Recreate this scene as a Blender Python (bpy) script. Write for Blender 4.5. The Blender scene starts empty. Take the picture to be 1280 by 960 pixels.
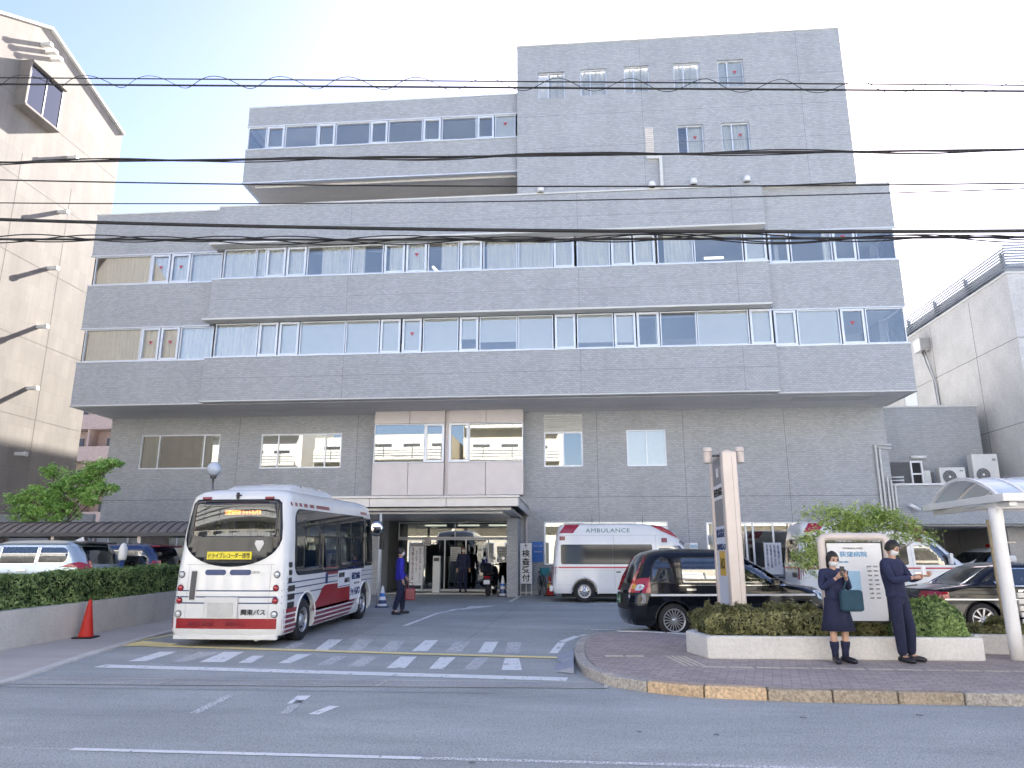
import bpy, bmesh, math, random
from mathutils import Vector, Matrix
random.seed(7)
C = bpy.context.scene.collection
SC = bpy.context.scene
PI = math.pi
R = math.radians
# ---------------------------------------------------------------- materials
def _mat(name):
    m = bpy.data.materials.new(name); m.use_nodes = True
    nt = m.node_tree; b = nt.nodes['Principled BSDF']
    return m, nt, b
def _in(b, key, v):
    if key in b.inputs: b.inputs[key].default_value = v
def mat(name, col, rough=.6, metal=0, var=.12, vscale=3, bump=0, bscale=40, coat=0, spec=.5, emit=None, estr=1, ior=None):
    m, nt, b = _mat(name)
    c4 = (*col, 1)
    _in(b, 'Roughness', rough); _in(b, 'Metallic', metal); _in(b, 'Specular IOR Level', spec)
    if coat: _in(b, 'Coat Weight', coat); _in(b, 'Coat Roughness', .04)
    if emit: _in(b, 'Emission Color', (*emit, 1)); _in(b, 'Emission Strength', estr)
    if var > 0:
        tc = nt.nodes.new('ShaderNodeTexCoord'); n = nt.nodes.new('ShaderNodeTexNoise')
        n.inputs['Scale'].default_value = vscale; n.inputs['Detail'].default_value = 5; n.inputs['Roughness'].default_value = .65
        nt.links.new(tc.outputs['Object'], n.inputs['Vector'])
        r = nt.nodes.new('ShaderNodeMapRange'); r.inputs['From Min'].default_value = .3; r.inputs['From Max'].default_value = .7
        r.inputs['To Min'].default_value = 1 - var; r.inputs['To Max'].default_value = 1 + var
        nt.links.new(n.outputs['Fac'], r.inputs['Value'])
        mx = nt.nodes.new('ShaderNodeVectorMath'); mx.operation = 'SCALE'; mx.inputs[0].default_value = col
        nt.links.new(r.outputs['Result'], mx.inputs['Scale']); nt.links.new(mx.outputs['Vector'], b.inputs['Base Color'])
        if bump:
            n2 = nt.nodes.new('ShaderNodeTexNoise'); n2.inputs['Scale'].default_value = bscale; n2.inputs['Detail'].default_value = 4
            nt.links.new(tc.outputs['Object'], n2.inputs['Vector'])
            bp = nt.nodes.new('ShaderNodeBump'); bp.inputs['Strength'].default_value = bump; bp.inputs['Distance'].default_value = .01
            nt.links.new(n2.outputs['Fac'], bp.inputs['Height']); nt.links.new(bp.outputs['Normal'], b.inputs['Normal'])
    else:
        b.inputs['Base Color'].default_value = c4
    return m
def uv_plane(nt, mode):
    """world-like plane coordinates: wall -> (x+y, z), flat -> (x, y)"""
    tc = nt.nodes.new('ShaderNodeTexCoord')
    if mode == 'flat': return tc.outputs['Object'], tc
    sp = nt.nodes.new('ShaderNodeSeparateXYZ'); nt.links.new(tc.outputs['Object'], sp.inputs[0])
    ad = nt.nodes.new('ShaderNodeMath'); ad.operation = 'ADD'
    nt.links.new(sp.outputs['X'], ad.inputs[0]); nt.links.new(sp.outputs['Y'], ad.inputs[1])
    cb = nt.nodes.new('ShaderNodeCombineXYZ'); nt.links.new(ad.outputs[0], cb.inputs['X']); nt.links.new(sp.outputs['Z'], cb.inputs['Y'])
    return cb.outputs[0], tc
def brick_mat(name, c1, c2, mortar, bw, bh, msize=.01, mode='wall', rough=.7, streak=.15, bump=.4, bias=0, offset=.5, rot=0, msm=.3):
    m, nt, b = _mat(name); L = nt.links
    uv, tc = uv_plane(nt, mode)
    if rot:
        mp = nt.nodes.new('ShaderNodeMapping'); mp.inputs['Rotation'].default_value[2] = rot; L.new(uv, mp.inputs[0]); uv = mp.outputs[0]
    br = nt.nodes.new('ShaderNodeTexBrick'); L.new(uv, br.inputs['Vector'])
    br.inputs['Color1'].default_value = (*c1, 1); br.inputs['Color2'].default_value = (*c2, 1); br.inputs['Mortar'].default_value = (*mortar, 1)
    br.inputs['Scale'].default_value = 1; br.inputs['Brick Width'].default_value = bw; br.inputs['Row Height'].default_value = bh
    br.inputs['Mortar Size'].default_value = msize; br.inputs['Mortar Smooth'].default_value = msm; br.inputs['Bias'].default_value = bias; br.offset = offset
    # large tonal patches and vertical rain streaks
    sp = nt.nodes.new('ShaderNodeMapping'); sp.inputs['Scale'].default_value = (1.6, .10, 1) if mode == 'wall' else (.5, .5, 1)
    L.new(uv, sp.inputs[0])
    n = nt.nodes.new('ShaderNodeTexNoise'); n.inputs['Scale'].default_value = 1.2; n.inputs['Detail'].default_value = 6; L.new(sp.outputs[0], n.inputs['Vector'])
    n2 = nt.nodes.new('ShaderNodeTexNoise'); n2.inputs['Scale'].default_value = 9 if mode == 'flat' else .8; n2.inputs['Detail'].default_value = 3; L.new(uv, n2.inputs['Vector'])
    ad = nt.nodes.new('ShaderNodeMath'); ad.operation = 'ADD'; L.new(n.outputs['Fac'], ad.inputs[0]); L.new(n2.outputs['Fac'], ad.inputs[1])
    r = nt.nodes.new('ShaderNodeMapRange'); r.inputs['From Min'].default_value = .7; r.inputs['From Max'].default_value = 1.3
    r.inputs['To Min'].default_value = 1 - streak; r.inputs['To Max'].default_value = 1 + streak; L.new(ad.outputs[0], r.inputs['Value'])
    mx = nt.nodes.new('ShaderNodeVectorMath'); mx.operation = 'SCALE'; L.new(br.outputs['Color'], mx.inputs[0]); L.new(r.outputs['Result'], mx.inputs['Scale'])
    L.new(mx.outputs['Vector'], b.inputs['Base Color']); _in(b, 'Roughness', rough)
    if bump:
        bp = nt.nodes.new('ShaderNodeBump'); bp.inputs['Strength'].default_value = bump; bp.inputs['Distance'].default_value = .006; bp.invert = True
        L.new(br.outputs['Fac'], bp.inputs['Height']); L.new(bp.outputs['Normal'], b.inputs['Normal'])
    return m
def speckle_mat(name, col, var=.25, patch=.12, rough=.85, scale=90, tint=None, bump=.3):
    """asphalt / concrete: fine aggregate plus broad patches"""
    m, nt, b = _mat(name); L = nt.links
    tc = nt.nodes.new('ShaderNodeTexCoord')
    n = nt.nodes.new('ShaderNodeTexNoise'); n.inputs['Scale'].default_value = scale; n.inputs['Detail'].default_value = 3; L.new(tc.outputs['Object'], n.inputs['Vector'])
    p = nt.nodes.new('ShaderNodeTexNoise'); p.inputs['Scale'].default_value = .7; p.inputs['Detail'].default_value = 7; p.inputs['Roughness'].default_value = .7
    mp = nt.nodes.new('ShaderNodeMapping'); mp.inputs['Scale'].default_value = (.45, 1.3, 1); L.new(tc.outputs['Object'], mp.inputs[0]); L.new(mp.outputs[0], p.inputs['Vector'])
    r = nt.nodes.new('ShaderNodeMapRange'); r.inputs['From Min'].default_value = .3; r.inputs['From Max'].default_value = .7; r.inputs['To Min'].default_value = 1 - var; r.inputs['To Max'].default_value = 1 + var
    L.new(n.outputs['Fac'], r.inputs['Value'])
    q = nt.nodes.new('ShaderNodeMapRange'); q.inputs['From Min'].default_value = .3; q.inputs['From Max'].default_value = .7; q.inputs['To Min'].default_value = 1 - patch; q.inputs['To Max'].default_value = 1 + patch
    L.new(p.outputs['Fac'], q.inputs['Value'])
    mu = nt.nodes.new('ShaderNodeMath'); mu.operation = 'MULTIPLY'; L.new(r.outputs[0], mu.inputs[0]); L.new(q.outputs[0], mu.inputs[1])
    e = nt.nodes.new('ShaderNodeTexVoronoi'); e.inputs['Scale'].default_value = scale * .35; L.new(tc.outputs['Object'], e.inputs['Vector']); er = nt.nodes.new('ShaderNodeMapRange'); er.inputs['From Max'].default_value = .5; er.inputs['To Min'].default_value = 1 - var * .35; er.inputs['To Max'].default_value = 1 + var * .2; L.new(e.outputs['Distance'], er.inputs['Value'])
    m2 = nt.nodes.new('ShaderNodeMath'); m2.operation = 'MULTIPLY'; L.new(mu.outputs[0], m2.inputs[0]); L.new(er.outputs[0], m2.inputs[1]); mu = m2
    mx = nt.nodes.new('ShaderNodeVectorMath'); mx.operation = 'SCALE'; mx.inputs[0].default_value = col; L.new(mu.outputs[0], mx.inputs['Scale'])
    L.new(mx.outputs['Vector'], b.inputs['Base Color']); _in(b, 'Roughness', rough)
    bp = nt.nodes.new('ShaderNodeBump'); bp.inputs['Strength'].default_value = bump; bp.inputs['Distance'].default_value = .004
    L.new(n.outputs['Fac'], bp.inputs['Height']); L.new(bp.outputs['Normal'], b.inputs['Normal'])
    return m
def paint_mat(name, col, wear=.5, scale=7, edge=.03):
    """worn road paint: transparent where it has rubbed off"""
    m, nt, b = _mat(name); L = nt.links
    tc = nt.nodes.new('ShaderNodeTexCoord'); mp = nt.nodes.new('ShaderNodeMapping'); mp.inputs['Scale'].default_value = (2.6, 1.0, 1); L.new(tc.outputs['Object'], mp.inputs[0])
    n = nt.nodes.new('ShaderNodeTexNoise'); n.inputs['Scale'].default_value = scale; n.inputs['Detail'].default_value = 10; n.inputs['Roughness'].default_value = .78; L.new(mp.outputs[0], n.inputs['Vector'])
    r = nt.nodes.new('ShaderNodeMapRange'); r.inputs['From Min'].default_value = wear - edge; r.inputs['From Max'].default_value = wear + edge; L.new(n.outputs['Fac'], r.inputs['Value'])
    b.inputs['Base Color'].default_value = (*col, 1); _in(b, 'Roughness', .7)
    L.new(r.outputs['Result'], b.inputs['Alpha'])
    return m
def glass_mat(name, tint=(.8, .86, .88), refl=(.95, .97, 1), rough=.0, base=.12, power=1.0):
    """thin architectural glass: tinted see-through plus mirror reflection"""
    m = bpy.data.materials.new(name); m.use_nodes = True; nt = m.node_tree; nt.nodes.clear(); L = nt.links
    out = nt.nodes.new('ShaderNodeOutputMaterial'); tr = nt.nodes.new('ShaderNodeBsdfTransparent'); gl = nt.nodes.new('ShaderNodeBsdfGlossy')
    tr.inputs['Color'].default_value = (*tint, 1); gl.inputs['Roughness'].default_value = rough; gl.inputs['Color'].default_value = (*refl, 1)
    fr = nt.nodes.new('ShaderNodeLayerWeight'); fr.inputs['Blend'].default_value = .35
    r = nt.nodes.new('ShaderNodeMapRange'); r.inputs['To Min'].default_value = base; r.inputs['To Max'].default_value = 1; L.new(fr.outputs['Fresnel'], r.inputs['Value'])
    mx = nt.nodes.new('ShaderNodeMixShader'); L.new(r.outputs[0], mx.inputs[0]); L.new(tr.outputs[0], mx.inputs[1]); L.new(gl.outputs[0], mx.inputs[2]); L.new(mx.outputs[0], out.inputs[0])
    return m
def leaf_mat(name, c1, c2, scale=1.5):
    m, nt, b = _mat(name); L = nt.links
    g = nt.nodes.new('ShaderNodeNewGeometry'); tc = nt.nodes.new('ShaderNodeTexCoord')
    n = nt.nodes.new('ShaderNodeTexNoise'); n.inputs['Scale'].default_value = scale; n.inputs['Detail'].default_value = 4; L.new(tc.outputs['Object'], n.inputs['Vector'])
    ad = nt.nodes.new('ShaderNodeMath'); ad.operation = 'ADD'; L.new(n.outputs['Fac'], ad.inputs[0])
    rr = nt.nodes.new('ShaderNodeMath'); rr.operation = 'MULTIPLY_ADD'; rr.inputs[1].default_value = .5; rr.inputs[2].default_value = -.25; L.new(g.outputs['Random Per Island'], rr.inputs[0]); L.new(rr.outputs[0], ad.inputs[1])
    cr = nt.nodes.new('ShaderNodeValToRGB'); cr.color_ramp.elements[0].position = .25; cr.color_ramp.elements[1].position = .8
    cr.color_ramp.elements[0].color = (*c1, 1); cr.color_ramp.elements[1].color = (*c2, 1); L.new(ad.outputs[0], cr.inputs[0]); L.new(cr.outputs[0], b.inputs['Base Color'])
    _in(b, 'Roughness', .55)
    tl = nt.nodes.new('ShaderNodeBsdfTranslucent'); L.new(cr.outputs[0], tl.inputs[0]); mx = nt.nodes.new('ShaderNodeMixShader'); mx.inputs[0].default_value = .35
    out = nt.nodes['Material Output']; L.new(b.outputs[0], mx.inputs[1]); L.new(tl.outputs[0], mx.inputs[2]); L.new(mx.outputs[0], out.inputs[0])
    return m
# ---------------------------------------------------------------- objects
def tag(o, label=None, cat=None, group=None, kind=None):
    if label: o['label'] = label
    if cat: o['category'] = cat
    if group: o['group'] = group
    if kind: o['kind'] = kind
    return o
def thing(name, label, cat, loc=(0, 0, 0), rz=0, group=None, rx=0, ry=0):
    o = bpy.data.objects.new(name, None); C.objects.link(o); o.location = loc; o.rotation_euler = (rx, ry, rz); o.empty_display_size = .2
    return tag(o, label, cat, group)
def copy_tree(o, parent=None):
    c = o.copy(); C.objects.link(c); c.parent = parent
    for ch in list(o.children): copy_tree(ch, c)
    return c
class MB:
    def __init__(s): s.v = []; s.f = []; s.m = []; s.sm = []
    def add(s, vs, fs, m=0, smooth=False):
        o = len(s.v); s.v += [tuple(v) for v in vs]; s.f += [tuple(i + o for i in f) for f in fs]; s.m += [m] * len(fs); s.sm += [smooth] * len(fs); return s
    def box(s, x0, y0, z0, x1, y1, z1, m=0):
        if x0 > x1: x0, x1 = x1, x0
        if y0 > y1: y0, y1 = y1, y0
        if z0 > z1: z0, z1 = z1, z0
        return s.add([(x0,y0,z0),(x1,y0,z0),(x1,y1,z0),(x0,y1,z0),(x0,y0,z1),(x1,y0,z1),(x1,y1,z1),(x0,y1,z1)],
                     [(0,3,2,1),(4,5,6,7),(0,1,5,4),(1,2,6,5),(2,3,7,6),(3,0,4,7)], m)
    def quad(s, a, b, c, d, m=0): return s.add([a, b, c, d], [(0, 1, 2, 3)], m)
    def poly(s, pts, m=0): return s.add(pts, [tuple(range(len(pts)))], m)
    def prism(s, pts, z0, z1, m=0):
        n = len(pts); ff = (lambda p, z: (p[0], p[1], z(p) if callable(z) else z))
        return s.add([ff(p, z0) for p in pts] + [ff(p, z1) for p in pts],
                     [tuple(range(n - 1, -1, -1)), tuple(range(n, 2 * n))] + [(i, (i + 1) % n, n + (i + 1) % n, n + i) for i in range(n)], m)
    def prismY(s, pts, y0, y1, m=0):   # polygon in x,z extruded along y
        n = len(pts)
        return s.add([(p[0], y0, p[1]) for p in pts] + [(p[0], y1, p[1]) for p in pts],
                     [tuple(range(n)), tuple(range(2 * n - 1, n - 1, -1))] + [(i, n + i, n + (i + 1) % n, (i + 1) % n) for i in range(n)], m)
    def prismX(s, pts, x0, x1, m=0):   # polygon in y,z extruded along x
        n = len(pts)
        return s.add([(x0, p[0], p[1]) for p in pts] + [(x1, p[0], p[1]) for p in pts],
                     [tuple(range(n - 1, -1, -1)), tuple(range(n, 2 * n))] + [(i, (i + 1) % n, n + (i + 1) % n, n + i) for i in range(n)], m)
    def tube(s, pts, r, n=8, m=0, cap=True, closed=False):
        pts = [Vector(p) for p in pts]; N = len(pts); rs = r if isinstance(r, (list, tuple)) else [r] * N
        vs = []; up = Vector((0, 0, 1)); prev = None
        for i, p in enumerate(pts):
            if closed: t = (pts[(i + 1) % N] - pts[i - 1]).normalized()
            else: t = (pts[min(i + 1, N - 1)] - pts[max(i - 1, 0)]).normalized()
            if prev is None: a = t.cross(up) if abs(t.z) < .95 else t.cross(Vector((1, 0, 0)))
            else: a = prev - t * prev.dot(t)
            a.normalize(); prev = a; b = t.cross(a)
            for k in range(n):
                th = 2 * PI * k / n; vs.append(p + (a * math.cos(th) + b * math.sin(th)) * rs[i])
        fs = []
        for i in range(N if closed else N - 1):
            for k in range(n):
                j = (i + 1) % N
                fs.append((i * n + k, i * n + (k + 1) % n, j * n + (k + 1) % n, j * n + k))
        s.add(vs, fs, m, True)
        if cap and not closed:
            o = len(s.v) - len(vs); s.f += [tuple(o + k for k in range(n - 1, -1, -1)), tuple(o + (N - 1) * n + k for k in range(n))]; s.m += [m, m]; s.sm += [False, False]
        return s
    def lathe(s, prof, n=24, c=(0, 0, 0), axis='z', m=0, smooth=True, cap=True):
        vs = []
        for (r, h) in prof:
            for k in range(n):
                a = 2 * PI * k / n; x, y = r * math.cos(a), r * math.sin(a)
                vs.append({'z': (c[0] + x, c[1] + y, c[2] + h), 'y': (c[0] + x, c[1] + h, c[2] + y), 'x': (c[0] + h, c[1] + x, c[2] + y)}[axis])
        fs = [(i * n + k, i * n + (k + 1) % n, (i + 1) * n + (k + 1) % n, (i + 1) * n + k) for i in range(len(prof) - 1) for k in range(n)]
        s.add(vs, fs, m, smooth)
        if cap:
            o = len(s.v) - len(vs); s.f += [tuple(o + k for k in range(n - 1, -1, -1)), tuple(o + (len(prof) - 1) * n + k for k in range(n))]; s.m += [m, m]; s.sm += [False, False]
        return s
    def build(s, name, mats, parent=None, bevel=0, label=None, loc=None, rot=None, fix=True, seg=2):
        me = bpy.data.meshes.new(name); me.from_pydata(s.v, [], s.f)
        if not isinstance(mats, (list, tuple)): mats = [mats]
        for m in mats: me.materials.append(m)
        for p, mi, sm in zip(me.polygons, s.m, s.sm): p.material_index = mi; p.use_smooth = sm
        if fix:
            bm = bmesh.new(); bm.from_mesh(me); bmesh.ops.recalc_face_normals(bm, faces=bm.faces); bm.to_mesh(me); bm.free()
        o = bpy.data.objects.new(name, me); C.objects.link(o); o.parent = parent
        if loc: o.location = loc
        if rot: o.rotation_euler = rot
        if bevel:
            b = o.modifiers.new('bevel', 'BEVEL'); b.width = bevel; b.segments = seg; b.limit_method = 'ANGLE'; b.angle_limit = R(40)
        if label: o['label'] = label
        return o
def bake(o):
    """replace an object's mesh by its evaluated (modified) mesh"""
    dg = bpy.context.evaluated_depsgraph_get(); dg.update()
    me = bpy.data.meshes.new_from_object(o.evaluated_get(dg)); o.modifiers.clear(); o.data = me; return o
def cut(o, cutter_mb, keep=False):
    c = cutter_mb.build('cutter', [], None) if isinstance(cutter_mb, MB) else cutter_mb
    par = o.parent; o.parent = None; bpy.context.view_layer.update()
    md = o.modifiers.new('cut', 'BOOLEAN'); md.operation = 'DIFFERENCE'; md.object = c; md.solver = 'EXACT'
    bake(o); o.parent = par
    bpy.data.objects.remove(c)
    return o
def text(s, w, h, parent, m, loc, rot=(PI / 2, 0, 0), name='lettering', vertical=False, bold=0.0, ext=.003, spacing=1.0, fitw=True):
    """lettering that fits a w x h box centred on loc; vertical text stacks its characters"""
    cu = bpy.data.curves.new(name, 'FONT'); cu.body = '\n'.join(s) if vertical else s; cu.align_x = 'CENTER'; cu.align_y = 'CENTER'
    cu.extrude = ext; cu.offset = bold; cu.resolution_u = 3; cu.space_character = spacing
    if vertical: cu.space_line = .95
    t = bpy.data.objects.new(name, cu); C.objects.link(t)
    dg = bpy.context.evaluated_depsgraph_get(); dg.update(); me = bpy.data.meshes.new_from_object(t.evaluated_get(dg))
    bpy.data.objects.remove(t)
    if len(me.vertices):
        xs = [v.co.x for v in me.vertices]; ys = [v.co.y for v in me.vertices]
        cx, cy = (min(xs) + max(xs)) / 2, (min(ys) + max(ys)) / 2; W, Hh = max(xs) - min(xs), max(ys) - min(ys)
        sx, sy = w / max(W, 1e-4), h / max(Hh, 1e-4)
        for v in me.vertices: v.co.x = (v.co.x - cx) * sx; v.co.y = (v.co.y - cy) * sy
    me.materials.clear(); me.materials.append(m)
    o = bpy.data.objects.new(name, me); C.objects.link(o); o.parent = parent; o.location = loc; o.rotation_euler = rot
    return o
def gz(y): return 0 if y < 13 else min(.28, (y - 13) * .02)
def drape(name, pts, m, off=.004, step=.5, parent=None, thick=0):
    """a flat sheet that follows the slope of the forecourt"""
    bm = bmesh.new(); f = bm.faces.new([bm.verts.new((p[0], p[1], 0)) for p in pts])
    for yy in (13, 27):
        g = list(bm.verts) + list(bm.edges) + list(bm.faces); bmesh.ops.bisect_plane(bm, geom=g, plane_co=(0, yy, 0), plane_no=(0, 1, 0))
    bmesh.ops.triangulate(bm, faces=bm.faces, ngon_method='EAR_CLIP')
    for v in bm.verts: v.co.z = gz(v.co.y) + off
    bmesh.ops.recalc_face_normals(bm, faces=bm.faces)
    if sum(f.normal.z for f in bm.faces) < 0: bmesh.ops.reverse_faces(bm, faces=bm.faces)
    me = bpy.data.meshes.new(name); bm.to_mesh(me); bm.free(); me.materials.append(m)
    o = bpy.data.objects.new(name, me); C.objects.link(o); o.parent = parent; return o
def struct(o, label=None): o['kind'] = 'structure'; return tag(o, label)
def drape_many(name, polys, m, off=.004):
    objs = [drape(name, p, m, off) for p in polys]
    bm = bmesh.new()
    for o in objs: bm.from_mesh(o.data)
    me = bpy.data.meshes.new(name); bm.to_mesh(me); bm.free(); me.materials.append(m)
    for o in objs: bpy.data.objects.remove(o)
    o = bpy.data.objects.new(name, me); C.objects.link(o); return o
# ---------------------------------------------------------------- palette
M = {}
M['asphalt'] = speckle_mat('asphalt', (.355, .375, .372), .42, .20, .82, 60, bump=.6)
M['walk_asphalt'] = speckle_mat('walk_asphalt', (.49, .455, .42), .25, .14, .85)
M['conc'] = speckle_mat('concrete', (.60, .585, .55), .1, .16, .8, 30)
M['conc_lt'] = speckle_mat('concrete_pale', (.68, .67, .65), .08, .15, .8, 25)
M['kerb'] = speckle_mat('kerb_granite', (.38, .355, .32), .35, .28, .85, 35, bump=.8)
M['kerb_y'] = speckle_mat('kerb_painted', (.50, .37, .24), .35, .3, .8, 30, bump=.6)
M['pavers'] = brick_mat('pavers', (.47, .395, .36), (.37, .305, .285), (.20, .18, .17), .22, .11, .006, 'flat', .8, .12, .4, rot=.25)
M['brick'] = brick_mat('grey_tile', (.47, .485, .505), (.375, .387, .405), (.315, .325, .34), .15, .07, .009, 'wall', .55, .055, .4)
M['brick_blue'] = brick_mat('blue_grey_tile', (.42, .44, .455), (.345, .36, .375), (.28, .29, .30), .15, .07, .009, 'wall', .55, .055, .4)
M['brick_back'] = M['brick']
M['soffit'] = speckle_mat('soffit_board', (.70, .67, .65), .05, .12, .8, 12)
M['beige_panel'] = brick_mat('beige_concrete_panel', (.27, .245, .22), (.24, .215, .195), (.16, .145, .13), .45, .9, .004, 'wall', .85, .12, .1)
M['grey_panel'] = speckle_mat('grey_render', (.60, .59, .58), .10, .12, .85, 14)
M['pink'] = mat('pink_render', (.50, .38, .34), .8)
M['cream'] = speckle_mat('cream_render', (.74, .68, .56), .05, .08, .8, 10)
M['white_tile'] = speckle_mat('white_tile', (.78, .77, .74), .05, .08, .6, 10)
M['bay'] = mat('bay_metal_panel', (.66, .61, .60), .4, .1, .05, 2)
M['canopy'] = mat('canopy_aluminium', (.58, .57, .57), .35, .2, .06, 2)
M['alu'] = mat('white_aluminium', (.72, .76, .82), .35, .25, .04, 3)
M['alu_dk'] = mat('dark_aluminium', (.10, .10, .11), .4, .5, .06, 3)
M['steel'] = mat('stainless_steel', (.5, .5, .5), .3, .9, .05, 5)
M['white'] = mat('white_paint', (.80, .80, .80), .4, 0, .04, 4)
M['offwhite'] = mat('off_white', (.66, .66, .64), .5, 0, .05, 4)
M['vwhite'] = mat('vehicle_white', (.76, .77, .765), .22, 0, .04, 2, coat=.6)
M['vblack'] = mat('vehicle_black', (.005, .006, .010), .10, 0, .1, 2, spec=.35, coat=.25)
M['vsilver'] = mat('vehicle_pale_blue_silver', (.42, .50, .57), .25, .5, .04, 3, coat=.7)
M['vnavy'] = mat('vehicle_navy', (.02, .04, .12), .15, .2, .05, 3, coat=1)
M['red'] = mat('red_paint', (.30, .006, .012), .3, 0, .08, 3, coat=.4)
M['maroon'] = mat('maroon_paint', (.20, .008, .025), .3, 0, .08, 3, coat=.4)
M['navy'] = mat('navy_paint', (.02, .05, .16), .35, 0, .05, 4)
M['redlens'] = mat('red_lens', (.36, .006, .018), .12, 0, .1, 12, coat=1)
M['clearlens'] = mat('clear_lens', (.6, .62, .62), .12, .3, .08, 20, coat=1)
M['amber'] = mat('amber_lens', (.7, .25, .03), .15, 0, .1, 20)
M['rubber'] = mat('black_rubber', (.018, .018, .020), .75, 0, .15, 8)
M['blackp'] = mat('black_plastic', (.02, .02, .022), .4, 0, .1, 8)
M['darkgrey'] = mat('dark_grey', (.09, .09, .095), .6, 0, .1, 8)
M['rim'] = mat('silver_rim', (.55, .56, .58), .3, .7, .08, 8)
M['chrome'] = mat('chrome', (.75, .75, .75), .12, 1, .0)
M['orange'] = mat('cone_orange', (.60, .03, .015), .45, 0, .12, 6)
M['yellow'] = mat('yellow_plate', (.85, .72, .05), .5, 0, .04, 4)
M['gold'] = mat('gold_plate', (.65, .42, .06), .5, 0, .06, 4)
M['black_ink'] = mat('black_ink', (.02, .02, .02), .6, 0, .0)
M['navy_ink'] = mat('navy_ink', (.015, .03, .12), .6, 0, .0)
M['blue_ink'] = mat('blue_ink', (.04, .30, .58), .6, 0, .0)
M['purple_ink'] = mat('purple_ink', (.16, .04, .14), .6, 0, .0)
M['grey_ink'] = mat('grey_ink', (.3, .3, .3), .6, 0, .0)
M['green_ink'] = mat('green_ink', (.03, .14, .12), .6, 0, .0)
M['signwhite'] = mat('sign_white', (.76, .77, .79), .45, 0, .03, 4)
M['paleblue'] = mat('pale_blue_board', (.40, .62, .78), .5, 0, .05, 3)
M['bluesign'] = mat('blue_board', (.03, .17, .55), .5, 0, .05, 3)
M['pylon'] = mat('pinkish_beige_metal', (.66, .585, .54), .45, .1, .05, 3)
M['pylongrey'] = mat('pylon_grey_panel', (.27, .27, .28), .5, .1, .05, 3)
M['glass'] = glass_mat('window_glass', (.98, .99, .98), (1, .96, .91), base=.12)
M['glass_lo'] = glass_mat('lower_window_glass', (.62, .66, .64), (.95, .95, .93), base=.17)
M['glass_dk'] = glass_mat('dark_glass', (.30, .34, .36), base=.12)
M['carglass'] = glass_mat('car_glass', (.16, .19, .20), base=.12)
M['busglass'] = glass_mat('bus_glass', (.34, .38, .40), (.8, .85, .9), base=.03)
M['curtain'] = mat('white_curtain', (.86, .86, .82), .9, 0, .06, 6)
M['blind'] = mat('pale_blind', (.80, .84, .85), .7, 0, .03, 3)
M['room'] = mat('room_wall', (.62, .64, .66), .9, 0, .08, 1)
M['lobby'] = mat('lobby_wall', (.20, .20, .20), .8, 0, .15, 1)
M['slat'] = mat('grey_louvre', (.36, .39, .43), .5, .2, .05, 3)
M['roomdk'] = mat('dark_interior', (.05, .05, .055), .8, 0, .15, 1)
M['lit'] = mat('lit_tube', (.9, .9, .85), .5, 0, 0, emit=(1, .95, .8), estr=.30)
M['led'] = mat('orange_led', (.6, .15, .02), .5, 0, 0, emit=(1, .22, .03), estr=2.2)
M['tri'] = mat('red_triangle', (.45, .08, .10), .5, 0, 0)
M['tealcover'] = mat('teal_cover', (.02, .20, .26), .5, 0, .1, 6)
M['skin'] = mat('skin', (.55, .34, .25), .55, 0, .05, 8)
M['hair'] = mat('black_hair', (.018, .014, .013), .5, 0, .2, 30, bump=.4)
M['navycloth'] = mat('navy_cloth', (.022, .028, .075), .9, 0, .2, 12, bump=.3)
M['navycloth2'] = mat('deep_navy_cloth', (.016, .02, .055), .9, 0, .2, 12, bump=.3)
M['royal'] = mat('royal_blue_cloth', (.03, .03, .42), .85, 0, .15, 10, bump=.3)
M['tealcloth'] = mat('dark_teal_cloth', (.02, .06, .09), .85, 0, .15, 10, bump=.3)
M['shoe'] = mat('dark_shoe', (.02, .02, .03), .4, 0, .1, 8)
M['maskcloth'] = mat('white_mask', (.75, .76, .78), .8, 0, .03, 10)
M['bark'] = mat('bark', (.13, .10, .075), .9, 0, .3, 14, bump=.6)
M['hedge_leaf'] = leaf_mat('hedge_leaf', (.05, .11, .03), (.46, .62, .24), 3)
M['maple_leaf'] = leaf_mat('maple_leaf', (.16, .36, .06), (.62, .88, .32), 2)
M['bright_leaf'] = leaf_mat('bright_leaf', (.22, .34, .07), (.68, .80, .30), 2)
M['shrub_leaf'] = leaf_mat('shrub_leaf', (.08, .09, .035), (.44, .43, .20), 3)
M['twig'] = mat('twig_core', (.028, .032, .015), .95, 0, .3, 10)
M['tactile'] = speckle_mat('tactile_tile', (.66, .59, .47), .2, .25, .85, 30)
M['paint'] = paint_mat('white_road_paint', (.82, .84, .84), .39, 4, .05)
M['paint_worn'] = paint_mat('worn_road_paint', (.80, .81, .81), .475, 26, .09)
M['paint_y'] = paint_mat('yellow_road_paint', (.92, .78, .38), .32, 2.5)
M['curb_blue'] = mat('rubber_ramp_blue_grey', (.33, .36, .44), .6, 0, .08, 6)
# ================================================================ GROUND
def ground_sheet():
    m = MB(); ys = [-70, -30, -8, 5, 13, 27, 60, 160, 900]; xs = [-500, -60, -20, 0, 20, 60, 500]
    vs = [(x, y, gz(y)) for y in ys for x in xs]; n = len(xs)
    fs = [(j * n + i, j * n + i + 1, (j + 1) * n + i + 1, (j + 1) * n + i) for j in range(len(ys) - 1) for i in range(n - 1)]
    m.add(vs, fs); return struct(m.build('asphalt_ground', M['asphalt']))
ground_sheet()
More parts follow.
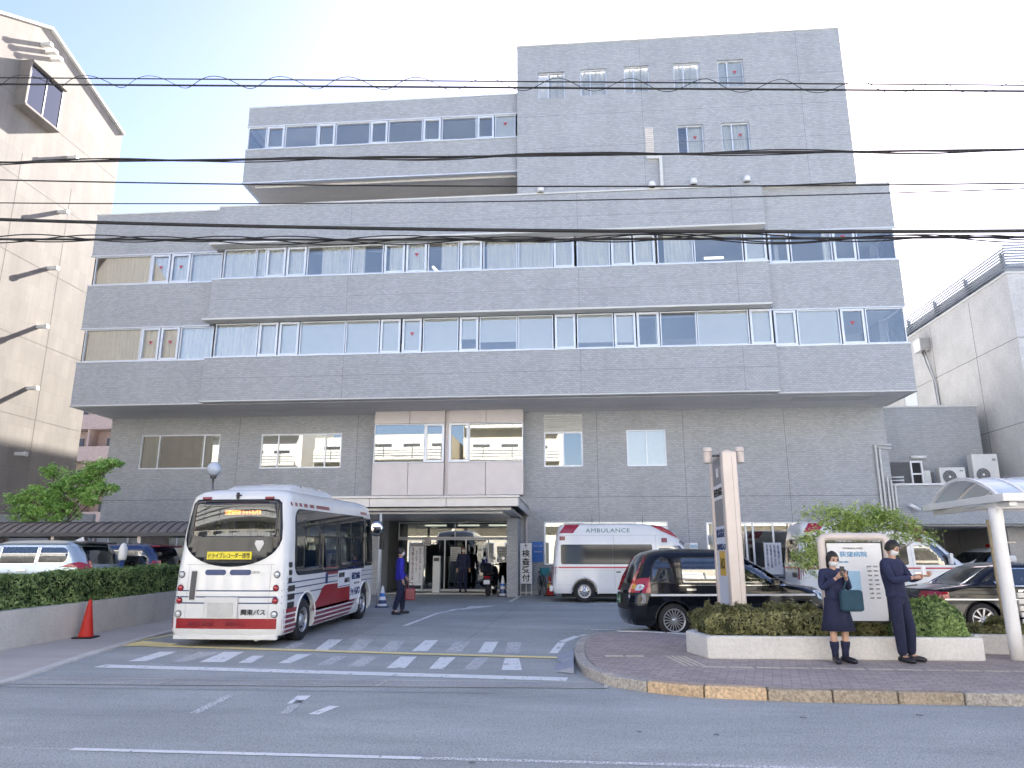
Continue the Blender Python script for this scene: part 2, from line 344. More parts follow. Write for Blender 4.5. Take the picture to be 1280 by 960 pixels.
# left footpath with a pale edging strip
LP = [(-7.35, 9.2), (-7.82, 11.07), (-8.2, 12.45), (-8.42, 13.7), (-8.52, 14.4), (-8.62, 15.6), (-8.8, 19.0), (-9.0, 24)]
LP0 = [(-40, 5.6), (-14, 7.2), (-9.6, 8.2)]
struct(drape('footpath', LP0 + LP + [(-10.1, 24), (-10.1, 10.2), (-12, 9.4), (-40, 8.2)], M['walk_asphalt'], .022))
EE = LP0 + LP
def offset_line(pts, d):
    out = []
    for i, p in enumerate(pts):
        a = Vector(pts[max(i - 1, 0)]); b = Vector(pts[min(i + 1, len(pts) - 1)]); t = (b - a).normalized(); out.append((p[0] + t.y * d, p[1] - t.x * d))
    return out
def kerb_mesh(pts, w, h, name, m, base=-.05, mats=None, gap=.012, seglen=.6, jit=.0):
    """kerb stones laid along a line, inner edge on pts, to the left of travel"""
    mb = MB(); inner = offset_line(pts, -w)
    # resample
    L = [0]
    for a, b in zip(pts, pts[1:]): L.append(L[-1] + (Vector(b) - Vector(a)).length)
    def at(line, s):
        for i in range(len(L) - 1):
            if s <= L[i + 1] + 1e-6:
                t = (s - L[i]) / (L[i + 1] - L[i]); return (line[i][0] * (1 - t) + line[i + 1][0] * t, line[i][1] * (1 - t) + line[i + 1][1] * t)
        return line[-1]
    n = max(1, round(L[-1] / seglen)); rnd = random.Random(3)
    for k in range(n):
        s0 = L[-1] * k / n + gap / 2; s1 = L[-1] * (k + 1) / n - gap / 2; hh = h + rnd.uniform(-jit, jit)
        q = [at(pts, s0), at(pts, (s0 + s1) / 2), at(pts, s1), at(inner, s1), at(inner, (s0 + s1) / 2), at(inner, s0)]
        mi = mats(k, n) if mats else 0
        mb.prism([(p[0], p[1]) for p in q], lambda p: gz(p[1]) + base, lambda p: gz(p[1]) + hh, mi)
    return mb
kb = kerb_mesh(EE, .16, .035, '', None, seglen=1.2); struct(kb.build('kerb_edging', M['conc'], bevel=.008))
# right footpath: island with rounded nose
NOSE = [(30, 8.9), (4.92, 9.10), (2.51, 9.13), (1.40, 9.32), (.85, 9.60), (.37, 10.02), (.12, 10.7), (.0, 11.4), (-.06, 12.4), (-.03, 13.6), (.10, 14.6), (.35, 15.2), (.8, 15.45)]
BACK = [(1.4, 15.35), (2.0, 15.0), (30, 15.0)]
W_ = .17
inner = offset_line(NOSE, W_)  # towards the island
poly = [(p[0], p[1]) for p in inner] + BACK
def raised(name, pts, m, h):
    o = drape(name, pts, m, h); return o
struct(drape('paved_footpath', poly, M['pavers'], .125))
mb = MB()
kcol = lambda k, n: 1 if k in (39, 40, 41) else 0
kb = kerb_mesh(list(reversed(NOSE))[::-1][::-1], .17, .128, '', None, seglen=.75, mats=None, jit=.006)
kb2 = MB()
pts = list(NOSE)
kb = kerb_mesh([p for p in pts][::-1], .17, .13, '', None, seglen=.72, jit=.006, mats=lambda k, n: 1 if 9 <= k <= 10 else (2 if 10 < k <= 13 else 0))
struct(kb.build('kerb_stones', [M['kerb'], M['kerb_y'], speckle_mat('kerb_faded', (.34, .285, .22), .35, .25, .85, 35, bump=.6)], bevel=.02))
# back edge kerb of the island (low)
kb = kerb_mesh([(30, 15.17), (2.0, 15.17), (1.4, 15.5), (.8, 15.6)], .16, .13, '', None, seglen=1.0, jit=.004); struct(kb.build('kerb_back', M['conc'], bevel=.012))
# tactile strips, laid in the paving
tp = []
def strip(x0, y0, x1, y1, w, L=.3, gap=.03):
    a = Vector((x0, y0)); b = Vector((x1, y1)); d = (b - a); n = int(d.length / (L + gap)); d.normalize(); nn = Vector((-d.y, d.x)) * w / 2
    for k in range(n):
        p = a + d * k * (L + gap); q = p + d * L
        tp.append([tuple(p - nn), tuple(q - nn), tuple(q + nn), tuple(p + nn)])
strip(.42, 11.95, 1.35, 12.0, .16, .28, .04); 
for k in range(4): strip(1.36 + k * .085, 12.05, 1.52 + k * .085, 10.95, .045, 1.08, .02)
strip(1.72, 10.92, 14, 10.62, .14, .32, .05)
struct(drape_many('tactile_paving', tp, M['tactile'], .130))
# rubber ramp wedge against the kerb nose
mb = MB(); 
for (y0, y1) in ((10.95, 12.0), (12.02, 13.05)):
    mb.add([(-.34, y0 + .2, .006), (-.06, y0, .006), (-.06, y0, .10), (-.36, y1 - .15, .006), (-.07, y1, .006), (-.07, y1, .10)], [(0, 2, 5, 3), (0, 1, 2), (3, 5, 4), (0, 3, 4, 1), (1, 4, 5, 2)])
o = mb.build('kerb_ramp', M['curb_blue'], bevel=.01); tag(o, 'blue grey rubber kerb ramp wedged against the rounded end of the kerb', 'kerb ramp')
# --------- drains and paving patches
struct(drape_many('drain_strip', [[(-7.4, 9.5), (.34, 9.83), (.39, 10.3), (-7.45, 9.97)]], speckle_mat('drain_concrete', (.36, .365, .36), .3, .2, .85, 40), .004))
struct(drape_many('drain_edge', [[(-7.4, 9.5), (.34, 9.83), (.34, 9.86), (-7.4, 9.53)], [(-7.45, 9.95), (.39, 10.28), (.39, 10.31), (-7.45, 9.98)], [(.31, 9.83), (.36, 9.83), (.41, 10.3), (.36, 10.3)], [(-2.6, 9.72), (-2.57, 9.72), (-2.53, 10.18), (-2.56, 10.18)], [(-5.5, 9.6), (-5.47, 9.6), (-5.43, 10.05), (-5.46, 10.05)]], M['conc'], .009))
# --------- road markings
mk = []; mk2 = []; my = []
def band(a, b, w, lst, n=1):
    a = Vector(a); b = Vector(b); d = (b - a).normalized(); nn = Vector((-d.y, d.x)) * w / 2; lst.append([tuple(a - nn), tuple(b - nn), tuple(b + nn), tuple(a + nn)])
band((-4.35, 6.44), (-1.3, 6.41), .085, mk); band((-1.3, 6.41), (14, 6.30), .075, mk2); band((-40, 6.7), (-4.35, 6.44), .02, mk2)
band((-7.25, 11.15), (-.15, 10.5), .30, mk)                       # stop line
band((-8.2, 13.62), (-.1, 12.62), .20, my)                         # yellow line across the mouth
band((-8.55, 14.15), (-8.05, 16.5), .12, my)
my.append([(-8.6, 13.4), (-7.55, 13.65), (-7.5, 13.85), (-8.4, 14.2)])
ZL = [[[-7.13, 11.66], [-6.84, 11.68], [-6.98, 12.88], [-7.29, 12.86]], [[-6.41, 11.67], [-6.2, 11.69], [-6.17, 12.95], [-6.59, 12.92]], [[-5.95, 11.67], [-5.56, 11.7], [-5.82, 12.98], [-6.17, 12.95]], [[-5.3, 11.63], [-5.09, 11.65], [-5.24, 12.5], [-5.44, 12.48]], [[-4.66, 11.64], [-4.47, 11.66], [-4.52, 12.77], [-4.79, 12.75]], [[-4.01, 11.53], [-3.79, 11.54], [-3.84, 12.57], [-4.06, 12.55]], [[-3.48, 11.4], [-3.24, 11.42], [-3.32, 12.56], [-3.58, 12.54]], [[-2.85, 11.29], [-2.57, 11.32], [-2.67, 12.62], [-2.94, 12.59]], [[-2.2, 11.27], [-1.99, 11.29], [-2.01, 12.57], [-2.27, 12.55]], [[-1.69, 11.27], [-1.48, 11.29], [-1.46, 12.57], [-1.68, 12.55]], [[-1.12, 11.24], [-0.82, 11.27], [-0.96, 12.57], [-1.19, 12.54]]]
ZU = [[[-5.28, 13.42], [-5.09, 13.43], [-5.18, 14.29], [-5.42, 14.27]], [[-4.66, 13.27], [-4.42, 13.28], [-4.61, 14.74], [-4.89, 14.72]], [[-4.06, 13.26], [-3.82, 13.28], [-4.0, 14.79], [-4.31, 14.76]], [[-3.46, 13.21], [-3.17, 13.23], [-3.33, 14.6], [-3.62, 14.57]], [[-2.9, 13.25], [-2.63, 13.27], [-2.71, 14.76], [-2.97, 14.74]], [[-2.31, 13.24], [-2.03, 13.26], [-2.06, 14.63], [-2.34, 14.61]], [[-1.72, 13.19], [-1.48, 13.21], [-1.51, 14.61], [-1.77, 14.59]], [[-1.26, 13.23], [-1.01, 13.24], [-1.07, 14.59], [-1.32, 14.57]]]
for k, q in enumerate(ZL): (mk if k in (0, 2, 3, 4, 7, 8, 10) else mk2).append([tuple(p) for p in q])
for k, q in enumerate(ZU): (mk if k in (1, 4, 6) else mk2).append([tuple(p) for p in q])
band((-4.06, 7.95), (-4.15, 9.0), .11, mk2); band((-3.1, 8.02), (-3.2, 8.75), .10, mk2); band((-3.2, 8.55), (-3.26, 9.03), .16, mk); band((-2.78, 8.0), (-2.70, 8.45), .12, mk)
# turning arrow in front of the entrance
for a, b, w in (((-3.95, 17.2), (-3.75, 20.3), .12), ((-3.75, 20.3), (-3.35, 21.6), .13), ((-3.6, 21.3), (-2.85, 22.3), .16)): band(a, b, w, mk)
mk.append([(-3.3, 21.2), (-2.4, 22.75), (-3.2, 22.5)])
band((-2.15, 24.2), (-2.0, 27.2), .12, mk); band((-2.1, 24.25), (4.5, 23.2), .10, mk)
band((-2.1, 24.9), (1, 24.6), .07, mk2)
# hatched line round the nose
for k in range(7):
    a = -2.6 + k * .0
for a, b, w in (((-.42, 13.2), (-.3, 14.6), .15), ((-.3, 14.7), (0, 15.6), .15), ((.05, 15.7), (.6, 16.05), .15), ((.7, 16.1), (1.5, 16.3), .12), ((.9, 15.75), (3.5, 15.7), .08), ((.3, 16.7), (1.6, 17.0), .1)): band(a, b, w, mk)
struct(drape_many('road_marking_white', mk, M['paint'], .005)); struct(drape_many('road_marking_worn', mk2, M['paint_worn'], .005)); struct(drape_many('road_marking_yellow', my, M['paint_y'], .010))
# patched asphalt seams
struct(drape_many('asphalt_patch', [[(-7.6, 13.3), (-4.5, 13.2), (-4.6, 24.5), (-8.4, 24.5)]], speckle_mat('asphalt_patch', (.31, .325, .328), .42, .2, .85, 60), .0035))

seams = [[(-40, 9.28), (-7, 9.28), (-1, 9.36), (-1, 9.38), (-7, 9.30), (-40, 9.30)], [(-2.2, 14.2), (-2.175, 14.2), (-1.7, 24.6), (-1.73, 24.6)]]
struct(drape_many('asphalt_seam', seams, speckle_mat('seam_tar', (.26, .275, .275), .3, .3, .7, 30), .0065))
rs = random.Random(12); blots = []
for k in range(12):
    cx, cy, rr = rs.uniform(-3, 6), rs.uniform(5.2, 8.6), rs.uniform(.015, .04)
    blots.append([(cx + rr * rs.uniform(.6, 1.2) * math.cos(a * PI / 5), cy + rr * rs.uniform(.6, 1.2) * 1.3 * math.sin(a * PI / 5)) for a in range(10)])
struct(drape_many('oil_stain', blots, paint_mat('oil_stain', (.22, .23, .24), .45, 5, .2), .0075))
# ================================================================ HOSPITAL
HOS = thing('hospital_building', 'wide grey tiled hospital with overhanging window floors and a tower block', 'hospital', (-4, 25.4, 0))
def hp(mb, name, m, bevel=0, label=None):      # geometry is given in world coordinates
    o = mb.build(name, m, None, bevel=bevel, label=label); o.parent = HOS; o.location = (4, -25.4, 0); return o
def wall_holes(mb, x0, x1, z0, z1, Y, d, holes, m=0):
    xs = sorted({x0, x1, *[h[0] for h in holes], *[h[1] for h in holes]}); zs = sorted({z0, z1, *[h[2] for h in holes], *[h[3] for h in holes]})
    def inh(x, z): return any(h[0] < x < h[1] and h[2] < z < h[3] for h in holes)
    for a, b in zip(xs, xs[1:]):
        for c, e in zip(zs, zs[1:]):
            if not inh((a + b) / 2, (c + e) / 2): mb.quad((a, Y, c), (b, Y, c), (b, Y, e), (a, Y, e), m)
    for h in holes:
        a, b, c, e = h[:4]
        mb.quad((a, Y, c), (a, Y + d, c), (a, Y + d, e), (a, Y, e), m); mb.quad((b, Y, c), (b, Y, e), (b, Y + d, e), (b, Y + d, c), m)
        mb.quad((a, Y, c), (b, Y, c), (b, Y + d, c), (a, Y + d, c), m); mb.quad((a, Y, e), (a, Y + d, e), (b, Y + d, e), (b, Y, e), m)
XL, XR = -19.0, 11.8; YF, YC, YB = 25.4, 25.15, 29.2
CX0, CX1 = -13.75, 7.15       # projecting centre
ZB = [7.22, 8.88, 10.28, 12.02, 13.32, 15.05]
# solid bands of tile (floors), with the centre standing proud
def bandbox(name, z0, z1, zc0=None, zc1=None):
    mb = MB(); mb.box(XL, YF, z0, XR, YB, z1); mb.box(CX0, YC, zc0 or z0 + .003, CX1, YF + .02, zc1 or z1 + .003); return hp(mb, name, M['brick'])
bandbox('spandrel_wall', ZB[0], ZB[1], ZB[0] + .03); bandbox('spandrel_wall', ZB[2], ZB[3]); bandbox('parapet_wall', ZB[4], ZB[5])
mb = MB(); mb.box(XL + .01, 29.0, ZB[0], XR - .01, 56, ZB[5] - .15); mb.box(XL + .02, 40, ZB[5] - .15, XR - .02, 56, 19.5); hp(mb, 'rear_shade_block', M['brick_back'])  # unseen bulk, its raised back added to shade the beige side wall
mb = MB()
for z0, z1 in ((ZB[1], ZB[2]), (ZB[3], ZB[4])):
    mb.box(XL + .25, 28.6, z0 - .01, XR - .25, 28.9, z1 + .01)
    for x in (-15.2, -10.5, -6.2, -1.4, 3.1, 7.6): mb.box(x, 25.9, z0 - .01, x + .15, 28.65, z1 + .01)
hp(mb, 'room_partition', M['room'])
mb = MB()
for z1 in (ZB[2], ZB[4]):
    mb.box(XL + .3, 25.9, z1 - .03, XR - .3, 28.6, z1 - .004)
hp(mb, 'ceiling_panel', M['blind'])
# white drip edges and eave ledges
mb = MB()
mb.box(XL - .03, YF - .04, ZB[0] - .045, CX0, YF + .1, ZB[0] - .002); mb.box(CX1, YF - .04, ZB[0] - .045, XR + .03, YF + .1, ZB[0] - .002); mb.box(CX0 - .02, YC - .05, ZB[0] - .02, CX1 + .02, YC + .1, ZB[0] + .027)
mb.box(XL - .03, YF, ZB[0] - .045, XL + .03, 28, ZB[0] - .002); mb.box(XR - .03, YF, ZB[0] - .045, XR + .03, 28, ZB[0] - .002)
for z in (ZB[5],): mb.box(XL - .03, YF - .03, z + .001, CX0, YF + .25, z + .06); mb.box(CX0, YC - .03, z + .004, 5.9, YC + .3, z + .07); mb.box(5.9, YF - .03, z + .001, XR + .03, YF + .25, z + .06)
hp(mb, 'drip_edge', M['offwhite'], .006)
mb = MB()
for z in (ZB[2], ZB[4]): mb.box(CX0 - .05, YC - .42, z - .02, CX1 - .1, YC + .05, z + .055)
hp(mb, 'eave_ledge', M['offwhite'], .01)
mb = MB()
for z in (ZB[2], ZB[4]): mb.box(XL - .02, YF - .035, z - .045, CX0 - .06, YF + .08, z - .002); mb.box(CX1 - .05, YF - .035, z - .045, XR + .02, YF + .08, z - .002)
for z in (ZB[1], ZB[3]): mb.box(XL - .01, YF - .03, z + .003, CX0 - .02, YF + .1, z + .05); mb.box(CX0 - .02, YC - .035, z + .006, CX1 + .02, YC + .1, z + .055); mb.box(CX1 + .02, YF - .03, z + .003, XR + .01, YF + .1, z + .05)
hp(mb, 'window_rail', M['alu'], .005)
# soffit
mb = MB(); mb.box(XL + .06, YF + .12, ZB[0] - .03, XR - .06, 28.05, ZB[0] - .003); hp(mb, 'soffit', M['soffit'])
mb = MB(); mb.box(7.9, 25.9, ZB[0] - .05, 10.6, 26.7, ZB[0] - .032); mb.box(XL + .1, 26.6, ZB[0] - .036, XR - .1, 26.63, ZB[0] - .032); hp(mb, 'soffit_panel', M['conc'])
def px2X(px, py, Y):
    F=906.; P=R(13.5); Yw=R(4.9); cp,sp,cy,sy=math.cos(P),math.sin(P),math.cos(Yw),math.sin(Yw)
    a=(px-640)/F; b=(480-py)/F; d=(-sy*cp+a*cy+b*sy*sp, cy*cp+a*sy-b*cy*sp); return d[0]*Y/d[1]
def wavy(mb, x0, x1, z0, z1, Y, amp=.03, m=0):
    n = max(4, int((x1 - x0) / .035)); rnd = random.Random(int(x0 * 100)); ph = rnd.random() * 6; fr = rnd.uniform(34, 48)
    vs = []
    for i in range(n + 1):
        x = x0 + (x1 - x0) * i / n; y = Y + amp * math.sin(fr * x + ph) + amp * .6 * math.sin(fr * .37 * x + 2 * ph); vs += [(x, y, z0), (x, y, z1)]
    mb.add(vs, [(2 * i, 2 * i + 2, 2 * i + 3, 2 * i + 1) for i in range(n)], m, True)
def window(x0, x1, z0, z1, Y, kind='f', content=None, tri=None, glass='glass', parent_obj=None, fw=None, mull=(), proud=.03, label=None):
    """one framed light: window (frame) > pane, curtain or blind, red rescue triangle"""
    fw = fw or (.085 if kind == 'c' else .038); mb = MB(); y0 = Y - (proud if kind == 'c' else .008); y1 = Y + .07
    mb.box(x0, y0, z0, x1, y1, z0 + fw); mb.box(x0, y0, z1 - fw, x1, y1, z1); mb.box(x0, y0, z0 + fw, x0 + fw, y1, z1 - fw); mb.box(x1 - fw, y0, z0 + fw, x1, y1, z1 - fw)
    for q in mull: mb.box(q - fw / 2, y0 + .004, z0 + fw, q + fw / 2, y1 - .004, z1 - fw)
    w = hp(mb, 'window', M['alu'], .006 if kind == 'c' else 0)
    if label: w['label'] = label
    g = MB(); g.box(x0 + fw * .5, Y + .028, z0 + fw * .5, x1 - fw * .5, Y + .036, z1 - fw * .5); p = g.build('pane', M[glass]); p.parent = w
    W = x1 - x0
    for it in (content or []):
        t = it[0]
        if t == 'C': q = MB(); wavy(q, x0 + W * it[1] + .02, x0 + W * it[2] - .02, z0 - .02, z1 + .0, Y + .16); q.build('curtain', M['curtain'], w)
        if t == 'B': q = MB(); zz = z1 - (z1 - z0) * it[1]; q.box(x0 + .02, Y + .10, zz, x1 - .02, Y + .106, z1); q.box(x0 + .02, Y + .095, zz - .02, x1 - .02, Y + .112, zz); q.build('blind', M['blind'], w)
        if t == 'S': q = MB(); cx, cz, ww = x0 + W * it[1], z0 + (z1 - z0) * it[2], it[3]; q.tube([(cx - ww / 2, Y + .5, cz), (cx + ww / 2, Y + .5, cz + it[4])], .05, 8); q.build('ceiling_tube', M['lit'], w)
    if tri:
        q = MB(); cx, cz, s = x0 + W * .5, z0 + (z1 - z0) * tri, .085
        q.prismY([(cx - s, cz + s * .8), (cx + s, cz + s * .8), (cx, cz - s * .9)], Y + .022, Y + .026); q.build('rescue_sticker', M['tri'], w)
    return w
Cc = [('C', 0, 1)]; Bb = [('B', 1)]
A = [  # lower strip, pixel edges at mid height
 (104,175,'f',Cc,0),(175.5,198.6,'c',Cc,.55),(199.6,223.2,'c',Cc,.55),(224,265.5,'f',Cc,0),(267.5,321.5,'f',Cc,0),(322.6,346.6,'c',Cc,0),(348,373,'c',[('B',.92)],0),(374,431,'f',[('B',.97)],0),(431.6,474,'f',[('B',.99)],0),(475,500.5,'c',Bb,0),(502.4,527,'c',Bb,.55),(528.4,573,'f',Bb,0),(574.2,598.2,'c',[('B',.62)],0),(599.2,647,'f',[('B',.72)],0),(647.4,692,'f',Bb,0),(693.6,720,'c',Bb,0),(721.5,767.5,'f',[('B',.8)],0),(768.2,795.4,'c',[('B',.82)],0),(796.5,825,'c',[('B',.04)],0),(826,872,'f',[],0),(872.5,937.5,'f',Bb,0),(938.5,967,'c',Bb,0),(968.6,997,'c',Bb,0),(998.2,1051.5,'f',Bb,0),(1052.5,1083,'c',[],.6),(1084,1139,'f',[],0)]
B_ = [(118,188,'f',Cc,0),(188.6,212,'c',Cc,.55),(213.4,237.2,'c',Cc,.55),(238,277.4,'f',Cc,0),(278.6,319,'f',Cc,0),(319.4,332,'f',Cc,0),(332.6,356.8,'c',Cc,0),(358,382.6,'c',Cc,0),(383.4,438,'f',[('C',.3,1)],0),(438.8,479,'f',[('C',0,.42)],0),(480,506,'c',[('C',.2,1)],0),(507.4,533.6,'c',Cc,.6),(534.6,574,'f',[('C',.4,1),('S',.18,.35,.25,-.28)],0),(574.8,603,'c',Cc,0),(604,647,'f',[('C',.08,1)],0),(647.4,691.4,'f',Cc,0),(692,718,'c',Cc,0),(721,763,'f',Cc,0),(764,790.4,'c',Cc,0),(792,819.4,'c',Cc,0),(822,867.2,'f',[('C',.18,1)],0),(868,929.8,'f',[('B',.12),('S',.45,.32,.7,0)],0),(931,959,'c',Bb,0),(961,987,'c',[],0),(988.6,1041,'f',[('C',.8,1)],0),(1042,1070.6,'c',[],.78),(1072,1124.5,'f',[],0)]
for rows, z0, z1, pyA, pyB in ((A, ZB[1] + .055, ZB[2] - .05, 433, 410), (B_, ZB[3] + .055, ZB[4] - .05, 338, 308)):
    for (a, b, k, cont, tri) in rows:
        ctr = 266 < a < 960; Y = YC if ctr else YF
        py = pyA + (pyB - pyA) * (a - 100) / 1040
        x0, x1 = px2X(a, py, Y), px2X(b, py, Y)
        x0 = max(x0, XL + .06); x1 = min(x1, XR - .06)
        window(x0, x1 - .012, z0, z1, Y + .03, k, cont, tri)
# glazed returns at both ends
for x, s in ((XL + .05, 1), (XR - .05, -1)):
    for z0, z1 in ((ZB[1] + .055, ZB[2] - .05), (ZB[3] + .055, ZB[4] - .05)):
        mb = MB(); mb.box(x, YF + .12, z0, x + s * .05, YF + 1.5, z0 + .04); mb.box(x, YF + .12, z1 - .04, x + s * .05, YF + 1.5, z1); mb.box(x, YF + 1.45, z0, x + s * .05, YF + 1.5, z1)
        w = hp(mb, 'window', M['alu']); g = MB(); g.box(x + s * .02, YF + .12, z0 + .02, x + s * .03, YF + 1.48, z1 - .02); p = g.build('pane', M['glass']); p.parent = w
        mb = MB(); mb.box(x, YF + 1.5, z0 - .08, x + s * .3, YB, z1 + .06); hp(mb, 'end_wall', M['brick'])
# ---------------------------------------------------------------- lower storeys (set back)
YW = 28.0
LW = [(-17.66, -14.28, 5.1, 6.5, (-16.87, -14.96)), (-12.57, -9.22, 5.08, 6.47, (-11.85, -9.9)), (-1.15, .35, 5.03, 7.08, (-.4,)), (2.04, 3.54, 5.02, 6.43, (2.8,)), (-1.18, 3.46, 1.35, 2.94, (.35, 1.9)), (4.85, 10.3, 1.2, 2.9, (5.35, 6.3, 6.55, 7.28, 7.95, 9.0))]
ENT = (-7.2, -2.45, .0, 3.06)
GW = [(-18.6 + 2.05 * k, -16.9 + 2.05 * k, 1.15, 2.55, ()) for k in range(5)]
mb = MB(); wall_holes(mb, -19.0, 11.7, -.2, ZB[0], YW, .14, [h[:4] for h in LW] + [h[:4] for h in GW] + [ENT]); mb.box(-19.0, YW + 6, -.2, 11.7, 46, ZB[0]); mb.quad((-19, YW, -.2), (-19, YW + 6, -.2), (-19, YW + 6, ZB[0]), (-19, YW, ZB[0])); mb.quad((11.7, YW, -.2), (11.7, YW + 6, -.2), (11.7, YW + 6, ZB[0]), (11.7, YW, ZB[0]))
hp(mb, 'lower_wall', M['brick'])
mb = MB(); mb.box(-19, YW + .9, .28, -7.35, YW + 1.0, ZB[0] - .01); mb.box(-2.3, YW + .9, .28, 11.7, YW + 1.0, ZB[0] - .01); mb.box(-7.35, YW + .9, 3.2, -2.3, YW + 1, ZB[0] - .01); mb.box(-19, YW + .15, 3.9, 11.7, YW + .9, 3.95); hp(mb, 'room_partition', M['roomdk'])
for i, (x0, x1, z0, z1, mu) in enumerate(LW):
    cont = {0: [('C', 0, .24), ('C', .74, 1)], 2: [], 3: Bb, 4: [('C', 0, .3), ('B', .2)], 5: [('B', .95)]}.get(i, [])
    gl = 'glass' if i in (3,) else 'glass_lo'
    if i == 2:
        window(x0, x1, z0, 6.38, YW + .05, 'f', [], 0, gl, fw=.05, mull=mu); m2 = MB()
        m2.box(x0, YW + .02, 6.38, x1, YW + .1, z1)
        for k in range(7): m2.prismX([(YW + .02, 6.42 + k * .09), (YW - .02, 6.44 + k * .09), (YW + .02, 6.49 + k * .09)], x0 + .04, x1 - .04)
        hp(m2, 'louvre', M['offwhite'])
    elif i == 5: window(x0, x1, z0, z1, YW + .05, 'f', [('C', .1, .16)] + [('C', .0, .1)], 0, 'glass', fw=.06, mull=mu)
    else: window(x0, x1, z0, z1, YW + .05, 'f', cont, 0, gl, fw=.05, mull=mu)
for (x0, x1, z0, z1, mu) in GW: window(x0, x1, z0, z1, YW + .05, 'f', Bb, 0, 'glass', fw=.05, mull=((x0 + x1) / 2,))
# wall joints
mb = MB()
for x in (-13.5, -8.6, .9, 4.2, 8.0): mb.box(x, YW - .002, .3, x + .012, YW + .01, ZB[0] - .05)
mb.box(-19, YW - .002, 3.85, -8, YW + .01, 3.865); mb.box(-1.5, YW - .002, 3.85, 11.7, YW + .01, 3.865); hp(mb, 'wall_joint', M['darkgrey'])
# entrance bay with metal panels
YBAY = 27.4
for (a, b) in ((-7.75, -4.97), (-4.80, -1.92)):
    xm = (a + b) / 2
    for u, v in ((a, xm - .008), (xm + .008, b)):
        mb = MB(); mb.box(u, YBAY, 6.70, v, YW + .02, ZB[0] - .03); hp(mb, 'bay_panel', M['bay'], .008)
        mb = MB(); mb.box(u, YBAY - .02, 3.92, v, YW + .02, 5.16); hp(mb, 'bay_panel', M['bay'], .008)
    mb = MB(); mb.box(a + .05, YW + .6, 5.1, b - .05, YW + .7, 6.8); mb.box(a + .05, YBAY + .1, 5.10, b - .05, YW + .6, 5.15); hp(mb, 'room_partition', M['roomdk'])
for (a, b, k) in ((-7.75, -5.75, 'f'), (-5.74, -4.98, 'c'), (-4.80, -4.02, 'c'), (-4.01, -1.93, 'f')): window(a, b, 5.18, 6.69, YBAY + .04, k, [], 0, 'glass_lo', fw=.09 if k == 'c' else .03)
mb = MB(); mb.box(-1.97, YBAY + .1, 5.18, -1.93, YW, 6.69); mb.box(-7.74, YBAY + .1, 5.18, -7.70, YW, 6.69); hp(mb, 'bay_side_frame', M['alu'])
mb = MB(); mb.box(-4.965, YBAY + .15, 3.92, -4.805, YW + .02, ZB[0] - .03); hp(mb, 'bay_reveal', M['bay'])
# canopy
CY = 22.6
mb = MB(); xs = [-8.9, -6.45, -4.0, -1.74]
for a, b in zip(xs, xs[1:]): mb.box(a + .006, CY, 3.16, b - .006, CY + .05, 3.42)
for k in range(3): mb.box(-1.79, CY + .06 + k * 1.8, 3.16, -1.74, CY + .05 + (k + 1) * 1.8, 3.42)
mb.box(-8.9, CY + .055, 3.38, -1.8, YW + .02, 3.44); hp(mb, 'canopy_fascia', M['canopy'], .008)
mb = MB(); mb.box(-8.8, CY - .05, 3.425, -1.70, CY + .15, 3.50); mb.box(-1.9, CY + .15, 3.425, -1.70, YW, 3.50)
mb.box(-8.6, CY + .35, 3.06, -2.0, YW, 3.155); mb.box(-8.3, CY + .75, 2.98, -2.3, YW, 3.055); hp(mb, 'canopy_soffit', M['canopy'], .01)
mb = MB(); mb.box(-7.95, 27.2, .2, -7.2, YW + .01, 3.0); hp(mb, 'entrance_pier', M['brick']); mb = MB(); mb.box(-2.45, 26.4, .22, -2.06, YW + .01, 3.0); hp(mb, 'entrance_pier', M['brick'])
mb = MB(); mb.tube([(-1.85, 27.9, .3), (-1.85, 27.9, 3.4)], .04, 8); hp(mb, 'drain_pipe', M['pylon']); mb = MB(); mb.tube([(-6.95, 23.9, .2), (-6.95, 23.9, 3.0)], .05, 8); hp(mb, 'drain_pipe', M['pylon'])
# entrance lobby
YG = 29.3
mb = MB(); mb.box(-7.2, YG - 1.5, .27, -2.45, 33, .33); hp(mb, 'entrance_floor', M['conc'], 0)
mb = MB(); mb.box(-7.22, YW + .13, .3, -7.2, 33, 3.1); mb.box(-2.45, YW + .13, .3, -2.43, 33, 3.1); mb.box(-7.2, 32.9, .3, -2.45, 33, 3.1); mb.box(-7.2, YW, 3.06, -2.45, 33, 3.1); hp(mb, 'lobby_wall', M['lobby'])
def doorframe(x0, x1, z0, z1, parts, w=.05):
    mb = MB(); mb.box(x0, YG - .03, z1 - w, x1, YG + .05, z1); mb.box(x0, YG - .03, z0, x1, YG + .05, z0 + w * 1.6)
    for x in parts: mb.box(x - w / 2, YG - .025, z0 + w * 1.6, x + w / 2, YG + .045, z1 - w)
    return hp(mb, 'entrance_frame', M['alu'], .005)
doorframe(-7.1, -2.5, .33, 2.35, (-6.1, -5.2, -4.35, -3.45, -2.52)); doorframe(-7.1, -2.5, 2.36, 3.0, (-7.08, -4.8, -2.52), .04)
for a, b in ((-7.08, -5.22), (-5.18, -4.37)): 
    mb = MB(); mb.box(a, YG, .42, b, YG + .01, 2.3); hp(mb, 'door_pane', M['glass_dk'])
mb = MB(); mb.box(-4.33, YG + .02, .42, -2.54, YG + .03, 2.3); hp(mb, 'door_pane', M['glass_dk'])
mb = MB(); mb.box(-7.08, YG, 2.4, -2.54, YG + .01, 2.97); hp(mb, 'transom_pane', M['glass_lo'])
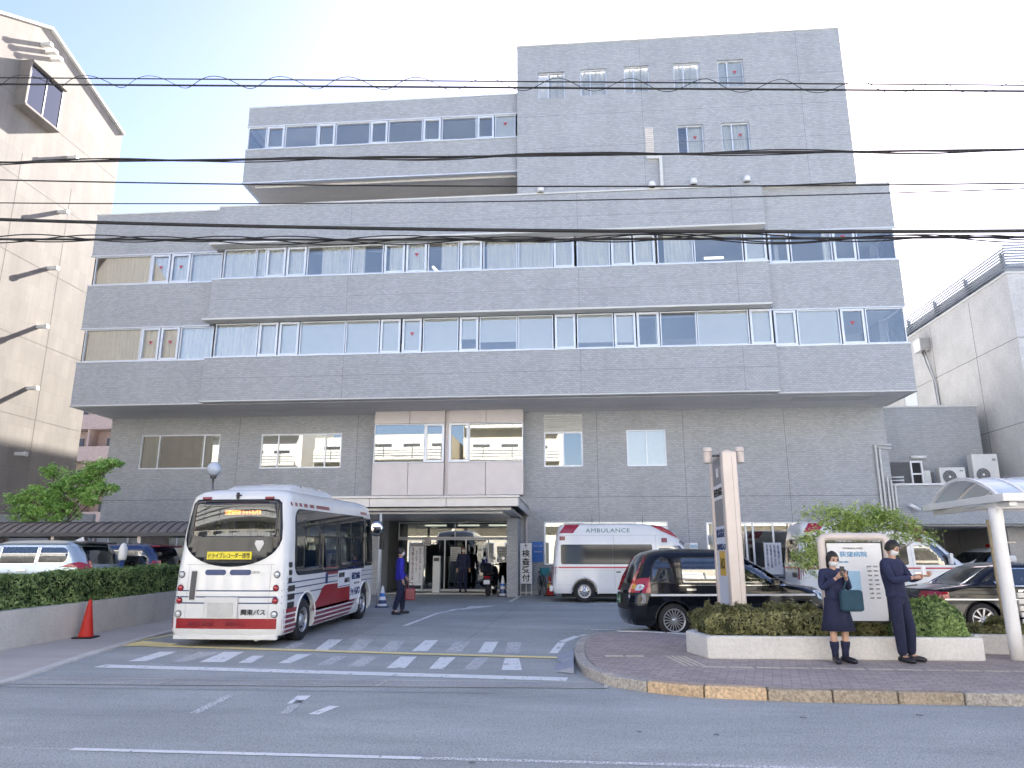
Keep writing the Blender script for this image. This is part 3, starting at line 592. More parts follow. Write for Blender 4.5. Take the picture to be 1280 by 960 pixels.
def notice(x, z, w, h, lines, parent=HOS, y=YG - .05, ink='black_ink'):
    mb = MB(); mb.box(x - w / 2, y, z - h / 2, x + w / 2, y + .006, z + h / 2); mb.box
    q = hp(mb, 'notice', M['signwhite'])
    l = MB(); rnd = random.Random(int(x * 31))
    for k in range(lines):
        zz = z + h / 2 - (k + 1) * h / (lines + 1); l.box(x - w * .38, y - .003, zz - .008, x - w * .38 + w * rnd.uniform(.5, .76), y - .001, zz + .008)
    l = l.build('printed_lines', M[ink]); l.parent = q; return q
notice(-4.75, 1.75, .42, .55, 6); notice(-2.9, 1.75, .42, .6, 5); notice(-5.9, 2.25, .26, .34, 3, ink='red')
mb = MB()
for x in (-6.3, -4.9, -3.6): mb.box(x, 30.6, 2.9, x + .9, 30.75, 2.96)
hp(mb, 'lobby_light', M['lit'])
mb = MB(); mb.box(-4.1, 30.3, .33, -3.2, 30.8, 1.05); mb.box(-6.9, 31.5, .33, -5.7, 32.1, 1.25); hp(mb, 'lobby_counter', M['room'], .02)
# ---------------------------------------------------------------- upper left wing
WX0, WX1 = -13.04, -1.95; wz = [16.25, 17.68, 18.78, 19.62]
for nm, a, b in (('wing_spandrel', wz[0], wz[1]), ('wing_parapet', wz[2], wz[3])):
    mb = MB(); mb.box(WX0, YF, a, WX1, 30, b); hp(mb, nm, M['brick'])
mb = MB(); mb.box(WX0 + .03, 27.4, ZB[5] - .3, WX1, 33, wz[0] - .002); mb.box(WX0 + .02, 30, wz[0], WX1, 40, wz[3] - .05); hp(mb, 'wing_rear', M['brick_back'])
mb = MB(); mb.box(WX0 - .02, YF - .03, wz[0] - .05, WX1, YF + .12, wz[0] - .002); mb.box(WX0 - .02, YF + .12, wz[0] - .05, WX0 + .1, 27.4, wz[0] - .002); mb.box(WX0 - .02, YF - .03, wz[3] + .001, WX1, YF + .2, wz[3] + .05)
mb.box(WX0 - .02, YF - .05, wz[1] + .002, WX1, YF + .1, wz[1] + .05); mb.box(WX0 - .02, YF - .04, wz[2] - .045, WX1, YF + .1, wz[2] - .002); hp(mb, 'wing_trim', M['alu'], .006)
mb = MB(); mb.box(WX0 + .1, YF + .12, wz[0] - .03, WX1, 27.4, wz[0] - .003); hp(mb, 'wing_soffit', M['soffit'])
mb = MB(); mb.box(WX0 + .4, YF + .3, wz[0] - .1, WX1 - .1, YF + .36, wz[0] - .032); hp(mb, 'wing_soffit_strip', M['offwhite'])
mb = MB(); mb.box(WX0 + .3, 29.4, wz[1], WX1, 29.6, wz[2]); hp(mb, 'room_partition', M['room'])
mb = MB(); mb.box(WX0 + .3, YF + .3, wz[2] - .03, WX1, 29.4, wz[2] - .004); hp(mb, 'ceiling_panel', M['blind'])
WG = [(303.5,333,'f',[],0),(333.6,355.6,'c',[],0),(356.2,396.6,'f',[('S',.5,.08,.9,0)],0),(397.2,419,'c',[],0),(419.6,462.6,'f',[('S',.85,.08,.25,0)],0),(463.2,484.8,'c',[],0),(485.4,528.4,'f',[('S',.9,.1,.3,0)],0),(529,551.4,'c',[],0),(552,596,'f',[('S',.55,.1,.7,0)],0),(596.6,618,'c',[],0),(618.8,644.6,'f',[('B',.9)],.62)]
for (a, b, k, cont, tri) in WG:
    py = 174 - 18 * (a - 303) / 342; x0, x1 = max(px2X(a, py, YF), WX0 + .04), min(px2X(b, py, YF), WX1 - .02)
    window(x0, x1 - .012, wz[1] + .05, wz[2] - .045, YF + .03, k, cont, tri)
mb = MB(); x = WX0 + .04; mb.box(x, YF + .12, wz[1] + .05, x + .05, YF + 1.8, wz[1] + .09); mb.box(x, YF + .12, wz[2] - .09, x + .05, YF + 1.8, wz[2] - .05); mb.box(x, YF + 1.75, wz[1], x + .05, YF + 1.8, wz[2]); w = hp(mb, 'window', M['alu'])
g = MB(); g.box(x + .02, YF + .1, wz[1] + .07, x + .03, YF + 1.78, wz[2] - .07); p = g.build('pane', M['glass']); p.parent = w
mb = MB(); mb.box(x, YF + 1.8, wz[1] - .01, x + .25, 30, wz[2] + .01); hp(mb, 'end_wall', M['brick'])
# ---------------------------------------------------------------- tower
TX0, TX1, TZ = -1.95, 10.57, 21.6
TW = [(672.4,706.4,91,125,[('C',.38,1)],0),(725,759,87,122,Cc,0),(779.5,812.7,83,118.4,[('C',.06,1)],0),(841,876,79.4,114.5,[('C',0,.95)],0),(896,931.4,75.5,112,[('B',1)],.6),(846,881.4,156.7,192,[('C',.4,1)],.6),(901,939.6,153.6,190.7,Cc,.6)]
def px2XZ(px, py, Y):
    F=906.; P=R(13.5); Yw=R(4.9); cp,sp,cy,sy=math.cos(P),math.sin(P),math.cos(Yw),math.sin(Yw)
    a=(px-640)/F; b=(480-py)/F; d=(-sy*cp+a*cy+b*sy*sp, cy*cp+a*sy-b*cy*sp, sp+b*cp); t=Y/d[1]; return d[0]*t, 1.6+d[2]*t
holes = []
for (a, b, t, bt, cont, tri) in TW:
    x0, z1 = px2XZ(a, t, YC); x1, z0 = px2XZ(b, bt, YC); z0n = z1 - 1.18 if t < 130 else z1 - 1.2; holes.append((x0, x1, z0n, z1, cont, tri))
mb = MB(); wall_holes(mb, TX0, TX1, ZB[5] - .01, TZ, YC, .18, [h[:4] for h in holes]); mb.box(TX0, 26.6, ZB[5], TX1, 40, TZ - .4)
mb.quad((TX0, YC, ZB[5] - .01), (TX0, YC, TZ), (TX0, 26.6, TZ), (TX0, 26.6, ZB[5])); mb.quad((TX1, YC, ZB[5] - .01), (TX1, 26.6, ZB[5]), (TX1, 26.6, TZ), (TX1, YC, TZ)); mb.box(TX0 + .001, YC + .18, TZ - .3, TX1 - .001, YC + .35, TZ - .001)
hp(mb, 'tower_wall', M['brick'])
mb = MB(); mb.box(TX0 - .02, YC - .03, TZ + .001, TX1 + .02, YC + .3, TZ + .05); mb.box(TX0 - .02, YC + .3, TZ + .001, TX0 + .2, 40, TZ + .05); mb.box(TX1 - .2, YC + .3, TZ + .001, TX1 + .02, 40, TZ + .05); hp(mb, 'tower_coping', M['offwhite'])
for (x0, x1, z0, z1, cont, tri) in holes:
    w = window(x0, x1, z0, z1, YC + .08, 'f', cont, 0, fw=.045, mull=((x0 * .62 + x1 * .38),), label=None)
    if tri:
        q = MB(); cx, cz, s = x0 + (x1 - x0) * .68, z0 + (z1 - z0) * .58, .08; q.prismY([(cx - s, cz + s * .8), (cx + s, cz + s * .8), (cx, cz - s * .9)], YC + .098, YC + .102); q.build('rescue_sticker', M['tri'], w)
mb = MB(); mb.box(TX0 + .1, 26.4, ZB[5] + 3.5, TX1 - .1, 26.55, TZ - .5); hp(mb, 'room_partition', M['room'])
mb = MB()
for z in (17.0, 18.4, 19.7): mb.box(TX0, YC - .002, z, TX1, YC + .01, z + .012)
for x in (2.9, 8.9): mb.box(x, YC - .002, ZB[5], x + .012, YC + .01, TZ)
for x in (-8.4, .3, 6.0):
    for z0, z1 in ((ZB[0] + .04, ZB[1]), (ZB[2] + .01, ZB[3]), (ZB[4] + .01, ZB[5])): mb.box(x, YC - .002, z0, x + .012, YC + .01, z1)
for z in (8.1, 11.2, 14.1): mb.box(CX0, YC - .002, z, CX1, YC + .01, z + .010)
hp(mb, 'expansion_joint', speckle_mat('joint_sealant', (.20, .205, .235), .1, .1))
lv = MB(); x0, z1 = px2XZ(806, 160, YC); x1, z0 = px2XZ(818, 195, YC); lv.box(x0, YC - .03, z0, x1, YC + .02, z1)
for k in range(14): zz = z0 + (z1 - z0) * (k + .2) / 14; lv.prismX([(YC - .03, zz), (YC - .075, zz + .01), (YC - .03, zz + .06)], x0 + .02, x1 - .02)
hp(lv, 'louvre', M['soffit'])
a = px2XZ(808, 199, YC); b = px2XZ(825, 199, YC); c = px2XZ(827, 236, YC)
mb = MB(); mb.box(a[0], YC - .14, a[1] - .05, b[0] + .07, YC - .002, a[1] + .05); mb.box(b[0] - .05, YC - .145, c[1], b[0] + .07, YC - .002, a[1] - .05); hp(mb, 'roof_duct', M['offwhite'], .01)
for (px, py) in ((676, 238), (814.6, 232), (866.6, 228), (932.6, 225)):
    x, z = px2XZ(px, py, YC); mb = MB()
    mb.lathe([(.13, -.02), (.13, .12), (.10, .18), (.04, .21)], 14, (x, YC - .12, z - .1)); mb.box(x - .13, YC - .12, z - .12, x + .13, YC, z + .02); hp(mb, 'vent_hood', M['white'], .01)
mb = MB()
zt = TZ + .32; mb.tube([(-1.0, YC + .7, zt), (9.2, YC + .7, zt)], .022, 6)
for k in range(8): x = -1.0 + 10.2 * k / 7; mb.tube([(x, YC + .7, TZ - .3), (x, YC + .7, zt)], .018, 6)
mb.tube([(9.2, YC + .7, zt), (9.2, 32, zt)], .022, 6); mb.tube([(-1, YC + .7, zt), (-1, 32, zt)], .022, 6); hp(mb, 'roof_rail', M['steel'])
mb = MB(); mb.tube([(-14.0, 30, ZB[5]), (-14.0, 30, 16.6)], .03, 6); hp(mb, 'lightning_rod', M['steel'])
# ================================================================ NEIGHBOURING BUILDINGS
XW = -24.0; K = 24.0 / 20.5; LYo = 0
def lw(y, z): return (y * K, 1.6 + (z - 1.6) * K)
LB = thing('apartment_tower', 'tall beige concrete side wall with a gable roof and one projecting window', 'building', (XW, 24, 0))
def bp(mb, name, m, P, bevel=0, label=None):
    o = mb.build(name, m, None, bevel=bevel, label=label); o.parent = P; o.location = tuple(-c for c in P.location); return o
a, b, c = lw(18.0, 18.6), lw(23.19, 22.13), lw(28.26, 20.0)
prof = [(10, -.1), (c[0], -.1), (c[0], lw(0, 20.6)[1]), b, (a[0], lw(0, 19.3)[1]), (10, 16.5)]
mb = MB(); mb.prismX(prof, -40, XW); bp(mb, 'gable_wall', M['beige_panel'], LB)
mb = MB()
e1 = (c[0], lw(0, 20.6)[1]); 
for p, q in (((a[0], lw(0, 19.3)[1]), b), (b, e1)): mb.prismX([(p[0], p[1] + .001), (q[0], q[1] + .001), (q[0], q[1] + .14), (p[0], p[1] + .14)], -40.2, XW + .14)
bp(mb, 'roof', M['grey_panel'], LB)
mb = MB()
for z in (4.2, 7.6, 11.0, 14.4, 17.8, 21.2): mb.box(XW - .01, 10.2, z, XW + .004, c[0] - .1, z + .03)
for y in (14, 17.2, 20.4, 23.6, 26.8, 30.0): mb.box(XW - .01, y, .3, XW + .004, y + .02, 19)
bp(mb, 'panel_joint', mat('joint_dark', (.20, .185, .165), .9), LB)
y1, z1 = lw(22.2, 19.7); y2, z2 = lw(23.85, 18.2)
mb = MB(); mb.box(XW, y1 - .1, z2 - .25, XW + .55, y2 + .15, z2 - .15); mb.box(XW, y1 - .1, z1 + .15, XW + .6, y2 + .15, z1 + .25); mb.box(XW, y1 - .1, z2 - .15, XW + .5, y1 - .02, z1 + .15)
w = bp(mb, 'window', M['beige_panel'], LB)
mb = MB(); mb.box(XW + .40, y1 - .02, z2 - .15, XW + .46, y2 + .1, z2 - .08); mb.box(XW + .40, y1 - .02, z1 + .08, XW + .46, y2 + .1, z1 + .15); 
for y in (y1 - .02, (y1 + y2) / 2, y2 + .04): mb.box(XW + .40, y, z2 - .08, XW + .46, y + .07, z1 + .08)
f = mb.build('frame', M['alu_dk'], w)
mb = MB(); mb.box(XW + .42, y1, z2 - .1, XW + .43, y2 + .08, z1 + .1); mb.build('pane', M['glass_dk'], w); mb = MB(); mb.box(XW + .02, y1, z2 - .15, XW + .03, y2 + .1, z1 + .15); mb.build('blind', M['blind'], w)
def spout(y, z):
    yy, zz = lw(y, z); mb = MB(); mb.box(XW - .01, yy - .09, zz - .09, XW + .42, yy + .09, zz + .05); mb.box(XW + .42, yy - .11, zz - .12, XW + .50, yy + .11, zz + .07); bp(mb, 'drain_spout', M['offwhite'], LB, .01)
for y, z in ((25.17, 17.62), (25.12, 15.16), (25.05, 12.71), (24.99, 10.28), (24.97, 7.84), (24.93, 5.35), (22.9, 21.2), (23.2, 21.1), (23.5, 21.0)): spout(y, z)
# pink balcony block, far behind
PB = thing('balcony_apartment_block', 'distant pinkish apartment block with stacked open balconies', 'building', (-47, 62, 0))
mb = MB(); mb.box(-60, 63.5, 0, -36, 75, 19.5); bp(mb, 'wall', M['pink'], PB)
fz = [1.3, 4.25, 7.2, 10.15, 13.1, 16.05]
for z in fz:
    mb = MB(); mb.box(-60, 62, z, -36, 62.15, z + 1.35); mb.box(-60, 62.15, z, -36, 63.5, z + .15); bp(mb, 'balcony', M['pink'], PB)
    for x in (-50.6, -46.5, -42.4, -38.6):
        mb = MB(); mb.box(x - .9, 63.42, z + .25, x + .9, 63.49, z + 2.3); bp(mb, 'window', M['alu_dk'], PB); 
    for x in (-53, -48.6, -44.4, -40.4): mb = MB(); mb.box(x, 62.16, z + .15, x + .18, 63.49, z + 2.95); bp(mb, 'balcony_partition', M['pink'], PB)
# right neighbour
RX = 17.0
RB = thing('grey_neighbour_building', 'pale grey rendered building with a louvred roof screen beyond the hospital', 'building', (24, 36, 0))
mb = MB(); mb.box(RX, 28.1, -.1, 34, 62, 12.4); bp(mb, 'wall', M['grey_panel'], RB)
mb = MB()
for y in (31, 34.5, 38, 42, 46, 50): mb.box(RX - .004, y, .3, RX + .01, y + .02, 12.3)
for z in (3.4, 6.6, 9.8): mb.box(RX - .004, 28.15, z, RX + .01, 61, z + .02); mb.box(RX, 28.096, z, 34, 28.11, z + .02)
bp(mb, 'wall_joint', M['darkgrey'], RB)
mb = MB(); mb.box(RX - .06, 28.04, 12.4, 34, 28.35, 12.48); mb.box(RX - .06, 28.35, 12.4, RX + .25, 62, 12.48); bp(mb, 'coping', M['offwhite'], RB)
for k in range(9):
    z = 12.72 + k * .115; mb = MB(); mb.prismX([(28.25, z), (28.32, z), (28.37, z + .075), (28.30, z + .075)], RX + .12, 34)
    mb.prismY([(RX + .1, z), (RX + .17, z), (RX + .22, z + .075), (RX + .15, z + .075)], 28.3, 61); bp(mb, 'louvre_slat', M['slat'], RB)
mb = MB()
for k in range(12): mb.box(RX + .22, 28.6 + k * 2.8, 12.48, RX + .32, 28.75 + k * 2.8, 13.45)
mb.box(RX + .35, 29, 12.4, 33, 61, 13.2); bp(mb, 'screen_post', M['slat'], RB)
mb = MB(); mb.box(RX - .5, 34.6, 11.2, RX, 35.3, 11.8); bp(mb, 'junction_box', M['steel'], RB, .01)
mb = MB(); mb.tube([(RX - .25, 35, 11.2), (RX - .2, 34.9, 10.6), (RX - .08, 34.7, 9.8), (RX - .06, 34.6, 8), (RX - .06, 34.6, 5)], .05, 6); mb.tube([(RX - .25, 34.8, 11.2), (RX - .2, 34.65, 10.6), (RX - .08, 34.5, 9.6), (RX - .06, 34.45, 8), (RX - .06, 34.4, 5)], .035, 6)
mb.box(RX - .16, 34.2, 8.2, RX, 34.85, 8.45); bp(mb, 'conduit', M['steel'], RB)
mb = MB(); mb.box(RX - .03, 36.6, 8.9, RX - .002, 37.9, 10.3); w = bp(mb, 'window', M['alu'], RB); mb = MB(); mb.box(RX - .035, 36.7, 9.0, RX - .031, 37.8, 10.2); mb.build('pane', M['blind'], w)
mb = MB(); mb.box(RX + .9, 28.07, 9.1, RX + 3, 28.099, 10.9); w = bp(mb, 'window', M['alu_dk'], RB); mb = MB(); mb.box(RX + 1, 28.055, 9.2, RX + 2.9, 28.069, 10.8); mb.build('pane', M['glass_dk'], w)
for y, z in ((38.4, 10.6), (38.6, 9.9), (35.5, 7.6)):
    mb = MB(); mb.box(RX - .15, y, z, RX, y + .15, z + .18); bp(mb, 'wall_vent', M['darkgrey'], RB)
# annex with garage and plant terrace
AN = thing('hospital_annex', 'low blue-grey tiled annex with an open ambulance garage under a plant terrace', 'annex', (14, 28, 0))
mb = MB(); mb.box(11.72, YW + .02, 2.8, 16.97, YW + .4, 4.2); mb.box(11.72, YW + .4, 2.8, 16.97, 36, 3.3); bp(mb, 'front_wall', M['brick_blue'], AN)
mb = MB(); mb.box(11.7, YW - .08, 4.2, 16.97, YW + .42, 4.27); bp(mb, 'terrace_ledge', M['white'], AN, .01)
mb = MB(); mb.box(11.75, 30.5, 3.3, 16.4, 36, 7.62); bp(mb, 'rear_wall', M['brick_blue'], AN)
mb = MB(); mb.box(11.7, 30.45, 7.62, 16.45, 36, 7.68); bp(mb, 'coping', M['offwhite'], AN)
mb = MB(); mb.box(11.72, 35.9, .2, 16.97, 36, 2.8); bp(mb, 'garage_wall', M['grey_panel'], AN); mb = MB(); mb.box(11.72, YW + .5, .2, 11.8, 35.89, 2.8); bp(mb, 'garage_wall', M['grey_panel'], AN); mb = MB(); mb.box(16.2, 29.5, .2, 16.97, 30.1, 2.8); bp(mb, 'garage_pier', M['grey_panel'], AN)
mb = MB(); mb.box(11.8, YW + .4, 2.74, 16.97, 35.9, 2.797); bp(mb, 'garage_ceiling', M['conc_lt'], AN)
mb = MB(); mb.box(15.6, 28.6, .2, 15.8, 28.8, 2.74); bp(mb, 'garage_post', M['darkgrey'], AN)
mb = MB(); mb.tube([(13.55, 30.4, 5.55), (14.15, 30.4, 5.55)], .06, 10); bp(mb, 'wall_lamp', mat('lamp_diffuser', (.85, .87, .85), .3, 0, 0), AN)
# grouped wall pipes beside the annex
mb = MB()
for k, (x, zt, xr) in enumerate(((11.22, 5.72, 11.80), (11.36, 5.58, 11.80))): mb.tube([(x, YW - .07, .3), (x, YW - .07, zt), (xr, YW - .07, zt)], .045, 8)
for k, (x, zt) in enumerate(((11.50, 4.50), (11.62, 4.38), (11.74, 4.26))): mb.tube([(x + .02, YW - .07, .3), (x + .02, YW - .07, zt), (12.1, YW - .07, zt)], .04, 8)
o = mb.build('wall_pipes', M['offwhite']); tag(o, 'bundle of white pipes climbing the corner of the tiled wall', 'pipes')
def ac(x, y, z, w, h, d, label, dx=0, fan=True, side=None):
    t = thing('air_conditioner_unit', label, 'air conditioner', (x, y, z), R(dx), 'air conditioner units on the annex terrace')
    mb = MB(); mb.box(0, 0, .06, w, d, h); mb.box(.08, .02, 0, .14, d - .02, .06); mb.box(w - .14, .02, 0, w - .08, d - .02, .06); mb.build('casing', M['offwhite'], t, bevel=.015)
    r = min(h * .36, w * .27); cx = w * .37; cz = h * .5 if h < 1 else h * .36
    mb = MB(); mb.lathe([(r, -.012), (r, -.002)], 28, (cx, 0, cz), 'y'); g = mb.build('fan_grille', M['darkgrey'], t)
    mb = MB()
    for k in range(5): 
        rr = r * (k + 1) / 5.2; mb.tube([(cx + rr * math.cos(i * PI / 12), -.018, cz + rr * math.sin(i * PI / 12)) for i in range(24)], .005, 4, closed=True)
    mb.build('guard_rings', M['offwhite'], g); mb = MB(); mb.lathe([(.045, -.03), (.045, -.02)], 12, (cx, 0, cz), 'y'); mb.build('fan_hub', M['white'], g)
    mb = MB(); mb.box(w * .78, -.006, h * .78, w * .92, -.001, h * .86); mb.build('badge', M['grey_ink'], t)
    return t
ac(14.0, 29.2, 4.27, .95, .72, .34, 'squat white air conditioner with a single round fan, in the middle of the terrace row')
ac(15.35, 29.4, 4.27, .95, 1.25, .36, 'tall white air conditioner standing at the right end of the terrace row')
t = thing('air_conditioner_unit', 'dark open air conditioner cabinet with a two-window white end frame on the terrace', 'air conditioner', (12.1, 29.0, 4.27), R(0), 'air conditioner units on the annex terrace')
mb = MB(); mb.box(.0, .05, 0, .75, .9, .92); mb.build('cabinet', M['darkgrey'], t, bevel=.01)
mb = MB(); mb.box(.76, -.01, 0, .82, .06, .95); mb.box(1.15, -.01, 0, 1.21, .06, .95); 
for z in (0, .43, .89): mb.box(.82, -.01, z, 1.15, .06, z + .06)
mb.build('end_frame', M['white'], t, bevel=.008); mb = MB(); mb.box(.82, .07, .06, 1.15, .09, .9); mb.build('intake_mesh', M['rubber'], t)
t = thing('air_conditioner_unit', 'small plain air conditioner seen end-on between the dark cabinet and the fan unit', 'air conditioner', (13.45, 29.3, 4.27), 0, 'air conditioner units on the annex terrace')
mb = MB(); mb.box(0, 0, .05, .26, .8, .62); mb.build('casing', M['offwhite'], t, bevel=.012); mb = MB(); mb.box(.27, .03, .06, .40, .78, .55); mb.build('coil', M['darkgrey'], t)
mb = MB(); mb.tube([(16.35, 29.3, 4.27), (16.35, 29.3, 4.62), (16.9, 29.3, 4.6)], .02, 6); mb.tube([(16.35, 29.3, 4.3), (16.9, 29.3, 4.3)], .02, 6); tag(mb.build('terrace_rail', M['steel']), 'thin metal rail at the right end of the plant terrace', 'rail')
t = thing('security_camera', 'white bullet security camera on the annex wall', 'camera', (12.3, YW, 3.35)); mb = MB(); mb.tube([(0, 0, -.1), (0, -.2, -.05)], .025, 8); mb.build('bracket', M['offwhite'], t)
mb = MB(); mb.tube([(-.22, -.32, .14), (.16, -.2, -.06)], .07, 10); mb.build('camera_body', M['white'], t)
# buildings over the road, behind the viewer (they mirror in the glass)
def flats(x, y, w, d, fl, label, col, seed, grp='cream apartment houses across the road'):
    t = thing('apartment_house', label, 'building', (x, y, 0), 0, grp); rnd = random.Random(seed)
    mb = MB(); mb.box(0, -d, 0, w, 0, fl * 2.9 + .9); mb.build('wall', col, t)
    bmb, wmb, gmb = MB(), MB(), MB(); n = int(w / 2.6)
    for k in range(fl):
        z = .4 + k * 2.9
        bmb.box(.3, .002, z + 1.0 + .0, w - .3, 1.1, z + 1.12) if k else None
        if k: bmb.box(.3, 1.0, z + 1.12, w - .3, 1.1, z + 2.1)
        for i in range(n):
            wx = .8 + i * 2.6; wmb.box(wx, .003, z + (1.2 if k else .1), wx + 1.7, .05, z + 2.9 - .25); gmb.box(wx + .08, .051, z + (1.28 if k else .2), wx + 1.62, .055, z + 2.55)
    rm = MB()
    for k in range(1, fl):
        z = .4 + k * 2.9
        for q in range(3): rm.box(.3, 1.12, z + 1.3 + q * .25, w - .3, 1.14, z + 1.34 + q * .25)
        for i in range(n): rm.box(1.9 + i * 2.6, 1.0, z + 1.12, 1.98 + i * 2.6, 1.12, z + 2.25); rm.box(.9 + i * 2.6 + rnd.random(), .3, z + 1.13, 1.6 + i * 2.6, .6, z + 1.7)
    rm.build('railing', M['alu_dk'], t); bmb.build('balcony', M['white_tile'], t); wmb.build('window', M['alu'], t); gmb.build('pane', M['alu_dk'], t); return t
flats(-24, -9, 13, 9, 4, 'cream four storey apartment house across the road to the left, mirrored in the hospital glass', M['cream'], 1)
flats(-10, -10, 9, 9, 5, 'cream five storey apartment house straight across the road, mirrored in the hospital glass', M['cream'], 2)
flats(.5, -9, 11, 9, 3, 'white tiled three storey house across the road, mirrored in the hospital glass', M['white_tile'], 3)
flats(13, -10, 14, 9, 5, 'cream five storey apartment house across the road to the right, mirrored in the hospital glass', M['cream'], 4)
flats(-40, -11, 14, 9, 5, 'white tiled apartment house across the road at the far left, mirrored in the hospital glass', M['white_tile'], 5)
# ================================================================ OVERHEAD LINES
def pole(x, y, label):
    t = thing('utility_pole', label, 'utility pole', (x, y, 0), 0, 'utility poles along the road')
    mb = MB(); mb.lathe([(.17, 0), (.11, 10.5)], 16); mb.build('shaft', M['conc'], t)
    mb = MB(); mb.box(-.05, -.9, 8.6, .05, .9, 8.7); mb.box(-.05, -.7, 6.9, .05, .7, 6.98); mb.build('crossarm', M['steel'], t)
    mb = MB(); mb.lathe([(.2, 0), (.22, .1), (.22, .7), (.2, .8)], 16, (.32, 0, 7.3)); mb.build('transformer', M['grey_panel'], t)
PX = (-15.5, 13.5)
pole(PX[0], 8, 'concrete utility pole beside the left footpath, just out of view'); pole(PX[1], 8, 'concrete utility pole at the right end of the road, just out of view')
def wire(zl, zr, r, label, y=8.0, sag=.10, spiral=0, bundle=0, zm=None, mtl='rubber', sr=.09):
    """zl/zr: heights where the cable crosses the left and right edge of view"""
    xl, xr = -7.5, 5.2; n = 90; pts = []
    for i in range(n + 1):
        x = PX[0] + (PX[1] - PX[0]) * i / n; t = (x - xl) / (xr - xl); z = zl + (zr - zl) * t
        if zm is not None: z += (zm - (zl + zr) / 2) * 4 * t * (1 - t)
        pts.append((x, y, z))
    mb = MB(); mb.tube(pts, r, 6); 
    if bundle:
        rnd = random.Random(bundle)
        for b in range(3):
            ph, fr, am = rnd.random() * 6, rnd.uniform(1.6, 2.6), rnd.uniform(.008, .022) * (2.2 if bundle == 5 else 1); q = []
            for i in range(260):
                x = PX[0] + (PX[1] - PX[0]) * i / 259; t = (x - xl) / (xr - xl); z = zl + (zr - zl) * t
                if zm is not None: z += (zm - (zl + zr) / 2) * 4 * t * (1 - t)
                q.append((x, y + am * math.cos(fr * x + ph), z + am * math.sin(fr * x + ph) + .02 * math.sin(.9 * x + b)))
            mb.tube(q, r * .6, 5)
    if spiral:
        q = []
        for i in range(900):
            x = PX[0] + (PX[1] - PX[0]) * i / 899; t = (x - xl) / (xr - xl); z = zl + (zr - zl) * t; a = 2 * PI * x / spiral
            q.append((x, y + sr * math.sin(a), z + .05 + sr * math.cos(a) * .8))
        mb.tube(q, .0045, 4)
    o = mb.build('overhead_cable', M[mtl], fix=False); tag(o, label, 'cable', 'overhead cables crossing the street'); return o
wire(7.85, 6.97, .012, 'topmost overhead cable with a thin spiral wound round it', spiral=.9, sr=.085)
wire(7.95, 7.05, .008, 'thin messenger wire just above the spiral-wound cable')
wire(6.67, 6.20, .013, 'thick second overhead cable from the top, in front of the wing', bundle=11, sag=.1)
wire(6.42, 5.77, .009, 'thin dark cable just below the thick second one', zm=6.03)
wire(6.09, 5.70, .007, 'hair-thin wire between the upper and lower thick cables', zm=5.82)
wire(5.86, 5.18, .021, 'thickest black overhead cable, second from the bottom', zm=5.45)
wire(5.625, 5.15, .014, 'lowest overhead bundle of tangled thin cables', bundle=5, zm=5.37, y=8.1)
# ================================================================ STREET FURNITURE, LEFT
hw = thing('planter_wall', 'long low concrete planter wall under the clipped hedge', 'low wall', (-10.1, 14, 0))
def wallseg(y0, y1, name):
    mb = MB(); mb.prism([(-10.1, y0), (-10.1, y1), (-10.32, y1), (-10.32, y0)], lambda p: gz(p[1]) - .05, lambda p: gz(p[1]) + .68); return mb
for k in range(5):
    y0 = 9.6 + k * 2.6; mb = wallseg(y0 + .008, y0 + 2.592, ''); o = bp(mb, 'wall_segment', M['conc'], hw, .012)
mb = MB(); mb.prism([(-10.1, 9.6), (-10.32, 9.75), (-24, 7.7), (-24, 7.5)], -.05, .66); bp(mb, 'wall_segment', M['conc'], hw, .012)
def leaf_cloud(sampler, n, size, m, name, parent=None, seed=1, flat=.0, aspect=.5):
    rnd = random.Random(seed); vs = []; fs = []
    for i in range(n):
        p, nrm = sampler(rnd); s = size * rnd.uniform(.6, 1.35)
        d = Vector((rnd.gauss(0, 1), rnd.gauss(0, 1), rnd.gauss(0, 1) * (1 - flat))).normalized()
        if nrm is not None: d = (d * .75 + nrm * 1.0).normalized()
        a = d.cross(Vector((rnd.gauss(0, 1), rnd.gauss(0, 1), rnd.gauss(0, 1)))).normalized(); b = d.cross(a)
        o = len(vs); p = Vector(p); vs += [p - a * s, p + b * s * aspect + d * s * .15, p + a * s, p - b * s * aspect + d * s * .15]; fs.append((o, o + 1, o + 2, o + 3))
    me = bpy.data.meshes.new(name); me.from_pydata([tuple(v) for v in vs], [], fs); me.materials.append(m)
    o = bpy.data.objects.new(name, me); C.objects.link(o); o.parent = parent; return o
from mathutils import noise as N_
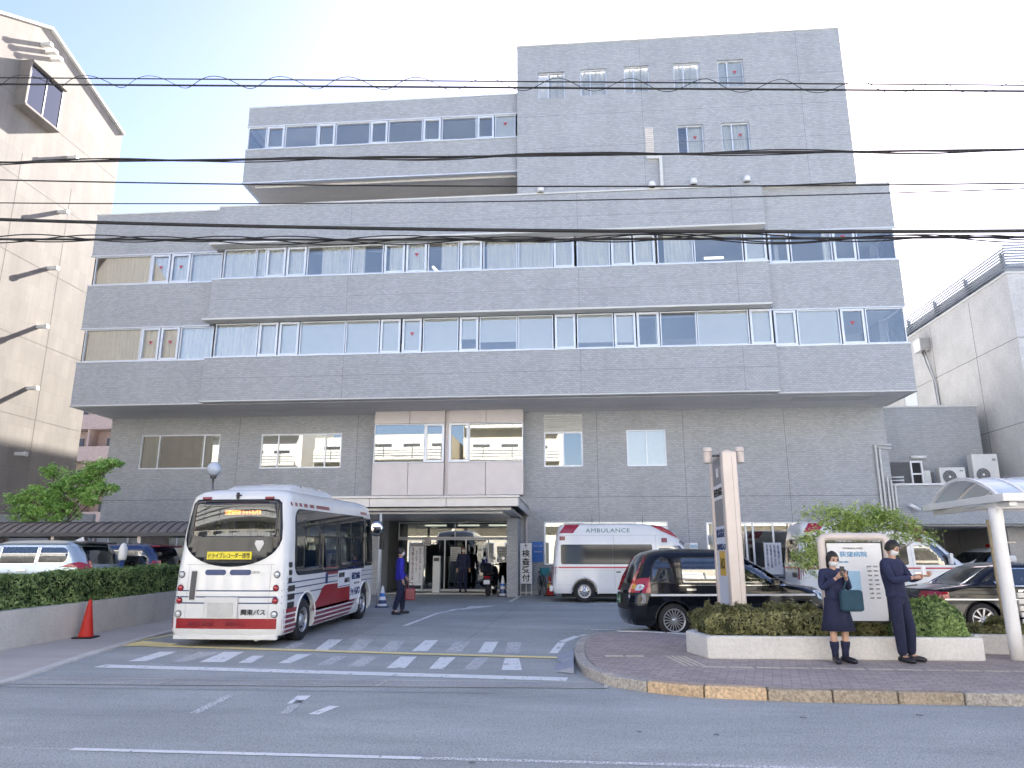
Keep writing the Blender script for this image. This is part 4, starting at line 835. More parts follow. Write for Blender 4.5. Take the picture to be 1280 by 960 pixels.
def hedge(name, x0, x1, y0, y1, zb, zt, n, size, m, label, cat, group=None, rnd_amp=.08, seed=1, roundness=.12, front_only=True):
    t = thing(name, label, cat, ((x0 + x1) / 2, (y0 + y1) / 2, zb), 0, group); cx, cy = (x0 + x1) / 2, (y0 + y1) / 2
    hx, hy = (x1 - x0) / 2, (y1 - y0) / 2; H = zt - zb
    def samp(r):
        # a point near the rounded box surface
        ax = hx * hx and hx * H; fx = hy * 2 * H * 2; fy = hx * 2 * H * 2; ft = 4 * hx * hy * 1.5; k = r.random() * (fx + fy + ft); sgn = r.choice((-1, 1))
        if k < fx: p = Vector((sgn * hx, r.uniform(-hy, hy), r.uniform(0, H))); nn = Vector((sgn, 0, .2))
        elif k < fx + fy: p = Vector((r.uniform(-hx, hx), sgn * hy, r.uniform(0, H))); nn = Vector((0, sgn, .2))
        else: p = Vector((r.uniform(-hx, hx), r.uniform(-hy, hy), H)); nn = Vector((0, 0, 1))
        q = Vector((p.x + cx, p.y + cy, p.z)); d = N_.noise(q * 1.7) * rnd_amp + N_.noise(q * 5) * rnd_amp * .6
        zt_ = max(0, (p.z / H - .6) / .4); rr = roundness * zt_ * zt_
        p.x *= 1 - rr * (abs(p.x) / max(hx, .01)) * min(1, .35 / hx); p.y *= 1 - rr * (abs(p.y) / max(hy, .01)) * min(1, .35 / hy)
        p += nn.normalized() * (d - abs(r.gauss(0, .035)) + (abs(r.gauss(0, .03)) if r.random() < .1 else 0)); p.z += gz(p.y + cy) - gz(cy); return p, nn
    leaf_cloud(samp, n, size, m, 'foliage', t, seed)
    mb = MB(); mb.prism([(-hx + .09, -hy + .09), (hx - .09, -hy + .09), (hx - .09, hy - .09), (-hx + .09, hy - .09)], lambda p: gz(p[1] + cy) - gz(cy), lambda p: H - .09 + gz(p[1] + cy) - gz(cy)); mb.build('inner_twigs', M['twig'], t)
    return t
hedge('clipped_hedge', -11.0, -10.2, 9.9, 19.8, .58, 1.32, 42000, .034, M['hedge_leaf'], 'long clipped green hedge growing above the low concrete wall', 'hedge', seed=3, rnd_amp=.06)
hedge('clipped_hedge', -24, -10.6, 7.9, 9.7, .55, 1.30, 9000, .05, M['hedge_leaf'], 'return of the clipped hedge along the street at the far left', 'hedge', seed=4)
# car park surface beyond the hedge
struct(drape('car_park', [(-40, 9.8), (-11.2, 9.8), (-11.2, 24), (-8.6, 24), (-8.6, 27.9), (-40, 27.9)], M['asphalt'], .006))
# covered walkway
WK = thing('covered_walkway', 'dark ribbed barrel-roofed walkway behind the parked cars', 'walkway', (-16, 20.5, 0))
mb = MB(); n = 10; x0, x1 = -24, -9.2; y0, y1 = 20.0, 21.6
vs = []; 
arc = [(y0 + (y1 - y0) * k / n, 2.30 + .33 * math.sin(PI * k / n)) for k in range(n + 1)]
mb.prismX(arc + [(a, b - .03) for a, b in reversed(arc)], x0, x1); bp(mb, 'roof_sheet', mat('brown_grey_roof', (.17, .155, .15), .5, 0, .1, 4), WK)
mb = MB(); k = 0; x = x0
while x < x1:
    mb.prismX([(a, b + .025) for a, b in arc] + [(a, b + .001) for a, b in reversed(arc)], x, x + .055); x += .27
bp(mb, 'roof_rib', mat('dark_rib', (.08, .07, .07), .5), WK)
mb = MB(); mb.box(x0, y0 - .05, 2.20, x1, y0 + .02, 2.31); mb.box(x0, y1 - .02, 2.20, x1, y1 + .05, 2.31); bp(mb, 'gutter', M['darkgrey'], WK)
for k in range(6):
    x = -22.8 + k * 2.6; mb = MB(); mb.box(x, y0 + .05, .1, x + .1, y0 + .15, 2.3); mb.box(x + .03, y0 + .1, 2.0, x + .06, y1 - .05, 2.25); mb.box(x, y1 - .15, .1, x + .1, y1 - .05, 2.3); bp(mb, 'post', M['pylon'], WK)
mb = MB(); mb.box(-23.9, 27.6, .2, -19.02, 27.8, 3.3); mb.box(-23.9, 24.0, .2, -23.5, 27.6, 3.3); tag(mb.build('boundary_wall', M['brick_blue'], bevel=.02), 'blue-grey tiled boundary wall between the hospital and the beige building', 'wall')
# globe lamp
t = thing('globe_lamp', 'pale globe lamp on a thin post rising behind the bus roof', 'lamp post', (-12.1, 23.5, .2))
mb = MB(); mb.tube([(0, 0, 0), (0, 0, 4.0)], .035, 10); mb.build('post', M['steel'], t); mb = MB(); mb.lathe([(.08, 4.0), (.10, 4.03), (.10, 4.1)], 14); mb.build('collar', M['darkgrey'], t)
mb = MB(); r = .235; mb.lathe([(max(.001, r * math.sin(PI * k / 14)), 4.32 - r * math.cos(PI * k / 14)) for k in range(15)], 24); mb.build('globe', mat('frosted_globe', (.62, .68, .78), .15, 0, .03, 2, coat=1), t)
# small white-capped marker post in the hedge
t = thing('marker_post', 'dark marker post with a white cap at the edge of the hedge', 'post', (-10.45, 16.4, .1)); mb = MB(); mb.tube([(0, 0, .5), (0, 0, 1.45)], .06, 10); mb.build('post', M['navy'], t); mb = MB(); mb.lathe([(.075, 1.45), (.09, 1.5), (.09, 1.72), (.05, 1.82), (.01, 1.84)], 14); mb.build('cap', M['white'], t)
# convex mirror by the canopy
t = thing('convex_mirror', 'round convex traffic mirror on a white pole by the canopy', 'mirror', (-5.95, 22.2, .18)); mb = MB(); mb.tube([(0, 0, 0), (0, 0, 2.75)], .04, 8); mb.build('pole', M['offwhite'], t)
mb = MB(); mb.lathe([(.22, 0), (.24, -.03), (.22, -.045)], 24, (-.1, -.06, 2.3), 'y'); mb.build('mirror_rim', M['blackp'], t); mb = MB(); mb.lathe([(.215, -.046), (.15, -.058), (.08, -.065), (.001, -.068)], 24, (-.1, -.06, 2.3), 'y'); mb.build('mirror_face', M['chrome'], t)
def cone(x, y, z, label, h=.7, body='orange', stripe=None, tip=None, tilt=0):
    t = thing('traffic_cone', label, 'traffic cone', (x, y, z), R(8), 'traffic cones around the forecourt')
    mb = MB(); mb.box(-.19, -.19, 0, .19, .19, .03); mb.build('base', M['rubber'] if body == 'orange' else M['navy'], t, bevel=.01)
    mb = MB(); mb.lathe([(.15, .03), (.135, .05), (.03, h - .02), (.02, h)], 24); mb.build('cone_body', M[body], t)
    if stripe:
        for (a, b, mt) in stripe:
            f = lambda q: .135 + (.03 - .135) * (q - .05) / (h - .07) + .004
            mb = MB(); mb.lathe([(f(a), a), (f(b), b)], 24, cap=False); mb.build('reflective_band', M[mt], t)
    return t
cone(-10.02 + .25, 14.45, .05, 'plain orange cone standing against the low wall under the hedge', .74)
cone(-.95, 27.0, .285, 'orange cone with a gold band beside the parked bicycle', .72, stripe=[(.28, .42, 'gold'), (.45, .5, 'pylon')])
cone(-2.62, 26.7, .275, 'white and blue banded cone beside the motor scooter', .72, 'white', [(.1, .25, 'navy'), (.36, .44, 'bluesign')])
cone(-5.75, 22.0, .19, 'white and blue banded cone just past the front of the bus', .6, 'white', [(.1, .2, 'navy'), (.3, .4, 'bluesign')])
# ================================================================ VEHICLES
class Shell:
    """body described by level rings: z -> (x rear, x front, half width, rear corner radius, front corner radius)"""
    def __init__(s, lv, crown=.05, crownf=.10): s.lv = lv; s.cr = crown; s.cf = crownf
    def at(s, z):
        L = s.lv
        if z <= L[0][0]: return L[0][1:]
        for a, b in zip(L, L[1:]):
            if z <= b[0]:
                t = (z - a[0]) / (b[0] - a[0]) if b[0] > a[0] else 0; return tuple(a[i] * (1 - t) + b[i] * t for i in range(1, 6))
        return L[-1][1:]
    def endx(s, y, z, end):
        xr, xf, hw, rr, rf = s.at(z); r = rr if end == 'r' else rf; y = max(-hw, min(hw, y)); t = max(0, abs(y) - (hw - r)) / max(r, 1e-6); t = min(t, 1)
        b = r - r * math.sqrt(max(0, 1 - t * t))
        return xr + b + s.cr * (y / hw) ** 2 if end == 'r' else xf - b - s.cf * (y / hw) ** 2
    def sidey(s, x, z):
        xr, xf, hw, rr, rf = s.at(z)
        if x < xr + rr + s.cr: t = min(1, (xr + rr + s.cr - x) / (rr + 1e-6)); return hw - rr + rr * math.sqrt(max(0, 1 - t * t))
        if x > xf - rf - s.cf: t = min(1, (x - xf + rf + s.cf) / (rf + 1e-6)); return hw - rf + rf * math.sqrt(max(0, 1 - t * t))
        return hw
    def ring(s, z, k=None):
        xr, xf, hw, rr, rf = (k or s.at(z)); P = []; na, ns, ne = 7, 10, 6
        def X(x, y, e): return x + s.cr * (y / hw) ** 2 if e == 'r' else x - s.cf * (y / hw) ** 2
        # rear face -y -> +y is walked as: right side (y=-hw) rear to front, front, left side, rear
        for i in range(ns): P.append((xr + rr + s.cr + (xf - rf - s.cf - xr - rr - s.cr) * i / ns, -hw))
        for i in range(na): a = PI / 2 * i / na; y = -(hw - rf + rf * math.cos(a)); P.append((X(xf - rf + rf * math.sin(a), y, 'f'), y))
        for i in range(ne): y = -(hw - rf) + 2 * (hw - rf) * i / ne; P.append((X(xf, y, 'f'), y))
        for i in range(na): a = PI / 2 * i / na; y = hw - rf + rf * math.sin(a); P.append((X(xf - rf + rf * math.cos(a), y, 'f'), y))
        for i in range(ns): P.append((xf - rf - s.cf + (xr + rr + s.cr - xf + rf + s.cf) * i / ns, hw))
        for i in range(na): a = PI / 2 * i / na; y = hw - rr + rr * math.cos(a); P.append((X(xr + rr - rr * math.sin(a), y, 'r'), y))
        for i in range(ne): y = (hw - rr) - 2 * (hw - rr) * i / ne; P.append((X(xr, y, 'r'), y))
        for i in range(na): a = PI / 2 * i / na; y = -(hw - rr + rr * math.sin(a)); P.append((X(xr + rr - rr * math.cos(a), y, 'r'), y))
        return P
    def mesh(s, step=.12, inset=0, z0=None, z1=None, mb=None, m=0):
        L = []
        for a, b in zip(s.lv, s.lv[1:]):
            n = max(1, int((b[0] - a[0]) / step + .5))
            for i in range(n): t = i / n; L.append(tuple(a[j] * (1 - t) + b[j] * t for j in range(6)))
        L.append(s.lv[-1])
        if z0 is not None: L = [(z0,) + tuple(s.at(z0))] + [l for l in L if z0 < l[0] < z1] + [(z1,) + tuple(s.at(z1))]
        mb = mb or MB(); vs = []; n = None
        for l in L:
            k = l[1:]
            if inset: k = (k[0] + inset, k[1] - inset, k[2] - inset, max(.03, k[3] - inset), max(.03, k[4] - inset))
            r = s.ring(l[0], k); n = len(r); vs += [(p[0], p[1], l[0]) for p in r]
        fs = [(i * n + j, i * n + (j + 1) % n, (i + 1) * n + (j + 1) % n, (i + 1) * n + j) for i in range(len(L) - 1) for j in range(n)]
        fs.append(tuple(range(n - 1, -1, -1))); fs.append(tuple((len(L) - 1) * n + j for j in range(n)))
        mb.add(vs, fs, m, True); mb.sm[-1] = False; mb.sm[-2] = False; return mb
def rrect(x0, z0, x1, z1, r=.05, n=5, rs=None):
    rs = rs or (r, r, r, r); P = []
    for (cx, cz, a0, q) in ((x0, z0, PI, rs[0]), (x1, z0, 1.5 * PI, rs[1]), (x1, z1, 0, rs[2]), (x0, z1, .5 * PI, rs[3])):
        ccx = cx + q if cx == x0 else cx - q; ccz = cz + q if cz == z0 else cz - q
        for i in range(n + 1): a = a0 + PI / 2 * i / n; P.append((ccx + q * math.cos(a), ccz + q * math.sin(a)))
    return P
def decal(sh, poly, face, off, name, m, parent, step=.09, thick=.0, label=None, build=True):
    """a panel that follows the body; face: 'R' (y<0 side), 'L', 'r' rear, 'f' front. poly in (x,z) or (y,z)"""
    bm = bmesh.new(); vs = [bm.verts.new((p[0], 0, p[1])) for p in poly]; bm.faces.new(vs)
    us = [p[0] for p in poly]; zs = [p[1] for p in poly]
    cutsx = [min(us) + step * i for i in range(1, int((max(us) - min(us)) / step) + 1)]; cutsz = [min(zs) + step * i for i in range(1, int((max(zs) - min(zs)) / step) + 1)]
    cutsz += [l[0] for l in sh.lv if min(zs) < l[0] < max(zs)]
    for c in cutsx: bmesh.ops.bisect_plane(bm, geom=list(bm.verts) + list(bm.edges) + list(bm.faces), plane_co=(c, 0, 0), plane_no=(1, 0, 0))
    for c in cutsz: bmesh.ops.bisect_plane(bm, geom=list(bm.verts) + list(bm.edges) + list(bm.faces), plane_co=(0, 0, c), plane_no=(0, 0, 1))
    for v in bm.verts:
        u, z = v.co.x, v.co.z
        if face == 'R': v.co = Vector((u, -(sh.sidey(u, z) + off), z))
        elif face == 'L': v.co = Vector((u, sh.sidey(u, z) + off, z))
        elif face == 'r': v.co = Vector((sh.endx(u, z, 'r') - off, u, z))
        else: v.co = Vector((sh.endx(u, z, 'f') + off, u, z))
    bmesh.ops.triangulate(bm, faces=[f for f in bm.faces if len(f.verts) > 4])
    me = bpy.data.meshes.new(name); 
    for f in bm.faces: f.smooth = True
    bmesh.ops.recalc_face_normals(bm, faces=bm.faces); bm.to_mesh(me); bm.free(); me.materials.append(m)
    o = bpy.data.objects.new(name, me); C.objects.link(o); o.parent = parent
    if thick: so = o.modifiers.new('solid', 'SOLIDIFY'); so.thickness = thick; so.offset = 0
    if label: o['label'] = label
    return o
def wheel(parent, x, y, r, w, side, spokes=5, rimr=.62, style='spoke', name='wheel', mrim='rim'):
    """side -1: outer face towards -y"""
    e = bpy.data.objects.new(name, None); C.objects.link(e); e.parent = parent; e.location = (x, y, r); e.empty_display_size = .1
    s = side; h = w / 2; rr = r * rimr
    mb = MB(); mb.lathe([(rr, -h), (r * .92, -h * 1.02), (r, -h * .75), (r, h * .75), (r * .92, h * 1.02), (rr, h)], 36, (0, 0, 0), 'y', cap=False); mb.lathe([(rr, -h), (rr * .98, -h * .6), (rr * .98, h * .6), (rr, h)], 36, (0, 0, 0), 'y', cap=False)
    mb.build('tyre', M['rubber'], e)
    mb = MB(); f = s * h
    mb.lathe([(rr, f * .98), (rr * .93, f * 1.0), (rr * .90, f * .75), (rr * .88, f * .4)], 36, (0, 0, 0), 'y', cap=False)
    if style == 'bus': mb.lathe([(rr * .86, f * .35), (rr * .8, f * .3), (rr * .45, f * .55), (rr * .40, f * .9), (rr * .32, f * .98), (.001, f * .98)], 30, (0, 0, 0), 'y', cap=False)
    elif style == 'steel': mb.lathe([(rr * .89, f * .45), (rr * .75, f * .55), (rr * .5, f * .72), (rr * .28, f * .75), (rr * .24, f * .95), (.001, f * .95)], 30, (0, 0, 0), 'y', cap=False)
    else:
        mb.lathe([(rr * .24, f * .55), (rr * .22, f * .82), (.001, f * .88)], 20, (0, 0, 0), 'y', cap=False)
        for k in range(spokes):
            a = 2 * PI * k / spokes; d = Vector((math.cos(a), 0, math.sin(a))); t = Vector((-math.sin(a), 0, math.cos(a))); wd = rr * (1.9 / spokes)
            q = []
            for rad, ww, yy in ((rr * .18, wd * .5, f * .80), (rr * .92, wd * .75, f * .92)):
                for sg in (-1, 1): q.append(d * rad + t * ww * .5 * sg + Vector((0, yy, 0)))
                for sg in (1, -1): q.append(d * rad + t * ww * .5 * sg + Vector((0, yy - f * .25, 0)))
            mb.add(q, [(0, 1, 5, 4), (1, 2, 6, 5), (2, 3, 7, 6), (3, 0, 4, 7), (4, 5, 6, 7)], 0)
    mb.build('rim', M[mrim], e)
    mb = MB(); mb.lathe([(rr * .9, f * .25), (.001, f * .25)], 24, (0, 0, 0), 'y', cap=False); 
    for k in range(10 if style in ('bus', 'steel') else 5): a = 2 * PI * k / (10 if style in ('bus', 'steel') else 5); mb.lathe([(.02, f * .60), (.02, f * .8), (.001, f * .82)], 8, (rr * .62 * math.cos(a), 0, rr * .62 * math.sin(a)), 'y') if style in ('bus', 'steel') else None
    mb.build('brake_disc', M['blackp'], e)
    return e
def hollow(body, sh, z0, z1, inset, windows, depth=.3):
    """cut the cabin void, then the window openings"""
    c = sh.mesh(.12, inset, z0, z1); cut(body, c)
    for face, poly in windows:
        mb = MB(); n = len(poly); W = max(l[3] for l in sh.lv)
        if face in 'RL':
            y0, y1 = (-W - .2, -W + depth) if face == 'R' else (W - depth, W + .2); mb.prismY(poly, y0, y1)
        else:
            zs = [p[1] for p in poly]; xs = [sh.at(min(zs))[0 if face == 'r' else 1], sh.at(max(zs))[0 if face == 'r' else 1]]
            x0, x1 = (min(xs) - .25, max(xs) + depth) if face == 'r' else (min(xs) - depth, max(xs) + .25); mb.prismX(poly, x0, x1)
        cut(body, mb)
def arches(body, xs, r, W, z, depth=.34):
    for x in xs:
        for s in (-1, 1):
            mb = MB(); mb.lathe([(r, 0), (r, depth + .1)], 32, (x, (-W - .1) if s < 0 else (W - depth), z), 'y'); cut(body, mb)
def smooth_edges(o, ang=40):
    me = o.data
    bm = bmesh.new(); bm.from_mesh(me); bmesh.ops.remove_doubles(bm, verts=bm.verts, dist=.0004); bmesh.ops.recalc_face_normals(bm, faces=bm.faces)
    for e in bm.edges:
        e.smooth = not (len(e.link_faces) == 2 and e.calc_face_angle(0) > R(ang))
    for f in bm.faces: f.smooth = True
    bm.to_mesh(me); bm.free()
def poly_off(poly, d):
    c = Vector((sum(p[0] for p in poly) / len(poly), sum(p[1] for p in poly) / len(poly))); out = []
    n = len(poly)
    for i, p in enumerate(poly):
        a, b = Vector(poly[i - 1]), Vector(poly[(i + 1) % n]); t = (b - a); 
        if t.length < 1e-6: out.append(p); continue
        t.normalize(); out.append((p[0] + t.y * d, p[1] - t.x * d))
    return out
M['redstripe'] = mat('red_reflective_stripe', (.50, .02, .05), .3, 0, .05, 5)
M['vdkglass'] = mat('privacy_glass', (.016, .019, .023), .06, 0, .1, 1, spec=.45)
# ---------------------------------------------------------------- BUS
def make_bus():
    W = 1.07; L = 6.45
    lv = [(.22, .04, L - .12, W - .05, .10, .35), (.30, .0, L - .06, W, .12, .38), (1.0, .0, L, W, .16, .42), (1.35, .02, L, W, .18, .42), (2.1, .08, L - .06, W - .035, .20, .42), (2.58, .13, L - .16, W - .07, .22, .42), (2.74, .17, L - .26, W - .095, .24, .42), (2.83, .25, L - .40, W - .16, .26, .4), (2.89, .42, L - .62, W - .31, .28, .38), (2.915, .75, L - .95, W - .55, .25, .3)]
    sh = Shell(lv, .05, .14)
    B = thing('shuttle_bus', 'small white hospital bus with red flanks and blue pinstripes, seen from behind', 'bus', (-6.43, 13.42, .0), R(90), None, 0, -R(1.15))
    bm_ = sh.mesh(.1); body = bm_.build('body', [M['vwhite']], B)
    RW = [(.62, 1.27), (5.0, 1.40), (5.0, 2.48), (.78, 2.50)]
    side = rrect(.5, 1.26, 5.18, 2.53, .12, 5, (.22, .04, .04, .24)); front = rrect(5.22, 1.30, 5.98, 2.50, .1, 5, (.05, .2, .3, .05))
    panes = [(.98, 1.40, 1.85, 2.34), (2.10, 1.34, 3.15, 2.34), (3.30, 1.42, 4.05, 2.34), (4.20, 1.42, 4.98, 2.34)]
    ppoly = [rrect(*p, .04) for p in panes]
    rear = [];
    for i in range(17): a = PI + PI * i / 16; rear.append((.90 * math.cos(a) * (1), 2.12 + .70 * math.sin(a) if abs(math.cos(a)) < .999 else 2.12))
    rearP = [(-.93, 2.16)] + [(.95 * -math.cos(PI * i / 20), 2.08 - .64 * math.sin(PI * i / 20) ** .8) for i in range(1, 20)] + [(.93, 2.16), (.87, 2.62), (.80, 2.69), (-.80, 2.69), (-.87, 2.62)]
    rpane = rrect(-.80, 2.0, .80, 2.63, .06)
    wins = [('R', p) for p in ppoly] + [('L', p) for p in ppoly] + [('r', rpane), ('R', rrect(5.36, 1.45, 5.86, 2.3, .05)), ('L', rrect(5.36, 1.45, 5.86, 2.3, .05)), ('f', rrect(-.85, 1.35, .85, 2.3, .1))]
    hollow(body, sh, .62, 2.62, .07, wins, .3)
    arches(body, (1.2, 5.28), .50, W, .40); smooth_edges(body)
    # floor paint inside dark
    mb = MB(); mb.box(.3, -.95, .60, 5.9, .95, .66); mb.build('cabin_floor', M['darkgrey'], B)
    for poly, nm in ((side, 'side_glazing'), (front, 'side_glazing')):
        for f in 'RL':
            g = decal(sh, poly, f, .006, nm, M['vdkglass'], B)
            # openings through the black band are rebuilt as separate lights
            for p in (ppoly if poly is side else [rrect(5.36, 1.45, 5.86, 2.3, .05)]):
                mb = MB(); mb.prismY(poly_off(p, -.0), -1.4, 1.4) if False else mb.prismY(p, (-1.4 if f == 'R' else .8), (-.8 if f == 'R' else 1.4))
            so = g.modifiers.new('s', 'SOLIDIFY'); so.thickness = .008; so.offset = 0; bake(g)
            for p in (ppoly if poly is side else [rrect(5.36, 1.45, 5.86, 2.3, .05)]):
                mb = MB(); mb.prismY(p, (-1.4 if f == 'R' else .8), (-.8 if f == 'R' else 1.4)); cut(g, mb)
                decal(sh, p, f, .001, 'window_pane', M['busglass'], g)
    g = decal(sh, rearP, 'r', .006, 'rear_glazing', M['vdkglass'], B); so = g.modifiers.new('s', 'SOLIDIFY'); so.thickness = .008; so.offset = 0; bake(g); mb = MB(); mb.prismX(rpane, -.4, .5); cut(g, mb)
    decal(sh, rpane, 'r', .002, 'rear_window', M['busglass'], g)
    fr = MB(); n = len(rpane); o_ = poly_off(rpane, .022)
    for i in range(n):
        j = (i + 1) % n; a, b, c, d = rpane[i], rpane[j], o_[j], o_[i]; fr.quad(*[(sh.endx(p[0], p[1], 'r') - .018, p[0], p[1]) for p in (a, b, c, d)])
    fr.build('window_seal', M['darkgrey'], g)
    decal(sh, rrect(-.85, 1.3, .85, 2.35, .12), 'f', .006, 'windscreen', M['busglass'], B)
    for p in panes:
        for f in 'RL': decal(sh, [(p[0], 1.98), (p[2], 1.98), (p[2], 2.02), (p[0], 2.02)], f, .007, 'window_bar', M['blackp'], B)
    # lettering on rear glass
    mb = MB(); mb.box(-.004, -.43, 1.575, .02, .43, 1.715); pl = mb.build('dashcam_notice', M['yellow'], B); pl.location = (sh.endx(0, 1.64, 'r') - .022, 0.02, 0)
    ry = (PI / 2, 0, -PI / 2)
    text('ドライブレコーダー搭載', .80, .095, pl, M['black_ink'], (-.007, 0, 1.645), ry, bold=.012)
    text('三鷹台行き シャトルバス', .72, .09, B, M['led'], (.42, 0, 2.455), ry, 'destination_display', bold=.02)
    mb = MB(); mb.box(.43, -.45, 2.38, .46, .45, 2.53); mb.build('display_box', M['blackp'], B)
    mb = MB(); q = [(-.62, 1.86), (-.53, 1.70), (-.44, 1.86), (-.46, 1.92), (-.60, 1.92)]; mb.prismX([(y, z) for y, z in q], sh.endx(-.53, 1.8, 'r') - .016, sh.endx(-.53, 1.8, 'r') - .010); mb.build('round_sticker', M['offwhite'], B, bevel=.0)
    # seats and poles inside
    for k, x in enumerate((.75, 1.55, 2.5, 3.3, 4.1)):
        for y in (-.6, .55): mb = MB(); mb.box(x, y - .22, .66, x + .42, y + .22, 1.12); mb.box(x - .02, y - .22, 1.1, x + .08, y + .22, 1.72); mb.build('passenger_seat', M['bluesign'], B, bevel=.04)
    mb = MB()
    for x in (1.4, 2.3, 3.2, 4.1): mb.tube([(x, -.3, .66), (x, -.3, 2.6)], .018, 6)
    mb.build('handrail', M['yellow'], B)
    for i, (x, ww, h) in enumerate(((4.72, .3, .45), (1.3, .22, .12), (2.3, .14, .12), (3.35, .16, .12), (3.9, .14, .12), (4.28, .14, .12))): decal(sh, rrect(x - ww / 2, 2.0 - h, x + ww / 2, 2.0, .01), 'R', .0 if i else .0, 'window_notice', M['signwhite'], B)
    # rear details
    for y in (-.93, .93):
        s = 1 if y > 0 else -1
        for z, mt, r in ((1.30, 'clearlens', .052), (1.06, 'redlens', .05), (.835, 'redlens', .05), (.595, 'clearlens', .055)):
            yy = y * .985; x = sh.endx(yy * .97, z, 'r'); mb = MB(); mb.lathe([(r + .012, -.008), (r, -.02)], 20, (x, yy, z), 'x'); h_ = mb.build('lamp_housing', M['darkgrey'] if mt == 'clearlens' else M['maroon'], B)
            mb = MB(); mb.lathe([(r, -.02), (r * .8, -.032), (r * .4, -.038), (.001, -.04)], 20, (x, yy, z), 'x'); mb.build('tail_lamp' if mt == 'redlens' else 'reverse_lamp', M[mt], B)
    for y in (-.62, .62): mb = MB(); x = sh.endx(y, 2.72, 'r'); mb.box(x - .03, y - .09, 2.69, x + .1, y + .09, 2.74); mb.build('marker_lamp', M['maroon'], B, bevel=.015)
    mb = MB(); mb.box(.18, -.06, 2.70, .42, .06, 2.78); mb.lathe([(.03, 2.7), (.03, 2.82)], 10, (.15, 0, 0)); mb.build('rear_camera', M['blackp'], B, bevel=.01)
    decal(sh, rrect(.60, .83, .74, 1.38, .015), 'r', .004, 'grille_frame', M['offwhite'], B); decal(sh, rrect(.615, .85, .725, 1.36, .01), 'r', .009, 'side_grille', M['darkgrey'], B)
    decal(sh, rrect(.05, 1.29, .46, 1.39, .048), 'r', .006, 'vent_slot', M['navy'], B); decal(sh, rrect(-.43, 1.29, -.02, 1.39, .048), 'r', .006, 'vent_slot', M['navy'], B)
    decal(sh, rrect(-.86, .0 + 1.475, .86, 1.481, .001), 'r', .003, 'panel_gap', M['grey_ink'], B)
    for y in (-.80, .78): decal(sh, rrect(y, .50, y + .006, 1.475, .001), 'r', .003, 'panel_gap', M['grey_ink'], B)
    for z in (1.00, .89, .78): decal(sh, rrect(-1.02, z, 1.02, z + .022, .001), 'r', .003, 'blue_pinstripe', M['navy'], B)
    decal(sh, rrect(-1.045, .34, 1.045, .52, .002), 'r', .003, 'red_band', M['red'], B)
    mb = MB(); mb.box(-.045, -.40, .52, -.002, .24, .90); pb = mb.build('plate_recess', M['offwhite'], B, bevel=.015); pb.location.y = .16
    mb = MB(); mb.box(-.055, -.24, .55, -.046, .24, .80); pb2 = mb.build('number_plate', mat('blank_plate', (.55, .55, .53), .5), pb, bevel=.004); pb2.location.y = -.08
    text('関東バス', .46, .105, B, M['black_ink'], (-.012, -.53, .635), ry, bold=.018); text('C0028', .17, .045, B, M['grey_ink'], (-.012, -.52, 1.345), ry)
    text('東京 杉並', .5, .09, B, M['maroon'], (-.012, .45, .43), ry); text('関東バス', .35, .09, B, M['maroon'], (-.012, -.2, .43), ry)
    mb = MB(); mb.box(.03, -.98, .15, .12, .98, .225); mb.build('bumper_lip', M['vwhite'], B, bevel=.01)
    mb = MB(); mb.box(.3, -.8, .10, 6.0, .8, .26); mb.build('underbody', M['rubber'], B); mb = MB(); mb.tube([(.05, -.6, .16), (.5, -.6, .16)], .04, 10); mb.build('exhaust_pipe', M['steel'], B)
    # side details (right flank)
    for f in 'RL':
        for z in (1.13, 1.02, .905): decal(sh, [(.12, z), (2.28, z + .01), (2.28, z + .032), (.12, z + .022)] if True else [], f, .003, 'blue_pinstripe', M['navy'], B); decal(sh, [(2.42, z + .01), (3.1, z + .01), (3.1, z + .032), (2.42, z + .032)], f, .003, 'blue_pinstripe', M['navy'], B); decal(sh, [(4.95, z + .05), (6.0, z + .05), (6.0, z + .072), (4.95, z + .072)], f, .003, 'blue_pinstripe', M['navy'], B)
        red = [(1.62, .52), (4.05, .52), (4.05, .98), (2.42, 1.0), (2.25, .99), (2.1, .94), (1.95, .80), (1.78, .70), (1.62, .66)]
        decal(sh, red, f, .0035, 'red_panel', M['red'], B)
        decal(sh, [(2.28, 1.02), (2.44, 1.02), (2.44, 1.24), (2.28, 1.24)], f, .0045, 'maroon_patch', M['navy'], B); decal(sh, [(2.46, 1.20), (3.1, 1.20), (3.1, 1.36), (2.2, 1.36), (2.3, 1.26)], f, .007, 'maroon_patch', M['maroon'], B)
        for k in range(4):
            z0 = .245 + k * .088; x1 = 4.05 + k * .13
            decal(sh, [(1.72, z0), (x1, z0), (x1 + .12, z0 + .06), (1.72, z0 + .06)], f, .0035, 'red_stripe', M['maroon'], B); decal(sh, [(.13, z0), (.70, z0), (.70, z0 + .06), (.13, z0 + .06)], f, .0035, 'red_stripe', M['maroon'], B)
        decal(sh, [(.08, .60), (.72, .60), (.80, .73), (.08, .70)] if False else [(.12, .60), (.70, .60), (.74, .68), (.12, .68)], f, .0035, 'red_band', M['red'], B)
        for (x, z) in ((.22, .98), (.22, .83), (.22, .68)): decal(sh, rrect(x, z, x + .34, z + .11, .02), f, .005, 'side_grille', M['blackp'], B)
        for z in (1.42, 1.28, 1.14): decal(sh, rrect(.22, z, .38, z + .1, .03), f, .005, 'side_lamp', M['blackp'], B)
        for k, (x, ww) in enumerate(((.32, .06), (.50, .13), (.72, .15), (.98, .2), (1.3, .26), (1.68, .85), (4.9, .6))):
            decal(sh, [(x + .01, 2.575), (x + ww, 2.575), (x + ww - .01, 2.645), (x, 2.645)], f, .005, 'red_dash', M['maroon'], B)
